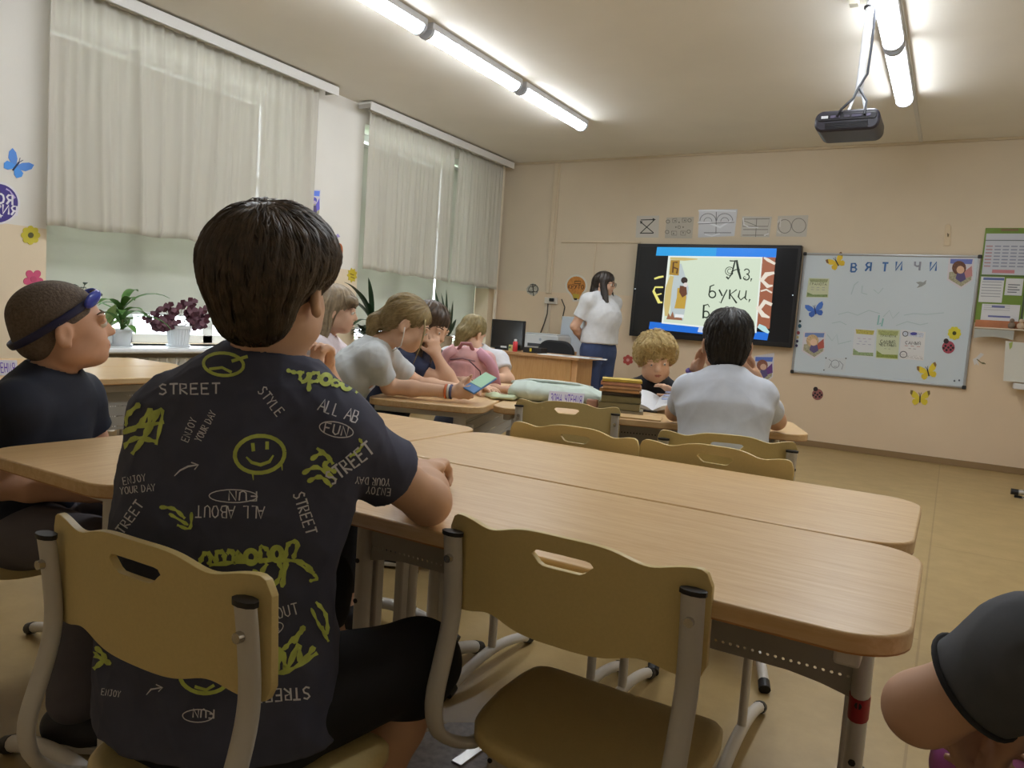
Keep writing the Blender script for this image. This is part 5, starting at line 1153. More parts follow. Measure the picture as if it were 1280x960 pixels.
X_.hair([('e', (0, -.012, .042), (.079, .097, .080)), ('e', (0, -.056, -.008), (.070, .048, .066)), ('se', (0, .110, -.030), (.085, .066, .092), .004)], M('2a221c', .5, var=.3, scale=70), ridges=.0012)
cq = sh_+.56*(el-sh_); cn = nrm(el-sh_); ca_ = nrm(np.cross(cn, V(.2, .3, 1))); cb_ = np.cross(cn, ca_)
MB().tube([cq-cn*.004+(.0475)*(math.cos(t)*ca_+math.sin(t)*cb_) for t in np.linspace(0, 2*math.pi, 33)], .0032, 8, flat=1.8, cap=False).build('cuff', cloth('26272b'), X_.root, world=True, smooth=180)
# ================================================================== DISPLAY, WHITEBOARD, WALL DECORATIONS
EMC = {}
def EM(h, s=.62):
    if (h, s) in EMC: return EMC[(h, s)]
    m = bpy.data.materials.new('lit_'+h); m.use_nodes = True; b = m.node_tree.nodes['Principled BSDF']
    b.inputs['Base Color'].default_value = (.01, .01, .01, 1); b.inputs['Roughness'].default_value = .25; b.inputs['Emission Color'].default_value = (*lin(h), 1); b.inputs['Emission Strength'].default_value = s
    EMC[(h, s)] = m; return m
class Flat:
    """something flat fixed to a wall; its outline is measured in picture px and carried to the wall's plane"""
    def __init__(s, name, label, cat, c, wall='F', off=0.0, group=None, one=False):
        s.wall, s.off, s.one = wall, off, one
        s.map = (lambda x, y: atY(x, y, D-off)) if wall == 'F' else (lambda x, y: atX(x, y, XL+off))
        o = s.map(*c); s.o = o
        ex, n = (V(1, 0, 0), V(0, -1, 0)) if wall == 'F' else (V(0, 1, 0), V(1, 0, 0))
        s.ex = ex; mw = Matrix(((ex[0], 0, n[0], o[0]), (ex[1], 0, n[1], o[1]), (0, 1, 0, o[2]), (0, 0, 0, 1)))
        s.mw = mw; s.args = (name, label, cat, group)
        s.t = None if one else thing(name, label, cat, mw=mw, group=group)
    def l(s, x, y):
        q = s.map(x, y)-s.o; return (float(q@s.ex), float(q[2]))
    def px(s, pts): return [s.l(*p) for p in pts]
    def plate(s, name, pts, mat, z0=0.0, z1=.003, px=True, bev=0, parent=None):
        P = s.px(pts) if px else pts
        mb = MB().prism(P, z0, z1)
        if s.one:
            o = mb.build(s.args[0], mat, bev=bev); o.matrix_world = s.mw; tag(o, s.args[1], s.args[2], s.args[3]); s.t = o; s.one = False; return o
        return mb.build(name, mat, parent or s.t, bev=bev)
    def ink(s, name, items, mat, z=.0036, px=True, parent=None):
        mb = MB()
        for q_, (vs, fs) in enumerate(items): mb.add([(*(s.l(*p) if px else p), z+.00012*(q_ % 12)) for p in vs], fs)
        o = mb.build(name, mat, parent or s.t, smooth=0); return o
    def text(s, name, t, c, size, mat, z=.004, rot=0, bold=0, shear=0, align='CENTER', spacing=1, parent=None):
        x0, y0 = s.l(*c); ca, sa = math.cos(math.radians(rot)), math.sin(math.radians(rot))
        return s.ink(name, [([(x0+x*ca-y*sa, y0+x*sa+y*ca) for x, y in vs], fs) for vs, fs in drawn(t, size, bold or .15)], mat, z, px=False, parent=parent)
def poly(*p): return list(p)
def pf(pts): return (list(pts), [tuple(range(len(pts)))])
def pc(cx, cy, r, n=16, ry=None): return circ(r, n, cx, cy, ry)
# ---- interactive display
TVO = .095; F_ = Flat('interactive_display', 'large black interactive display on the front wall showing a slide with old-style lettering', 'display', (895, 365), 'F', TVO)
cas = F_.plate('casing', [(797, 304.5), (1002.5, 306.6), (988.5, 434.8), (786, 419.5)], M('121317', .35), -.085, 0, bev=.006)
F_.plate('screen', [(801, 308.5), (998, 310.6), (985.5, 428.5), (790.5, 414)], M('1d2026', .16), .0, .0015)
F_.plate('slide_band', [(821.5, 308.8), (971, 310.6), (970, 322), (820, 319.5)], EM('2aa7ee'), .0015, .0022); F_.plate('slide_band', [(896, 310), (971, 310.6), (970, 322), (895, 320.7)], EM('1f86f2'), .0022, .0025)
F_.plate('slide_band', [(812.5, 402), (961, 416), (959, 425.5), (811, 411)], EM('1e73e0'), .0015, .0022)
F_.plate('slide_page', [(835.5, 319.8), (954, 321.3), (945.5, 416.3), (827, 404.2)], EM('f4fbf2'), .0022, .0026)
F_.plate('slide_paper', [(837.5, 321.5), (951.5, 323), (943.5, 414), (829.5, 402.5)], EM('dcead2'), .0026, .0029)
F_.plate('slide_ornament', [(953, 321.5), (969.5, 321.8), (962, 411), (946, 409.5)], EM('a5644a'), .0022, .0026)
F_.ink('slide_scroll', [strip([(969, 330), (960, 325), (955, 322)], [3, 4, 2]), strip([(951, 352), (958, 343), (968, 341)], [4, 6, 3]), strip([(950, 348), (960, 358), (966, 357)], [3, 5, 2]), strip([(948, 388), (956, 377), (965, 381)], [4, 6, 4]), strip([(946, 383), (954, 394), (962, 397)], [4, 6, 2]), strip([(965, 366), (958, 362), (951, 364)], 2)], EM('f2e8d8'), .0028)
F_.ink('slide_glow', [strip([(948, 407), (955, 411), (961, 416)], [5, 7, 3])], EM('bfe8ea'), .0030)
pnl = EM('c9a24c')
F_.plate('slide_initial', [(838.5, 325), (850, 325.5), (848.5, 344.5), (836.5, 343.5)], EM('b08a34'), .0029, .0031); F_.ink('slide_initial_letter', [strip([(841, 341), (842, 328), (847, 328)], 2), strip([(841, 334), (847, 336), (846, 342)], 2)], EM('5f3f22'), .0033)
F_.ink('slide_vine', [strip([(840, 345), (836, 360), (834, 380), (833, 395)], [5, 8, 8, 4]), strip([(838, 323), (855, 324), (872, 324)], [3, 4, 1])], EM('d3bf7e'), .0030)
F_.ink('slide_mist', [strip([(848, 330), (850, 360), (846, 400)], [8, 22, 16])], EM('c3cfd0'), .00295)
F_.ink('slide_figure_robe', [pf([(847, 360), (857, 360), (858, 372), (856, 386), (843, 385.5), (846, 372)])], EM('c9a444'), .0034); F_.ink('slide_figure_cloak', [pf([(850, 357), (858, 358), (859, 368), (853, 372), (849, 365)])], EM('6f4630'), .0036)
F_.ink('slide_figure_head', [pf(pc(855.5, 350.5, 4.2, 12))], EM('3c2f2a'), .0036); F_.ink('slide_figure_beard', [pf(pc(857, 356, 2.8, 10))], EM('e8ddd8'), .0037)
F_.ink('slide_castle', [pf([(833, 399), (836, 391), (838, 396), (841, 389), (843, 397), (852, 396), (853, 400.5)])], EM('9c6a4e'), .0032); F_.plate('slide_caption', [(844, 392.5), (855, 393.5), (854.5, 397.5), (843.5, 396.5)], EM('f2f4f4'), .0032, .0034)
ik = EM('26352a', .5)
def swash(p, w): return strip(p, w)
F_.ink('slide_lettering', [ # "Аз," with curls
    swash([(911, 348), (915, 342), (919, 326), (912, 326)], [1, 2, 2, 1.4]), swash([(913, 326.5), (921, 326), (923, 338), (926, 349)], [1, 3, 3.2, 2.2]), swash([(914, 340), (920, 337), (925, 337)], 1.2), swash(arc(912, 339, 5.2, 30, 330, 14), .9), swash(arc(912.5, 339, 3, 0, 300, 10), .8), swash([(908, 346), (911, 349)], 2),
    swash(arc(933.5, 339.5, 3.2, 200, 450, 10), 1.4), swash(arc(933, 346.3, 3.7, 270, 530, 12), 1.5), swash(arc(931, 347, 1.5, 0, 300, 8), .7), swash([(939.5, 348), (938.5, 352)], [2, .6]),
    # "буки,"
    swash([(893, 356), (888, 358), (887, 366)], [1.2, 1.8, 2]), swash(arc(890.5, 368, 4.2, 0, 360, 14), 1.7), swash([(899, 362), (903, 370)], 2), swash([(909, 362), (905, 370), (901, 379), (899, 377)], [1.4, 1.6, 1.4, .8]),
    swash([(912.5, 362), (912, 374)], 2), swash([(921, 362), (913, 368), (921, 379)], [1.4, 1.4, 2.2]), swash([(925, 363), (923, 371), (926, 375), (931, 371)], [1.2, 2, 1.6, 1.2]), swash([(933, 363), (931.5, 373), (934, 375)], [1.4, 2, 1]), swash([(937.5, 374), (936, 378)], [2, .6]),
    # "веди"
    swash([(880, 381), (879, 398)], 2.2), swash([(880, 382), (885, 380.5), (887, 384)], [1.4, 1.4, 1]), swash(arc(882.5, 393, 4, -150, 150, 12), 1.7), swash(arc(893, 395, 3.6, 20, 330, 12), 1.6), swash([(890, 395), (896, 394)], 1), swash([(902, 390), (900, 398), (906, 398), (907, 389)], 1.5), swash([(912, 390), (911, 398), (917, 392), (916, 400)], 1.6)], ik, .0034)
ye = EM('e9e27c', .7)
F_.ink('desktop_drawing', [strip([(818, 348.5), (824, 346.5), (829.5, 345.5)], [2, 2.6, 2]), strip([(829, 359), (819, 359), (817, 364), (824, 378), (828, 378)], [2, 2, 3, 4, 2]), strip([(820, 369), (827, 367)], 1.6)], ye, .0020)
for nm_, c_ in (('status_light', (794, 361)), ('status_light', (991, 369))): F_.plate(nm_, pc(*c_, .8, 8), EM('d8e4ea'), .0, .003)
F_.ink('taskbar_icon', [pf([(874, 408), (881, 408.8), (880.5, 416), (872, 415)])], EM('d8e2f2'), .0026)
# ---- whiteboard
WBO = .022; F_ = Flat('whiteboard', 'white magnetic board with a thin aluminium frame covered in stickers and certificates', 'whiteboard', (1105, 400), 'F', WBO)
wc = [(1006.6, 317.4), (1224.8, 320.9), (1205, 484.2), (990.3, 464.4)]
F_.plate('board', wc, M('ccd8e2', .28), -.02, 0)
al = M('a9abae', .35, metal=.6)
q = F_.px(wc); 
for a, b in ((0, 1), (1, 2), (2, 3), (3, 0)):
    MB().tube([(*q[a], .0), (*q[b], .0)], .009, 8, flat=1.3).build('frame_rail', al, F_.t)
for x, y in q: MB().prism(rrect(.034, .034, .009, 4, x, y), -.02, .016).build('corner_cap', M('26282b', .5), F_.t, bev=.003)
fa = M('b4c8cf', .4)
F_.ink('marker_trace', [strip(p, w) for p, w in (([(1064, 368), (1068, 356), (1073, 352)], 1.2), ([(1078, 357), (1077, 366), (1084, 368)], 1.2), ([(1092, 362), (1098, 367), (1104, 360)], 1), ([(1048, 393), (1060, 390), (1072, 394), (1086, 388), (1100, 392)], 1), ([(1104, 396), (1112, 388), (1116, 398), (1124, 390)], 1), ([(1130, 394), (1142, 392), (1158, 393), (1180, 391)], 1), ([(1040, 404), (1050, 402), (1058, 406)], 1), ([(1120, 407), (1134, 402), (1150, 406), (1160, 404)], 1), ([(1034, 418), (1040, 426), (1046, 418), (1048, 430), (1064, 426)], 1.2))], fa, .0012)
F_.ink('marker_word', [strip([(1099, 394), (1097, 406), (1101, 404)], 2), strip([(1104, 398), (1102, 408)], 2)], M('8fc0c0', .4), .0014)
# letters, one by one
blue = M('3c6cab', .5); grl = M('8b90a0', .5)
for ch, x, y, m_, w_ in (('В', 1067.5, 334.5, blue, 'first of the board heading'), ('Я', 1085.3, 333.5, blue, 'second of the board heading'), ('Т', 1106.3, 334, blue, 'third of the board heading'), ('И', 1123.6, 332.5, blue, 'fourth of the board heading'), ('Ч', 1146.5, 332.5, grl, 'fifth of the board heading, greyer than the rest'), ('И', 1166.6, 333, blue, 'last of the board heading')):
    f_ = Flat('letter', {'В': 'blue paper letter В, '+w_, 'Я': 'blue paper letter Я, '+w_, 'Т': 'blue paper letter Т, '+w_, 'Ч': 'paper letter Ч, '+w_, 'И': 'blue paper letter И, '+w_}[ch], 'letter', (x, y), 'F', WBO+.0015, 'paper letters heading the whiteboard', one=True)
    mb = MB()
    for q_, (vs, fs) in enumerate(drawn(ch, .082, .2)): n = len(vs); mb.add([(a, b, 0) for a, b in vs]+[(a, b, .003+.0003*q_) for a, b in vs], [t_[::-1] for t_ in fs]+[tuple(i+n for i in t_) for t_ in fs])
    o = mb.build('letter', m_, smooth=0); o.matrix_world = f_.mw; tag(o, *f_.args[1:])
def butterfly(c, k, cols, label, wall='F', off=0, group='paper butterflies', rot=0, body='3a3430'):
    """k: half-span in px; upper and lower wing each side, dark tips"""
    f = Flat('butterfly_sticker', label, 'sticker', c, wall, off, group)
    def R(p): a = math.radians(rot); return [(c[0]+k*(x*math.cos(a)-y*math.sin(a)), c[1]+k*(x*math.sin(a)+y*math.cos(a))) for x, y in p]
    for s_ in (-1, 1):
        up_ = [(0, 0), (s_*.25, -.45), (s_*.6, -.75), (s_*1.0, -.85), (s_*1.05, -.5), (s_*.8, -.1), (s_*.45, .05)]; lo_ = [(0, 0), (s_*.45, .05), (s_*.75, .12), (s_*.82, .4), (s_*.6, .7), (s_*.3, .62), (s_*.08, .35)]
        w = f.plate('wing', R(up_), M(cols[0], .6), 0, .004); f.plate('lower_wing', R(lo_), M(cols[1], .6), 0, .004, parent=w)
        if len(cols) > 2: f.ink('wing_tip', [pf(R([(s_*.72, -.80), (s_*1.0, -.85), (s_*1.05, -.5), (s_*.86, -.3)]))], M(cols[2], .6), .0046, parent=w)
    f.ink('body', [strip(R([(0, -.3), (0, .45)]), k*.14), strip(R([(0, -.3), (-.14, -.62)]), k*.05), strip(R([(0, -.3), (.14, -.62)]), k*.05)], M(body, .6), .0052)
    return f
butterfly((1046, 328), 11, ('e2c23a', 'd9b830', '7a5a3a'), 'yellow paper butterfly with brown tips at the start of the board heading', off=WBO, rot=-28)
butterfly((1019, 388), 11, ('4a78d0', '3f68c0'), 'blue paper butterfly on the whiteboard above the winged-girl pennant', off=WBO, rot=-12, body='2c3f80')
butterfly((1160, 465), 12, ('e0c83a', 'dcc234', '8a6a3a'), 'yellow paper butterfly low on the whiteboard near its bottom corner', off=WBO, rot=-14)
butterfly((1150, 498), 12, ('dcc83c', 'd8c234', '7d6a3c'), 'yellow paper butterfly on the wall under the whiteboard', rot=2)
butterfly((20, 207), 17, ('5a92e6', '4f9cf2'), 'blue paper butterfly on the wall beside the wide curtain', 'L', 0, rot=38, body='26325a')
def ladybug(c, r, label, off=0, base='a4485a'):
    f = Flat('ladybug_sticker', label, 'sticker', c, 'F', off, 'ladybug stickers')
    f.plate('shell', pc(*c, r, 16), M(base, .6), 0, .004); f.ink('spot', [pf(pc(c[0]+r*a, c[1]+r*b, r*.2, 8)) for a, b in ((-.45, -.2), (.4, -.25), (-.3, .45), (.35, .4), (0, .05), (.7, .1), (-.75, .15))], M('2c2024', .6), .0045)
    f.plate('head', pc(c[0]-r*.35, c[1]-r*.95, r*.42, 10), M('2c2024', .6), 0, .0042)
ladybug((1185.5, 434), 8, 'red ladybug sticker on the whiteboard below the yellow flower', WBO); ladybug((1022, 493), 7, 'dull red ladybug sticker on the wall under the whiteboard', 0, '97605e')
def flower(c, r, n, col, mid, label, wall='F', off=0, group='flower stickers', rot=90, fat=.62, midr=.3):
    f = Flat('flower_sticker', label, 'sticker', c, wall, off, group)
    P = []
    for i in range(n*10):
        a = 2*math.pi*i/(n*10)+math.radians(rot); rr = r*(fat+(1-fat)*abs(math.cos(n*(a-math.radians(rot))/2))**.8); P.append((c[0]+rr*math.cos(a), c[1]+rr*math.sin(a)))
    f.plate('petals', P, M(col, .6), 0, .004); f.plate('centre', pc(*c, r*midr, 12), M(mid, .6), .004, .006); return f
flower((1193, 416.5), 8.5, 9, 'd8cf3c', '4f5220', 'yellow round flower sticker on the whiteboard above the ladybug', off=WBO, fat=.85)
flower((38, 294), 12, 8, 'cfc23c', '5c5a34', 'yellow flower sticker with a dark centre on the wall beside the wide curtain', 'L', fat=.8)
flower((41.5, 349), 13, 5, 'd0557c', 'c04a70', 'pink five-petalled flower sticker on the wall below the yellow flower', 'L', fat=.55)
flower((785, 450), 6.5, 6, 'b4504a', 'd8a09a', 'small red flower sticker on the front wall beside the standing person', fat=.75)
# pennants with a generic winged child
def pennant(c, w, h, label, wall='F', off=0, cols=('6f7cc4', '6e4a3c', 'c48a8a', 'e0b89a'), tilt=0):
    f = Flat('pennant_poster', label, 'poster', c, wall, off, 'pennant posters'); x, y = c
    f.plate('sheet', [(x-w/2+1, y-h/2), (x+w/2, y-h/2+tilt), (x+w/2-2, y+h*.22), (x-.5, y+h/2), (x-w/2-1.5, y+h*.2)], M('d5d2dc', .6), 0, .003)
    f.ink('sky_band', [pf([(x-w*.40, y-h*.47), (x+w*.44, y-h*.46), (x+w*.40, y-h*.30), (x-w*.42, y-h*.32)])], M(cols[0], .6), .0034)
    f.ink('meadow', [pf([(x-w*.45, y-h*.05), (x+w*.42, y-h*.1), (x+w*.38, y+h*.2), (x, y+h*.42), (x-w*.48, y+h*.17)])], M('a9a58c', .6, var=.3, scale=60), .0032)
    f.ink('wing', [pf([(x+w*.05, y-h*.02), (x+w*.40, y-h*.25), (x+w*.42, y+h*.08), (x+w*.15, y+h*.15)])], M(cols[2], .6), .0036)
    f.ink('hair', [pf(pc(x-w*.08, y-h*.18, w*.27, 14))], M(cols[1], .6, var=.3, scale=90), .0038); f.ink('face', [pf(pc(x-w*.03, y-h*.12, w*.15, 12))], M(cols[3], .6), .0041)
    f.ink('dress', [pf([(x-w*.15, y-h*.02), (x+w*.12, y-h*.03), (x+w*.18, y+h*.18), (x-w*.02, y+h*.28), (x-w*.22, y+h*.16)])], M('5d5382', .6), .0040)
pennant((1201.5, 342), 33, 39, 'pennant poster of a long-haired child in the top corner of the whiteboard', off=WBO)
pennant((1018, 432), 29, 34, 'pennant poster of a winged fair-haired child on the whiteboard under the blue butterfly', off=WBO, cols=('6d86c0', 'c9ad86', 'b0584e', 'e4c2a8'))
pennant((955, 463), 26, 36, 'purple pennant poster on the wall beside the dark-haired boy, partly hidden by him', off=0, cols=('5b76c8', '8a5a4a', '6a3f86', 'dab49c'), tilt=-4)
pennant((393, 258), 15, 42, 'blue and violet pennant poster on the wall between the curtains', 'L', 0, cols=('6a8af0', '5a5ab8', '6f6ad0', 'c8b8d8'))
def certificate(pts, label, base, hdr, band, words=(), off=WBO):
    c = (sum(p[0] for p in pts)/4, sum(p[1] for p in pts)/4); f = Flat('certificate', label, 'certificate', c, 'F', off, 'certificates on the whiteboard')
    f.plate('sheet', pts, M(base, .6), 0, .002)
    def at(u, v): a = np.array(pts[0])*(1-u)+np.array(pts[1])*u; b = np.array(pts[3])*(1-u)+np.array(pts[2])*u; return tuple(a*(1-v)+b*v)
    f.ink('header', [pf([at(.05, .04), at(.95, .04), at(.9, .2), at(.1, .2)])], M(hdr, .6, var=.25, scale=80), .0026)
    f.ink('meadow', [pf([at(.03, .74), at(.3, .86), at(.97, .84), at(.97, .97), at(.03, .97)])], M(band, .6, var=.3, scale=80), .0026)
    for t_, u, v, sz, hx in words: f.text('lettering', t_, at(u, v), sz, M(hx, .6), .003)
    return f, at
certificate([(1011, 347.5), (1036.5, 348.3), (1035, 372), (1007.5, 371.5)], 'square green-edged certificate near the top of the whiteboard', 'c9cfae', '97a078', '7f9460', [('ГРАМОТА', .5, .3, .026, '5a6044'), ('- - -', .5, .48, .03, '8f95a0'), ('- - -', .5, .6, .03, '8f95a0')])
certificate([(1068.5, 410), (1094.5, 412), (1092, 446.5), (1065, 444.5)], 'certificate with a yellow header, first of the row of three on the whiteboard', 'd6dbe2', 'bdb45c', '93a87e', [('- - -', .5, .36, .028, 'b094b8'), ('- -', .45, .46, .028, '9c9cc4'), ('- - -', .5, .56, .03, '8f95b8')])
certificate([(1096, 411), (1125, 412.5), (1122.5, 449.5), (1094.5, 447.5)], 'green certificate with dark lettering, middle of the row of three', 'ccd4b4', 'a9b274', '8a9a4a', [('ГРАМОТА', .52, .22, .022, '4c5638'), ('САМЫЙ', .5, .42, .030, '3c4636'), ('ЧЕСТНЫЙ', .5, .53, .026, '3c4636'), ('- -', .5, .66, .02, '7c8468')])
f, at_ = certificate([(1126.5, 412), (1157, 415), (1154.5, 451), (1124, 448.5)], 'white certificate with a clock and red lettering, last of the row of three', 'dcdde0', 'c6cede', 'd6d6d8', [('САМЫЙ', .52, .42, .030, '3a3c44'), ('- - -', .5, .53, .03, 'b06a60'), ('- -', .5, .62, .024, '55565e')])
f.ink('crest', [pf(pc(*at_(.52, .1), 4.5, 10, 2))], M('4a4a9c', .6), .003); f.ink('clock', [ring(*at_(.16, .84), 4.3, 3.8, 1), ring(*at_(.18, .13), 3.2, 3, 1)], M('5c6068', .6), .003)
f = Flat('sketch_sheet', 'small pencil sketch pinned low on the whiteboard', 'drawing', (1044, 456), 'F', WBO); f.plate('sheet', [(1032, 447), (1058, 448), (1056, 465), (1030, 463)], M('cdd6de', .6), 0, .002)
f.ink('pencil_drawing', [ring(1044, 455, 5, 5, .8), strip([(1036, 460), (1040, 452), (1036, 449)], .8), strip([(1049, 451), (1054, 456), (1052, 462)], .8), strip([(1042, 458), (1046, 458)], .7)], M('8a94a0', .6), .0026)
for x, y in ((1032.5, 447.5), (1057.5, 448), (1030, 462.5)): f.plate('magnet', pc(x, y, .9, 8), M('3c4652', .4), .002, .007)
f = Flat('bird_sticker', 'small grey and white bird cut-out under the heading letters', 'sticker', (1152, 354), 'F', WBO, one=True); f.plate('b', [(1145, 353), (1150, 352), (1154, 353), (1158, 350), (1157, 355), (1152, 358), (1146, 360), (1149, 356)], M('9aa0a2', .6), 0, .005)
for k, (x, y, r_, hx, lab) in enumerate(((1000.3, 401.5, 1.3, '16282e', 'black magnet, topmost on the board edge by the display'), (999.8, 407.5, 2.2, '2f5f78', 'blue magnet on the board edge by the display'), (998, 416, 2.0, '8f4650', 'red magnet on the board edge by the display'), (997.2, 421.5, 1.5, 'c8b884', 'pale yellow magnet on the board edge by the display'), (996.6, 426.5, 1.6, '272048', 'dark violet magnet on the board edge by the display, second from the bottom'), (995.8, 432, 1.6, '2a2356', 'dark violet magnet, lowest on the board edge by the display'), (1193, 476, 1.2, '5c6a78', 'tiny grey magnet, near the bottom corner of the board'), (1199, 475.4, 1.1, '47576a', 'tiny slate magnet nearest the bottom corner of the board'))):
    f = Flat('magnet', lab, 'magnet', (x, y), 'F', WBO, 'board magnets', one=True); f.plate('m', pc(x, y, r_, 12, r_*1.15), M(hx, .4), 0, .009, bev=.001)
# ---- drawing-pattern sheets over the display
def sheet(pts, label, fill='c9c5be', film=False):
    c = (sum(p[0] for p in pts)/4, sum(p[1] for p in pts)/4); f = Flat('pattern_sheet', label, 'paper sheet', c, 'F', .001, 'exercise sheets over the display'); f.plate('sheet', pts, M(fill, .3 if film else .6), 0, .002); return f
ln = M('4a4846', .6); K_ = .0026
f = sheet([(796, 270), (824, 269.5), (823, 297), (794.5, 297)], 'grey sheet with an hourglass of arrows, first over the display'); f.ink('arrow_drawing', [strip([(801, 275), (818.5, 274.5)], 1.2), strip([(818, 275), (801, 291)], 1.1), strip([(801.5, 278), (817, 291)], 1.1), strip([(800, 291.5), (817, 291.5)], 1.2), pf([(816, 272.5), (820, 274.5), (816, 276.5)]), pf([(800, 276), (803.5, 277), (801, 280.5)])], M('2e2c2b', .6), K_)
f = sheet([(833.5, 272), (867.5, 271), (865, 298), (831, 297.5)], 'sheet with rows of small marks, second over the display', 'bdb8ac'); f.ink('mark_drawing', [ring(x, y, 2.2, 2, .8) for x, y in ((835, 277), (862, 275.5), (834, 290), (861, 289.5))]+[strip([(841, 273.5), (846, 273), (846, 278), (841, 278.5), (841, 273.5)], .7), strip([(853, 273), (858, 273), (858, 277.5), (853, 278), (853, 273)], .7), strip([(839.5, 289), (846, 289), (846, 294), (839.5, 294), (839.5, 289)], .7), strip([(851, 289), (857, 289), (857, 294), (851, 294), (851, 289)], .7)]+[pf(pc(x, y, 1, 8)) for x, y in ((844, 276), (856, 275.5), (849, 278), (845, 284), (854, 284), (842, 292), (854, 291))]+[ring(849, 284, 1.6, 1.8, .7)], M('77736c', .6), K_)
f = sheet([(874, 262), (922, 261.5), (918, 295), (872.5, 297)], 'large film-wrapped sheet with arches, middle one over the display', 'c6c9d0', True); f.ink('arch_drawing', [strip(arc(885, 276, 10, 180, 360, 12, 9), .8), strip(arc(885, 277, 5, 180, 360, 10, 5), .7), strip(arc(906, 276, 10, 180, 360, 12, 9), .8), strip(arc(906, 277, 5, 180, 360, 10, 5), .7), strip([(895.5, 265), (895, 292)], .9), strip([(873, 280), (918, 278)], .8), strip([(880, 291), (914, 291)], .9)], M('70737a', .6), K_)
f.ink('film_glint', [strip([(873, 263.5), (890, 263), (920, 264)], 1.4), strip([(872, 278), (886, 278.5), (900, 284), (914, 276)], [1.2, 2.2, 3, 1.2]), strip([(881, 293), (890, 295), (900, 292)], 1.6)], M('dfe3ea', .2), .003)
f = sheet([(928, 270.5), (965, 271), (961.5, 296.5), (926, 296)], 'film-wrapped sheet with ruled lines, fourth over the display', 'bfbcb4', True); f.ink('line_drawing', [strip([(929, 274), (962, 273.5), (960, 283), (928.5, 283), (929, 274)], .9), strip([(929, 287), (960, 287), (959, 294), (928, 294)], .9), strip([(946, 273), (944.5, 296)], .8), strip([(930, 276), (945, 282)], .7)], M('74716c', .6), K_)
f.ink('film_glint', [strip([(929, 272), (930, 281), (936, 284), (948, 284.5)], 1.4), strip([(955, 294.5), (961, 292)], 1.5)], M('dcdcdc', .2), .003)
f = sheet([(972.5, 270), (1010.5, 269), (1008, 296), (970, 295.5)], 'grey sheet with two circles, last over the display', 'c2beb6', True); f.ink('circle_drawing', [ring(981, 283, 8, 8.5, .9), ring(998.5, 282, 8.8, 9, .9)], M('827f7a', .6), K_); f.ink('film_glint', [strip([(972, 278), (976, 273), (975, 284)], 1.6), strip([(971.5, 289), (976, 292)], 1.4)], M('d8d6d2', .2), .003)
# ---- stickers left of the standing person
f = Flat('lightbulb_sign', 'orange lightbulb-shaped sign with a white border beside the standing person', 'sign', (720.5, 360), 'F', 0)
def bulb(k): return [(720.5+x*k, 357+y*k) for x, y in [(11.5*math.cos(math.radians(a)), 11.5*math.sin(math.radians(a))) for a in range(130, 411, 14)]]+[(725.5+(k-1)*6, 370+(k-1)*14), (724+(k-1)*6, 374+(k-1)*14), (717.2-(k-1)*6, 374+(k-1)*14), (715.5-(k-1)*6, 369+(k-1)*12)]
f.plate('border', bulb(1.2), M('d6d2c6', .6), 0, .002); f.plate('bulb', bulb(1.0), M('c0803a', .6, var=.2, scale=30), .002, .004); f.plate('base', [(716, 367), (724.5, 368), (723.5, 373.5), (717, 373)], M('b5a038', .6), .004, .005)
f.plate('foot', [(717.5, 372.5), (722, 373), (721, 375.2), (718, 375)], M('2c2418', .6), .004, .006); f.text('lettering', 'КРУТО', (720.3, 358.6), .05, M('4a2c14', .6), .0046, bold=.17); f.ink('plug_icon', [strip([(718.5, 351.5), (726, 351.5), (726, 354.5), (718.5, 354.5), (718.5, 351.5)], 1)], M('4f3c10', .6), .0046)
f = Flat('ornament_sticker', 'small grey and black ornament cut-out near the wall pipe', 'sticker', (665.5, 362), 'F', 0); f.plate('cutout', [(661, 357), (666, 354), (671, 356), (674, 361), (672, 366), (668, 370), (664, 369), (659, 366), (658, 361)], M('b3b0a4', .6, var=.4, scale=60), 0, .003)
f.ink('line_art', [ring(664, 362, 3, 4, .9), ring(669.5, 361, 3, 4, .9), strip([(666, 355), (667, 370)], 1), strip([(659, 364), (672, 365)], .9), strip([(663, 356), (670, 356)], 1.2)], M('3a3834', .6), .0036)
# ---- left wall
f = Flat('round_sign', 'round purple sign with white lettering and a white rim, cut by the picture edge', 'sign', (-4, 254), 'L', 0)
f.plate('rim', pc(-4, 254, 29, 32, 27), M('e6e4e8', .5), 0, .003); f.plate('disc', pc(-4, 254, 26, 32, 24.3), M('3c2a86', .5), .003, .005)
f.text('lettering', 'КОЯ', (0, 248), .058, M('e6e4f0', .5), .0056, bold=.2); f.text('lettering', 'АРИЯ', (1, 261), .056, M('e6e4f0', .5), .0056, bold=.2); f.ink('pen_icon', [strip([(7, 236), (12, 239), (18, 248)], [2, 1.4, 3])], M('b9a8e0', .5), .0056); f.ink('star_icon', [pf([(0, 267), (1.2, 269), (3.5, 269.5), (1.4, 270.6), (.4, 273), (-.6, 270.6), (-2.6, 269.8), (-.8, 268.8)])], M('e6e4f0', .5), .0056)
f = Flat('round_sign', 'round purple sign with orange leaves, half hidden behind the patterned-shirt boy', 'sign', (408, 312), 'L', 0)
f.plate('disc', pc(407, 310, 14, 28, 22), M('4a3a8e', .5), 0, .004); f.ink('inner_disc', [pf(pc(405, 310, 11, 24, 17))], M('bfb4dc', .5), .0045)
for c_, a_, hx in (((424, 313), 18, 'b8683c'), ((417, 335), 8, 'c79a4e')): f.plate('leaf', [(c_[0]+4.2*math.sin(t)*(1 if True else 0), c_[1]-9*math.cos(t)) if t < math.pi else (c_[0]+4.0*math.sin(t), c_[1]-9*math.cos(t)) for t in np.linspace(0, 2*math.pi, 17)[:-1]], M(hx, .6), 0, .005)
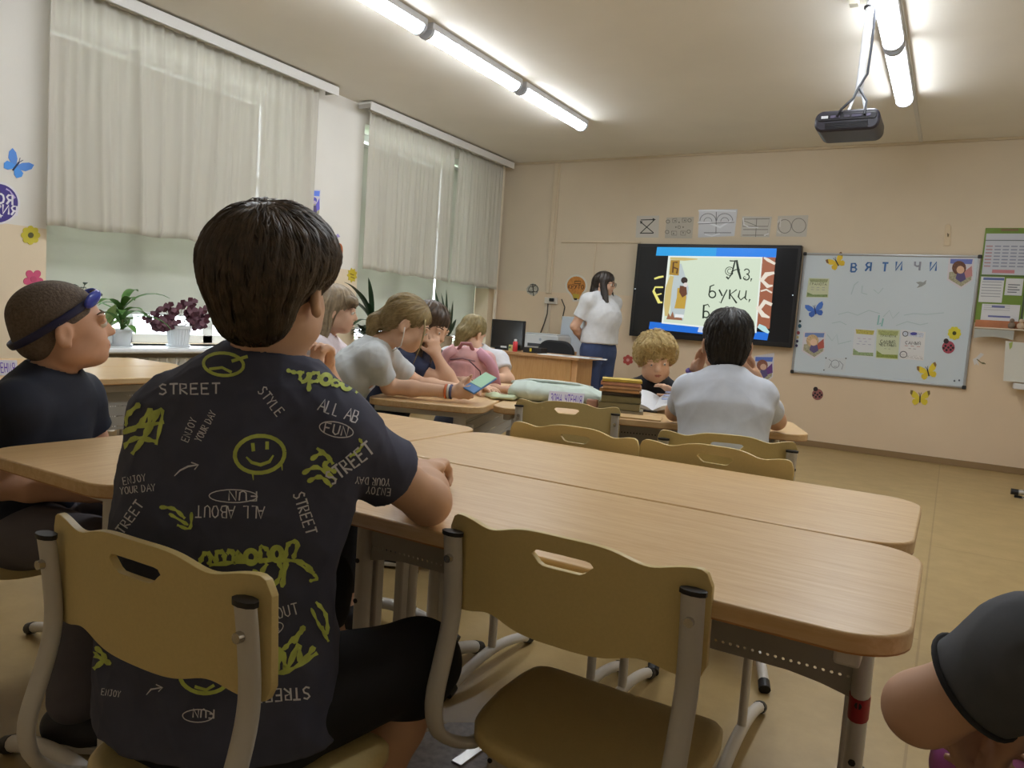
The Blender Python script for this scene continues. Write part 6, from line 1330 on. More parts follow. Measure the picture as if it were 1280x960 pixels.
f.plate('ribbon', [(418, 298), (425, 296), (422, 292)], M('a79ad4', .6), 0, .003)
f = Flat('sun_sticker', 'yellow sun-shaped sticker at the edge of the wall beside the right-hand plant', 'sticker', (440, 344), 'L', 0); 
f.t['label'] = 'yellow sun-shaped sticker on the wall just before the window by the corner'
f.plate('sun', [(440+(6.5 if i % 2 else 4.6)*math.cos(i*math.pi/9), 344+(9.5 if i % 2 else 7)*math.sin(i*math.pi/9)) for i in range(18)], M('d2bc38', .6), 0, .004); f.ink('marks', [strip([(437, 342), (442, 344)], 1), strip([(438, 346), (443, 348)], 1)], M('7a5a20', .6), .0046)
# ---- hook plate, flower cut-out, stand
f = Flat('key_hook', 'cream hook plate on the wall above the whiteboard', 'hook', (1185, 294), 'F', 0); f.plate('plate', [(1182, 281.5), (1186, 280), (1189, 283), (1187.5, 307), (1179.5, 307.5)], M('d6c3a4', .5), 0, .008, bev=.002); MB().tube([(f.l(1184.5, 292)[0], f.l(1184.5, 292)[1], .008), (f.l(1185, 296)[0], f.l(1185, 296)[1], .03), (f.l(1186, 293)[0], f.l(1186, 293)[1], .035)], .004, 8).build('hook', M('8f8470', .4, metal=.6), f.t)
f = Flat('flower_cutout', 'white paper flower cut-out on the wall beside the whiteboard frame', 'sticker', (1221, 452), 'F', 0); f.plate('petals', [(1218, 457), (1216, 449), (1220, 447), (1226, 441), (1230, 443), (1224, 449), (1222, 450), (1223.5, 458), (1220.5, 454)], M('d8d4d2', .6), 0, .004); f.ink('stalk', [strip([(1221, 449), (1226, 453), (1232, 455)], 1.2), pf(pc(1229, 454, 2, 8, 1.2))], M('75704c', .6), .0045)
ST = .012; f = Flat('information_stand', 'green-framed information stand with paper pockets, cut by the picture edge', 'notice board', (1255, 345), 'F', ST)
x1 = f.l(1232, 285)[0]; zt = f.l(1232, 285)[1]; zb = f.l(1219, 403)[1]; Wd_ = .72; cw = .36
f.plate('panel', [(x1, zb), (x1+Wd_, zb), (x1+Wd_, zt), (x1, zt)], M('6f8c34', .5), -.01, 0, px=False, bev=.002)
def cell(x, z, w, h, hx='cfd2d6'): return f.plate('paper_pocket', [(x, z), (x+w, z), (x+w, z+h), (x, z+h)], M(hx, .3), 0, .003, px=False)
zm = (zt+zb)/2; c1 = cell(x1+.012, zm+.01, cw-.03, zt-zm-.06, 'c3c8d4'); c2 = cell(x1+.012, zm-.24, .18, .23, 'd6d8dc'); c3 = cell(x1+.205, zm-.17, .13, .15, 'd2d4d8'); c4 = cell(x1+.045, zb+.015, .29, zm-.25-zb-.02, 'd6d8de'); c5 = cell(x1+cw+.01, zm+.12, .3, .3, 'd2d6d4'); c6 = cell(x1+cw+.01, zb+.02, .3, .28, 'd2d6dc')
def bars(parent, rects, hx): f.ink('printed_lines', [pf([(a, b), (a+w, b), (a+w, b+h), (a, b+h)]) for a, b, w, h in rects], M(hx, .5), .0036, px=False, parent=parent)
gx, gz, gw, gh = x1+.02, zm+.07, cw-.05, zt-zm-.22
bars(c1, [(gx+gw*i/5+.006, gz+gh*j/7+.01, gw/5-.014, gh/7-.018) for i in range(1, 5) for j in range(7)], '8f96ac'); bars(c1, [(gx+.002, gz+gh*j/7+.01, gw/5-.012, gh/7-.018) for j in range(7)], 'b08a94'); bars(c1, [(gx+.07, zm+.025, .17, .03)], 'c08088'); bars(c1, [(x1+.012, zt-.115, cw-.03, .008)], '6c7480')
f.plate('title_plate', [(x1+.12, zt-.028), (x1+.25, zt-.028), (x1+.25, zt-.006), (x1+.12, zt-.006)], M('7e6a44', .5), 0, .004, px=False)
bars(c2, [(x1+.025, zm-.06-.026*j, .15, .007) for j in range(6)], '9aa0aa'); bars(c2, [(x1+.03, zm-.04, .16, .022)], '5f6fa8'); bars(c3, [(x1+.225, zm-.08-.022*j, .09-.02*(j % 2), .008) for j in range(4)], '5a5f6c'); bars(c4, [(x1+.12, zm-.285, .10, .018), (x1+.10, zb+.055, .17, .016)], '6a70a8'); bars(c4, [(x1+.06, zb+.12+.02*j, .2, .004) for j in range(3)], 'a4a8b0')
f.ink('rainbow_picture', [pf([(x1+cw+.03, zm-.02-.03*j), (x1+cw+.2, zm+.06-.05*j), (x1+cw+.2, zm+.03-.05*j), (x1+cw+.03, zm-.05-.03*j)]) for j in range(2)], M('c0603c', .5), .004, px=False); f.ink('rainbow_picture', [pf([(x1+cw+.03, zm-.05), (x1+cw+.2, zm-.0), (x1+cw+.2, zm-.03), (x1+cw+.03, zm-.08)])], M('4a5aa8', .5), .0044, px=False)
for r_ in (zt-.0, zm-.0): pass
f.plate('divider', [(x1+cw-.012, zb), (x1+cw, zb), (x1+cw, zt), (x1+cw-.012, zt)], M('3f4c3a', .5), 0, .006, px=False); f.plate('divider', [(x1, zm-.004), (x1+Wd_, zm-.004), (x1+Wd_, zm+.006), (x1, zm+.006)], M('4f6a3a', .5), 0, .005, px=False)
# tray under the stand with pocket and odds and ends
p0 = atY(1219, 404, D-.05); t = thing('wall_tray', 'narrow wooden wall tray with a grey front pocket below the information stand', 'shelf', (p0[0]+.4, D, p0[2]))
MB().box((p0[0]+.42, D-.012, p0[2]+.0), (.84, .016, .07)).build('back_rail', M('b5744e', .6, var=.2, scale=8), t, world=True, bev=.002); MB().box((p0[0]+.42, D-.065, p0[2]-.04), (.84, .11, .012)).build('ledge', M('d6cbb8', .5), t, world=True, bev=.003)
n_ = 14; pts = [(x, -.10-.03*math.sin(math.pi*min(1, max(0, i/n_)))) for i, x in enumerate(np.linspace(0, .30, n_+1))]
mb = MB(); mb.prism([(p0[0]+.0, p0[2]-.05)]+[(p0[0]+.30, p0[2]-.05)]+[(p0[0]+.30-.30*i/n_, p0[2]-.135+.02*math.sin(math.pi*i/n_)) for i in range(n_+1)], D-.118, D-.112, Matrix(((1, 0, 0, 0), (0, 0, 1, 0), (0, 1, 0, 0), (0, 0, 0, 1)))); mb.build('front_pocket', M('a9aaa4', .4), t, world=True)
f = Flat('paper_sheet', 'blank pale sheet hanging below the wall tray', 'paper', (1268, 450), 'F', .125); f.plate('sheet', [(1257, 426), (1292, 430), (1288, 479), (1254, 476)], M('d2d2ca', .6), 0, .003); f.ink('leaf_mark', [pf([(1261, 429), (1266, 427), (1265, 434), (1262, 437)])], M('a9b864', .6), .0035)
p1 = atY(1268, 420, D-.1); 
for k, (dx, r_, hx, lab) in enumerate(((-.03, .028, '7a6a5c', 'small brown figurine in the wall tray, nearest the grey pocket'), (.04, .032, 'c9b49c', 'cream figurine in the wall tray'), (.11, .03, '6a5248', 'dark brown figurine in the wall tray, at the picture edge'))):
    t = thing('figurine', lab, 'figurine', (p1[0]+dx, D-.075, p0[2]-.034), 0, 'figurines in the wall tray'); z_ = p0[2]-.034
    MB().ball((p1[0]+dx, D-.075, z_+.03), (r_, r_*.8, .03), 12, 8).build('body', M(hx, .6), t, world=True, smooth=180); MB().ball((p1[0]+dx, D-.078, z_+.073), .019, 12, 8).build('head', M(hx, .6), t, world=True, smooth=180)
p2 = atY(1275, 483, D-.1); o = MB().box((p2[0]+.25, D-.09, p2[2]), (.6, .17, .05)).build('wall_shelf', M('dcdcdc', .5), bev=.006); tag(o, 'white wall shelf below the blank sheet, at the picture edge', 'shelf')
# silver tube feet of a stacked stand at the picture edge
t = thing('stacked_stand', 'silver tube stand with black feet stacked against the far wall, cut by the picture edge', 'stand', (.72, 6.9, 0))
for k, (px_, py_, dz) in enumerate(((1267, 614.5, 0), (1271, 622.5, .0), (1276, 626, 0), (1280, 636, 0))):
    a = atY(px_, py_, 6.75+.03*k); b = a+V(.42, .05, .012); tb = MB().tube([a, b], .020, 12).build('tube', M('c9ccd0', .25, metal=.7), t, world=True, smooth=60); MB().tube([a-V(.018, 0, 0), a+V(.03, 0, 0)], .0225, 12).build('foot_cap', BLK, tb, world=True, smooth=40)
a = atY(1280, 640, 6.8); MB().tube([V(a[0]+.32, 6.86, .0), V(a[0]+.32, 6.86, .42)], .018, 10).build('upright', M('c9ccd0', .25, metal=.7), t, world=True); MB().box((a[0]+.32, 6.86, .012), (.2, .3, .024)).build('base_plate', BLK, t, world=True, bev=.004)
# ================================================================== THINGS ON TABLES, SILLS AND FLOOR
TZ = .7095
def seat_on(px_, py_, z=TZ): return atZ(px_, py_, z)
Ra2 = Matrix.Rotation(A2, 3, 'Z')
# pile of books, each its own
bc = on2(.735, .24); bc = V(bc[0], bc[1], 0); z = TZ
for k, (w, d_, h, hx, pg, off, rz, lab) in enumerate(((.185, .135, .012, '8c8672', 'c9c2ae', .006, 2, 'thin grey-brown book, lowest of the pile'), (.17, .13, .030, '7f7858', 'b9b090', 0, -1, 'thick olive book near the bottom of the pile'), (.165, .125, .028, '736d4c', 'b0a784', .003, 2, 'second thick olive book, under the dark-covered one'), (.165, .12, .013, '3a3024', 'b79a6a', .002, 3, 'dark-covered book in the middle of the pile'), (.165, .12, .013, 'b58a5a', 'd8c49a', -.003, -2, 'tan book above the dark-covered one'), (.16, .12, .014, 'b9906a', 'dcc8a4', .004, 2, 'light brown book, third from the top of the pile'), (.165, .12, .015, 'c48f72', 'e0c8ae', -.002, 0, 'salmon-coloured book, second from the top of the pile'), (.165, .118, .011, 'c9ac48', 'ded2a4', .0, 4, 'yellow book on top of the pile'))):
    c_ = bc+e1*off; t = thing('book', lab, 'book', (c_[0], c_[1], z), A2+math.radians(rz), 'books piled on the reading table')
    MB().box((0, .002, h/2), (w-.006, d_-.008, h-.005)).build('pages', M(pg, .8), t)
    mb = MB(); mb.box((0, 0, .0012), (w, d_, .0024)); mb.box((0, 0, h-.0012), (w, d_, .0024)); mb.box((0, -d_/2+.0012, h/2), (w, .0024, h)); mb.build('cover', M(hx, .6, var=.1), t); z += h+.0005
# tent card
def tent(c, rz, label, txt, w=.155, h=.058, hx='6b4fc0'):
    t = thing('tent_card', label, 'sign', c, rz, 'reading-zone tent cards')
    for s_ in (-1, 1):
        a = math.radians(24)*s_; M4 = Matrix.Translation((0, s_*h*math.sin(math.radians(24)), 0)) @ Matrix.Rotation(-a, 4, 'X').inverted() if False else None
        y0 = s_*.028; P = [(-w/2, y0, 0), (w/2, y0, 0), (w/2, s_*.001, h), (-w/2, s_*.001, h)]; n_ = V(0, s_*h, .027); n_ = nrm(n_)*.0008
        mb = MB(); mb.add([tuple(np.array(p)+n_*g) for g in (0, 1) for p in P], [(0, 1, 2, 3), (7, 6, 5, 4), (0, 4, 5, 1), (1, 5, 6, 2), (2, 6, 7, 3), (3, 7, 4, 0)]); pn = mb.build('card_face', M('dcdcea', .6), t)
        if s_ == -1:
            L_ = math.hypot(h, .027); W0_ = drawn(txt, 1, .15); k = (w-.018)/(2*max(x for vs, fs in W0_ for x, y in vs)); mb = MB()
            for q_, (vs, fs) in enumerate(W0_): mb.add([tuple(np.array((x*k, -.028+.027*(.5+y*.62), h*(.5+y*.62)))+n_*(1.6+.1*(q_ % 8))) for x, y in vs], fs)
            mb.build('lettering', M(hx, .6), pn, smooth=0)
    return t
p = on2(.972, .29); tent((p[0], p[1], TZ), A2, 'white tent card with purple lettering beside the tote bag and books', 'ЗОНА ЧТЕНИЯ')
p = seat_on(36, 455); tent((-3.25, 1.52, TZ), math.radians(75), 'white tent card with purple lettering behind the boy with goggles', 'ЗОНА ЧТЕНИЯ')
# tote bag lying on the table
c_ = on2(1.01, .40); c_ = V(c_[0], c_[1], TZ); Rm = np.stack([e1, e2, V(0, 0, 1)], 1); t = thing('tote_bag', 'pale mint cloth bag lying flat on the table behind the tent card', 'bag', c_, 0)
l_ = lambda x, y, z: c_+Rm@V(x, y, z)
organic('bag_body', [(econe(l_(-.13, 0, .035), l_(.10, 0, .038), .115, .11, .050, .044, e2), .03, 'add'), (ell(l_(.14, .0, .034), V(.075, .095, .036), Rm), .04, 'add'), (ell(l_(-.19, -.01, .040), V(.06, .10, .042), Rm), .04, 'add'), (ell(l_(-.25, -.01, .052), V(.035, .075, .026), Rm), .012, 'sub'), (half(l_(0, 0, .001), V(0, 0, -1)), .004, 'int')], .006, M('c6d4cc', .8, bump=.05, scale=40), t, disp=.006, dseed=5, dfreq=1.6)
organic('bag_mouth', [(econe(l_(-.20, -.10, .012), l_(-.29, -.10, .010), .05, .045, .014, .010, e2), .02, 'add'), (rcone(l_(-.29, -.10, .010), l_(-.33, -.06, .010), .022, .012), .02, 'add'), (half(l_(0, 0, .001), V(0, 0, -1)), .003, 'int')], .005, M('bfcaa8', .8), t, disp=.004, dseed=7, dfreq=2)
MB().tube([l_(-.24, .05, .07), l_(-.15, .02, .089), l_(-.02, -.01, .092), l_(.07, -.01, .088), l_(.14, .0, .076)], .007, 8, flat=1.8, up=(0, 0, 1)).build('strap', M('d3ded6', .8), t, world=True, smooth=180)
MB().box(l_(.155, -.135, .02), (.05, .02, .04), Ra2).build('leather_patch', M('b08a7c', .6), t, world=True, bev=.006)
# pink backpack
c_ = V(-2.05, 3.13, TZ); bx = cr*V(1, 1, 0); bx = nrm(bx); by = V(-bx[1], bx[0], 0); Rm = np.stack([bx, by, V(0, 0, 1)], 1); b_ = lambda x, y, z: c_+Rm@V(x, y, z)
t = thing('backpack', 'pink school backpack standing on the table in front of the bent-over child', 'backpack', c_, 0); PK = M('e0b0b0', .75, var=.12, scale=20, bump=.05)
organic('bag_body', [(econe(b_(-.05, 0, .06), b_(-.045, 0, .14), .105, .085, .075, .06, bx), .03, 'add'), (ell(b_(-.045, 0, .165), V(.085, .06, .045), Rm), .03, 'add'), (econe(b_(.06, .02, .05), b_(.05, .02, .15), .08, .06, .07, .05, bx), .03, 'add'), (half(b_(0, 0, .002), V(0, 0, -1)), .006, 'int')], .006, PK, t, disp=.006, dseed=9, dfreq=1.6)
organic('front_pocket', [(econe(b_(-.055, -.07, .045), b_(-.05, -.065, .12), .072, .062, .028, .020, bx), .02, 'add'), (half(b_(0, 0, .004), V(0, 0, -1)), .006, 'int')], .005, M('dca9aa', .75, var=.1, scale=20), t, disp=.003, dseed=10, dfreq=2)
MB().tube([b_(-.075, -.035, .195), b_(-.06, -.045, .226), b_(-.02, -.045, .226), b_(-.005, -.035, .195)], .008, 8, flat=1.6).build('haul_loop', M('c48d92', .8), t, world=True, smooth=180)
MB().tube([b_(-.15, -.03, .05), b_(-.158, -.05, .11), b_(-.13, -.06, .17), b_(-.09, -.05, .2)], .012, 8, flat=2.2, up=by).build('strap', M('dcaaae', .8), t, world=True, smooth=180); MB().tube([b_(.02, -.03, .19), b_(.075, -.06, .15), b_(.105, -.06, .10), b_(.12, -.05, .03)], .012, 8, flat=2.2, up=by).build('strap', M('d8a2b4', .8), t, world=True, smooth=180)
MB().tube([b_(-.11, -.092, .145), b_(-.05, -.094, .155), b_(.012, -.09, .145)], .004, 6).build('zip', M('8f6a70', .5), t, world=True, smooth=180); MB().tube([b_(-.02, -.095, .15), b_(.04, -.11, .10), b_(.045, -.11, .08)], .003, 6).build('zip_cord', M('5a3a40', .5), t, world=True, smooth=180)
for x, y, r_ in ((575, 488, .026), (592, 487, .022), (607, 488.5, .026), (622, 489, .024)):
    pass
p = seat_on(598, 490); o = organic('plush_toy_body', [(ell(V(p[0]-.06, p[1]+.02, TZ+.024), V(.035, .03, .026)), .02, 'add'), (ell(V(p[0]-.0, p[1]+.03, TZ+.026), V(.038, .03, .028)), .02, 'add'), (ell(V(p[0]+.06, p[1]+.055, TZ+.022), V(.034, .028, .024)), .02, 'add'), (ell(V(p[0]+.11, p[1]+.08, TZ+.02), V(.03, .025, .02)), .02, 'add'), (half(V(0, 0, TZ+.001), V(0, 0, -1)), .003, 'int')], .005, M('dcb49c', .85, bump=.2, scale=120), thing('soft_toy', 'small peach-coloured soft toy lying at the foot of the pink backpack', 'soft toy', (p[0], p[1], TZ)))
o.name = 'body'; MB().ball((p[0]+.125, p[1]+.088, TZ+.03), .012, 10, 8).build('ear', M('d2a48c', .85), o.parent, world=True, smooth=180)
# phone in the girl's hands
t = thing('phone', 'phone in a blue and green case held by the girl with earphones', 'phone', PD(600, 479, 3.12)); pc_ = PD(600, 479, 3.12)
u_ = nrm(PD(616, 469, 3.16)-PD(584, 490, 3.08)); n2 = nrm(V(0, 0, 1)-.45*cf); n2 = nrm(n2-u_*np.dot(n2, u_)); s2 = np.cross(n2, u_); Rp = Matrix((tuple(u_), tuple(s2), tuple(n2))).transposed()
MB().box(pc_, (.135, .068, .009), Rp).build('case', M('5b8cc8', .4), t, world=True, bev=.003); MB().box(pc_+n2*.0052+u_*.02, (.09, .064, .002), Rp).build('back_print', M('a9d8b8', .4), t, world=True); MB().box(pc_-n2*.0052, (.128, .062, .002), Rp).build('screen', M('30343c', .2), t, world=True)
# open book in front of the curly boy, papers, eraser
p = on2(.585, .40); t = thing('open_book', 'open picture book with white pages before the curly blond boy', 'book', (p[0], p[1], TZ+.026), A2-.15); t.rotation_euler = (math.radians(15), 0, A2-.15)
for s_ in (-1, 1):
    n_ = 10; vs = []; fs = []
    for g in (0, 1):
        for i in range(n_+1):
            u = i/n_; x = s_*.13*u; zz = .018*math.sin(math.pi*u)**.8*(1 if g else .25)+(.006 if g else 0)+.03*(u if s_ > 0 else u*.6)
            vs += [(x, -.09, zz), (x, .09, zz)]
    k_ = 2*(n_+1)
    for i in range(n_): a = 2*i; fs += [(a, a+1, a+3, a+2), (k_+a, k_+a+2, k_+a+3, k_+a+1), (a, a+2, k_+a+2, k_+a), (a+1, k_+a+1, k_+a+3, a+3)]
    fs += [(0, k_, k_+1, 1), (2*n_, 2*n_+1, k_+2*n_+1, k_+2*n_)]
    mb = MB(); mb.add(vs, fs); pg_ = mb.build('page_block', M('d8dade', .7), t, smooth=30)
    mb = MB(); 
    for j in range(3): mb.box((s_*.065, .05-.045*j, .030+.018), (.07, .022, .0015))
    if s_ > 0: mb.build('printed_picture', M('8b94b4', .7), pg_)
MB().box((-.05, -.094, .004), (.14, .012, .006)).build('cover_edge', M('1c1a1c', .6), t, bev=.001); MB().box((-.115, -.03, .02), (.03, .1, .02)).build('red_cover', M('c04438', .6), t, bev=.003)
q = on2(.36, .14); o = MB().box((0, 0, .0015), (.20, .14, .003)).build('worksheet', M('d6dcc2', .6)); o.location = (q[0]-.03, q[1], TZ); o.rotation_euler = (0, 0, A2+.2); tag(o, 'pale green-yellow worksheet under the arm of the boy in plain white', 'paper')
q = on2(.80, .10); o = MB().box((0, 0, .003), (.17, .12, .006)).build('notebook', M('c9a878', .6), bev=.001); o.location = (q[0]+.16, q[1]+.02, TZ); o.rotation_euler = (0, 0, A2-.05); tag(o, 'thin tan notebook on the table between the pile of books and the white-shirted boy', 'notebook')
p = on2(.655, .20); o = MB().box((0, 0, .006), (.03, .018, .012)).build('eraser', M('5c5cb0', .6), bev=.002); o.location = (p[0], p[1], TZ); o.rotation_euler = (0, 0, .6); tag(o, 'small blue eraser on the table next to the pile of books', 'eraser')
# pen pot and lamp ball behind the girls
p = PD(563, 440, 3.95); bz = TZ; bp = V(-2.33, 3.30, bz); t = thing('pencil_pot', 'small pot of dark pencils on the table between the girl in navy and the backpack', 'pencil pot', bp)
MB().lathe([(.034, 0), (.036, .004), (.036, .09), (.032, .09), (.031, .01)], bp, 16).build('pot', M('b89a6a', .6), t, world=True)
for k in range(9):
    a = k*.7; MB().tube([bp+V(.016*math.cos(a), .016*math.sin(a), .01), bp+V(.034*math.cos(a), .034*math.sin(a), .15+.012*(k % 3))], .0042, 6).build('pencil', M(('2c2c34', '3c4450', '25282e', 'c9ccd4')[k % 4], .5), t, world=True)
bp = V(-2.40, 3.17, bz); t = thing('table_lamp', 'small white globe lamp on a beige foot behind the girl in navy', 'lamp', bp)
MB().lathe([(.035, 0), (.035, .012), (.018, .03), (.014, .10), (.02, .115)], bp, 16).build('foot', M('b8a482', .6), t, world=True, smooth=60); MB().ball(bp+V(0, 0, .165), .052, 20, 14).build('globe', M('e4e2e8', .4), t, world=True, smooth=180)
# ------------------------------------------------------------------ plants on the sills
def leaf(mb, base, d_, L_, w, droop, up=V(0, 0, 1), n=7, fold=.25, tip=1.0):
    d_ = nrm(d_); s_ = nrm(np.cross(d_, up)+1e-6); p = np.array(base, float); vs = []; fs = []; dd = d_.copy()
    for i in range(n+1):
        u = i/n; ww = w*(math.sin(math.pi*min(1, .06+.94*u*tip)))**.75 if u < 1 else .0005; nn = np.cross(s_, dd); ww = max(ww, .0006)
        vs += [p-s_*ww/2+nn*fold*ww*.5, p+nn*.001, p+s_*ww/2+nn*fold*ww*.5, p-nn*.0012]
        p = p+dd*L_/n; dd = nrm(dd+V(0, 0, -droop/n))
    for i in range(n):
        a = 4*i; fs += [(a, a+1, a+5, a+4), (a+1, a+2, a+6, a+5), (a+2, a+3, a+7, a+6), (a+3, a, a+4, a+7)]
    mb.add(vs, fs)
SZ = WZ0+.0005
def pot(t, c, r, h, hx, rib=0, saucer=True, par=None):
    prof = [(r*.72, 0), (r*.74, .004), (r*.92, h*.85), (r*1.02, h*.86), (r*1.04, h), (r*.94, h), (r*.90, h*.9), (r*.02, h*.88)]
    o = MB().lathe(prof, c, 28).build('pot', M(hx, .35), t, world=True, smooth=35)
    if rib:
        for k in range(rib):
            a = 2*math.pi*k/rib; pass
    MB().lathe([(r*.88, h*.86), (r*.88, h*.89), (.001, h*.9)], c, 20).build('soil', M('3a2c20', .9, bump=.3), t, world=True)
    if saucer: MB().lathe([(r*.9, 0), (r*1.0, .014), (r*.96, .014), (r*.8, .004)], (c[0], c[1], c[2]), 24).build('saucer', M(hx, .35), t, world=True, smooth=35)
GRN = M('3f6b35', .4, var=.3, scale=12, h2='6d9a4e'); DGR = M('24402a', .4, var=.25, scale=12); PUR = M('5c3140', .5, var=.25, scale=20)
r9 = np.random.default_rng(9)
c_ = V(XL+.03, *atX(152, 420, XL+.03)[1:]); c_[2] = SZ; t = thing('potted_plant', 'potted plant with long drooping green leaves in a plain white pot on the sill', 'plant', c_, 0, 'plants on the window sills'); pot(t, c_, .075, .115, 'e3e6ea'); mb = MB()
for k in range(15):
    a = k*2.4; leaf(mb, c_+V(0, 0, .11+.012*k), V(math.cos(a), math.sin(a), .9-.03*k*0+.25*(k % 3)), .19+.06*(k % 4), .062, 2.1-.04*k)
mb.build('foliage', GRN, t, world=True, smooth=60); MB().tube([c_+V(0, 0, .09), c_+V(.005, 0, .30)], [.012, .008], 8).build('stem', M('6a7a46', .6), t, world=True)
mb = MB(); b0 = V(XL-.02, *atX(133, 396, XL-.02)[1:])
for k in range(7): leaf(mb, V(b0[0], b0[1]+.0, SZ+.10), V(.3*math.cos(k), .8*math.sin(k*1.3), .9), .22, .075, 1.0)
t2 = thing('potted_plant', 'pale variegated plant standing half hidden behind the drooping green one', 'plant', (b0[0], b0[1], SZ), 0, 'plants on the window sills'); mb.build('foliage', M('9db878', .45, var=.2, scale=20), t2, world=True, smooth=60); pot(t2, V(b0[0], b0[1], SZ), .06, .10, 'd8dcdc', saucer=False)
c_ = V(XL+.05, *atX(223, 424, XL+.05)[1:]); c_[2] = SZ; t = thing('potted_plant', 'red-leaved trailing plant in a ribbed white pot on the sill', 'plant', c_, 0, 'plants on the window sills'); pot(t, c_, .088, .155, 'e6e9ec')
for k in range(1):
    mb = MB()
    for j in range(24): a = 2*math.pi*j/24; mb.tube([c_+V(.066*math.cos(a), .066*math.sin(a), .012), c_+V(.083*math.cos(a), .083*math.sin(a), .13)], .0035, 6)
    mb.build('flute_rib', M('e6e9ec', .35), t, world=True, smooth=60)
mb = MB(); ms = MB()
for k in range(70):
    side = -1 if k % 2 else 1; far = r9.uniform(.02, .24); p = c_+V(r9.normal(0, .035), side*(.03+far*.75), .16+ (.10-.9*far*.35 if side > 0 else .02-.35*far*.2)+r9.normal(0, .02)+(.10 if k % 7 == 0 else 0))
    if k % 3 == 0: ms.tube([c_+V(0, side*.02, .14), (c_+p)/2+V(0, 0, .05), p], .002, 5)
    for q in range(3): a = q*2.09+r9.uniform(0, 1); leaf(mb, p, V(.35*math.cos(a), math.sin(a), math.cos(a)-.25), .046, .046, .3, n=3, tip=.62, up=V(.8, -.6, .3))
mb.build('foliage', PUR, t, world=True, smooth=0); ms.build('stem', M('6a4a44', .6), t, world=True)
c_ = V(XL+.0, *atX(80, 420, XL)[1:]); c_[2] = SZ; t = thing('potted_plant', 'small dark leafy plant rising behind the head of the boy with goggles', 'plant', c_, 0, 'plants on the window sills'); pot(t, c_, .07, .11, 'c9b8a0'); mb = MB(); ms = MB()
for k in range(7):
    tp = V(XL, *atX(70+6*k, 356+2*(k % 3), XL)[1:]); ms.tube([c_+V(0, 0, .1), c_*.5+tp*.5+V(0, .0, .03), tp], [.005, .004, .002], 6)
    for j in range(5): u = .55+.45*j/4; q = c_*(1-u)+tp*u+V(0, 0, .04*(1-u)); leaf(mb, q, V(r9.normal(), r9.normal(), .4), .05, .03, .6, n=4)
mb.build('foliage', DGR, t, world=True, smooth=60); ms.build('stem', M('4a4a34', .6), t, world=True)
c_ = V(XL+.08, 5.72, SZ); t = thing('potted_plant', 'plant with long narrow arching leaves at the near end of the sill by the corner', 'plant', c_, 0, 'plants on the window sills'); pot(t, c_, .08, .13, 'b9a284'); mb = MB()
for px_, py_ in ((436, 352), (446, 360), (462, 352), (470, 398), (452, 372), (430, 372), (440, 410), (462, 380)):
    tp = atX(px_, py_, XL+.12); b0 = c_+V(0, 0, .25); v_ = tp-b0; leaf(mb, b0, nrm(v_)+V(0, 0, .5), np.linalg.norm(v_)*1.12, .055, 1.1, n=9)
mb.build('foliage', DGR, t, world=True, smooth=60); MB().tube([c_+V(0, 0, .1), c_+V(0, 0, .27)], .012, 8).build('stem', M('5a5a3c', .6), t, world=True)
c_ = V(XL+.06, *atX(558, 414, XL+.06)[1:]); c_[2] = SZ; t = thing('potted_plant', 'plant with stiff upright dark blades on the sill below the curtain gap', 'plant', c_, 0, 'plants on the window sills'); pot(t, c_, .085, .14, '9a8468'); mb = MB()
for k, (px_, py_) in enumerate(((543, 358), (552, 366), (566, 376), (536, 372), (558, 362), (548, 380), (570, 398), (562, 384))):
    tp = atX(px_, py_, XL+.05+.02*(k % 3)); b0 = c_+V(.01*(k % 3), .02*(k % 4)-.03, .13); v_ = tp-b0; leaf(mb, b0, v_, np.linalg.norm(v_), .075, .12, n=8, up=V(1, .2, .1))
mb.build('foliage', DGR, t, world=True, smooth=60)
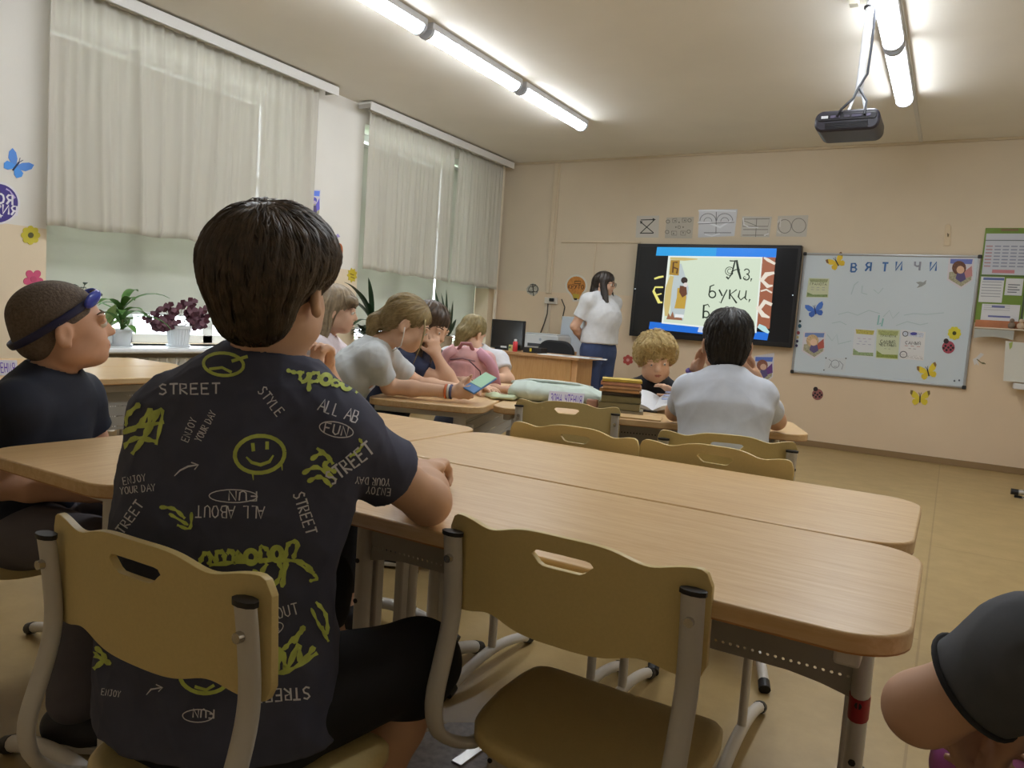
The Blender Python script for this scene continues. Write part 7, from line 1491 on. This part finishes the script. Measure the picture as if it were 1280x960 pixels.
c_ = V(XL+.10, *atX(456, 418, XL+.10)[1:]); c_[2] = SZ; t = thing('potted_plant', 'low bushy dark plant on the sill behind the ponytailed girl', 'plant', c_, 0, 'plants on the window sills'); pot(t, c_, .07, .11, 'c4b8a6'); mb = MB()
for k in range(60): a = k*2.4; leaf(mb, c_+V(0, 0, .13), V(math.cos(a), math.sin(a), r9.uniform(.2, 1.6)), r9.uniform(.08, .2), .035, 1.2, n=5)
mb.build('foliage', M('4a5648', .5, var=.25, scale=20), t, world=True, smooth=60)
# ------------------------------------------------------------------ floor bits
pts = [atZ(x, y, .0) for x, y in ((470, 945), (560, 905), (640, 905), (700, 930), (775, 958), (790, 1010), (560, 1040), (430, 1010))]
mb = MB(); mb.prism([(p[0], p[1]) for p in pts], .0005, .004); o = mb.build('floor_mat', M('8f8c92', .5, var=.35, scale=60, h2='b9b6ba')); tag(o, 'grey speckled sheet lying on the floor under the empty chair', 'floor sheet')
a, b = atZ(570, 955, .006), atZ(640, 905, .006); mb = MB(); mb.box((a+b)/2, (np.linalg.norm(b-a), .03, .006), Matrix.Rotation(math.atan2(b[1]-a[1], b[0]-a[0]), 3, 'Z')); o = mb.build('metal_strip', M('b4b2b0', .3, metal=.7), bev=.001); tag(o, 'metal threshold strip across the grey sheet on the floor', 'metal strip')
# pink pouch in the edge person's hands
p = PD(1228, 968, .985); t = thing('pouch', 'pink rounded pouch with a white lining held by the person in dark grey', 'pouch', p)
organic('pouch_shell', [(ell(p, V(.062, .05, .055)), .02, 'add'), (ell(p+V(.03, .0, -.03), V(.055, .045, .05)), .02, 'add'), (ell(p+V(.045, .02, .055), V(.04, .035, .012)), .006, 'sub')], .004, M('c06cb4', .4), t)
MB().tube([p+V(.005, -.02, .05), p+V(.03, -.012, .048), p+V(.06, .0, .038)], .005, 8, flat=1.6).build('white_lining', M('e4e2ea', .6), t, world=True, smooth=180)
# red tape on the near table's leg
lg = [c for c in TB[0].children if c.name.startswith('leg')][1]; MB().tube([(.555, .145, .43), (.555, .145, .47)], .0168, 12, flat=1.7, up=(1, 0, 0)).build('red_tape', M('a02028', .5), lg, smooth=60)
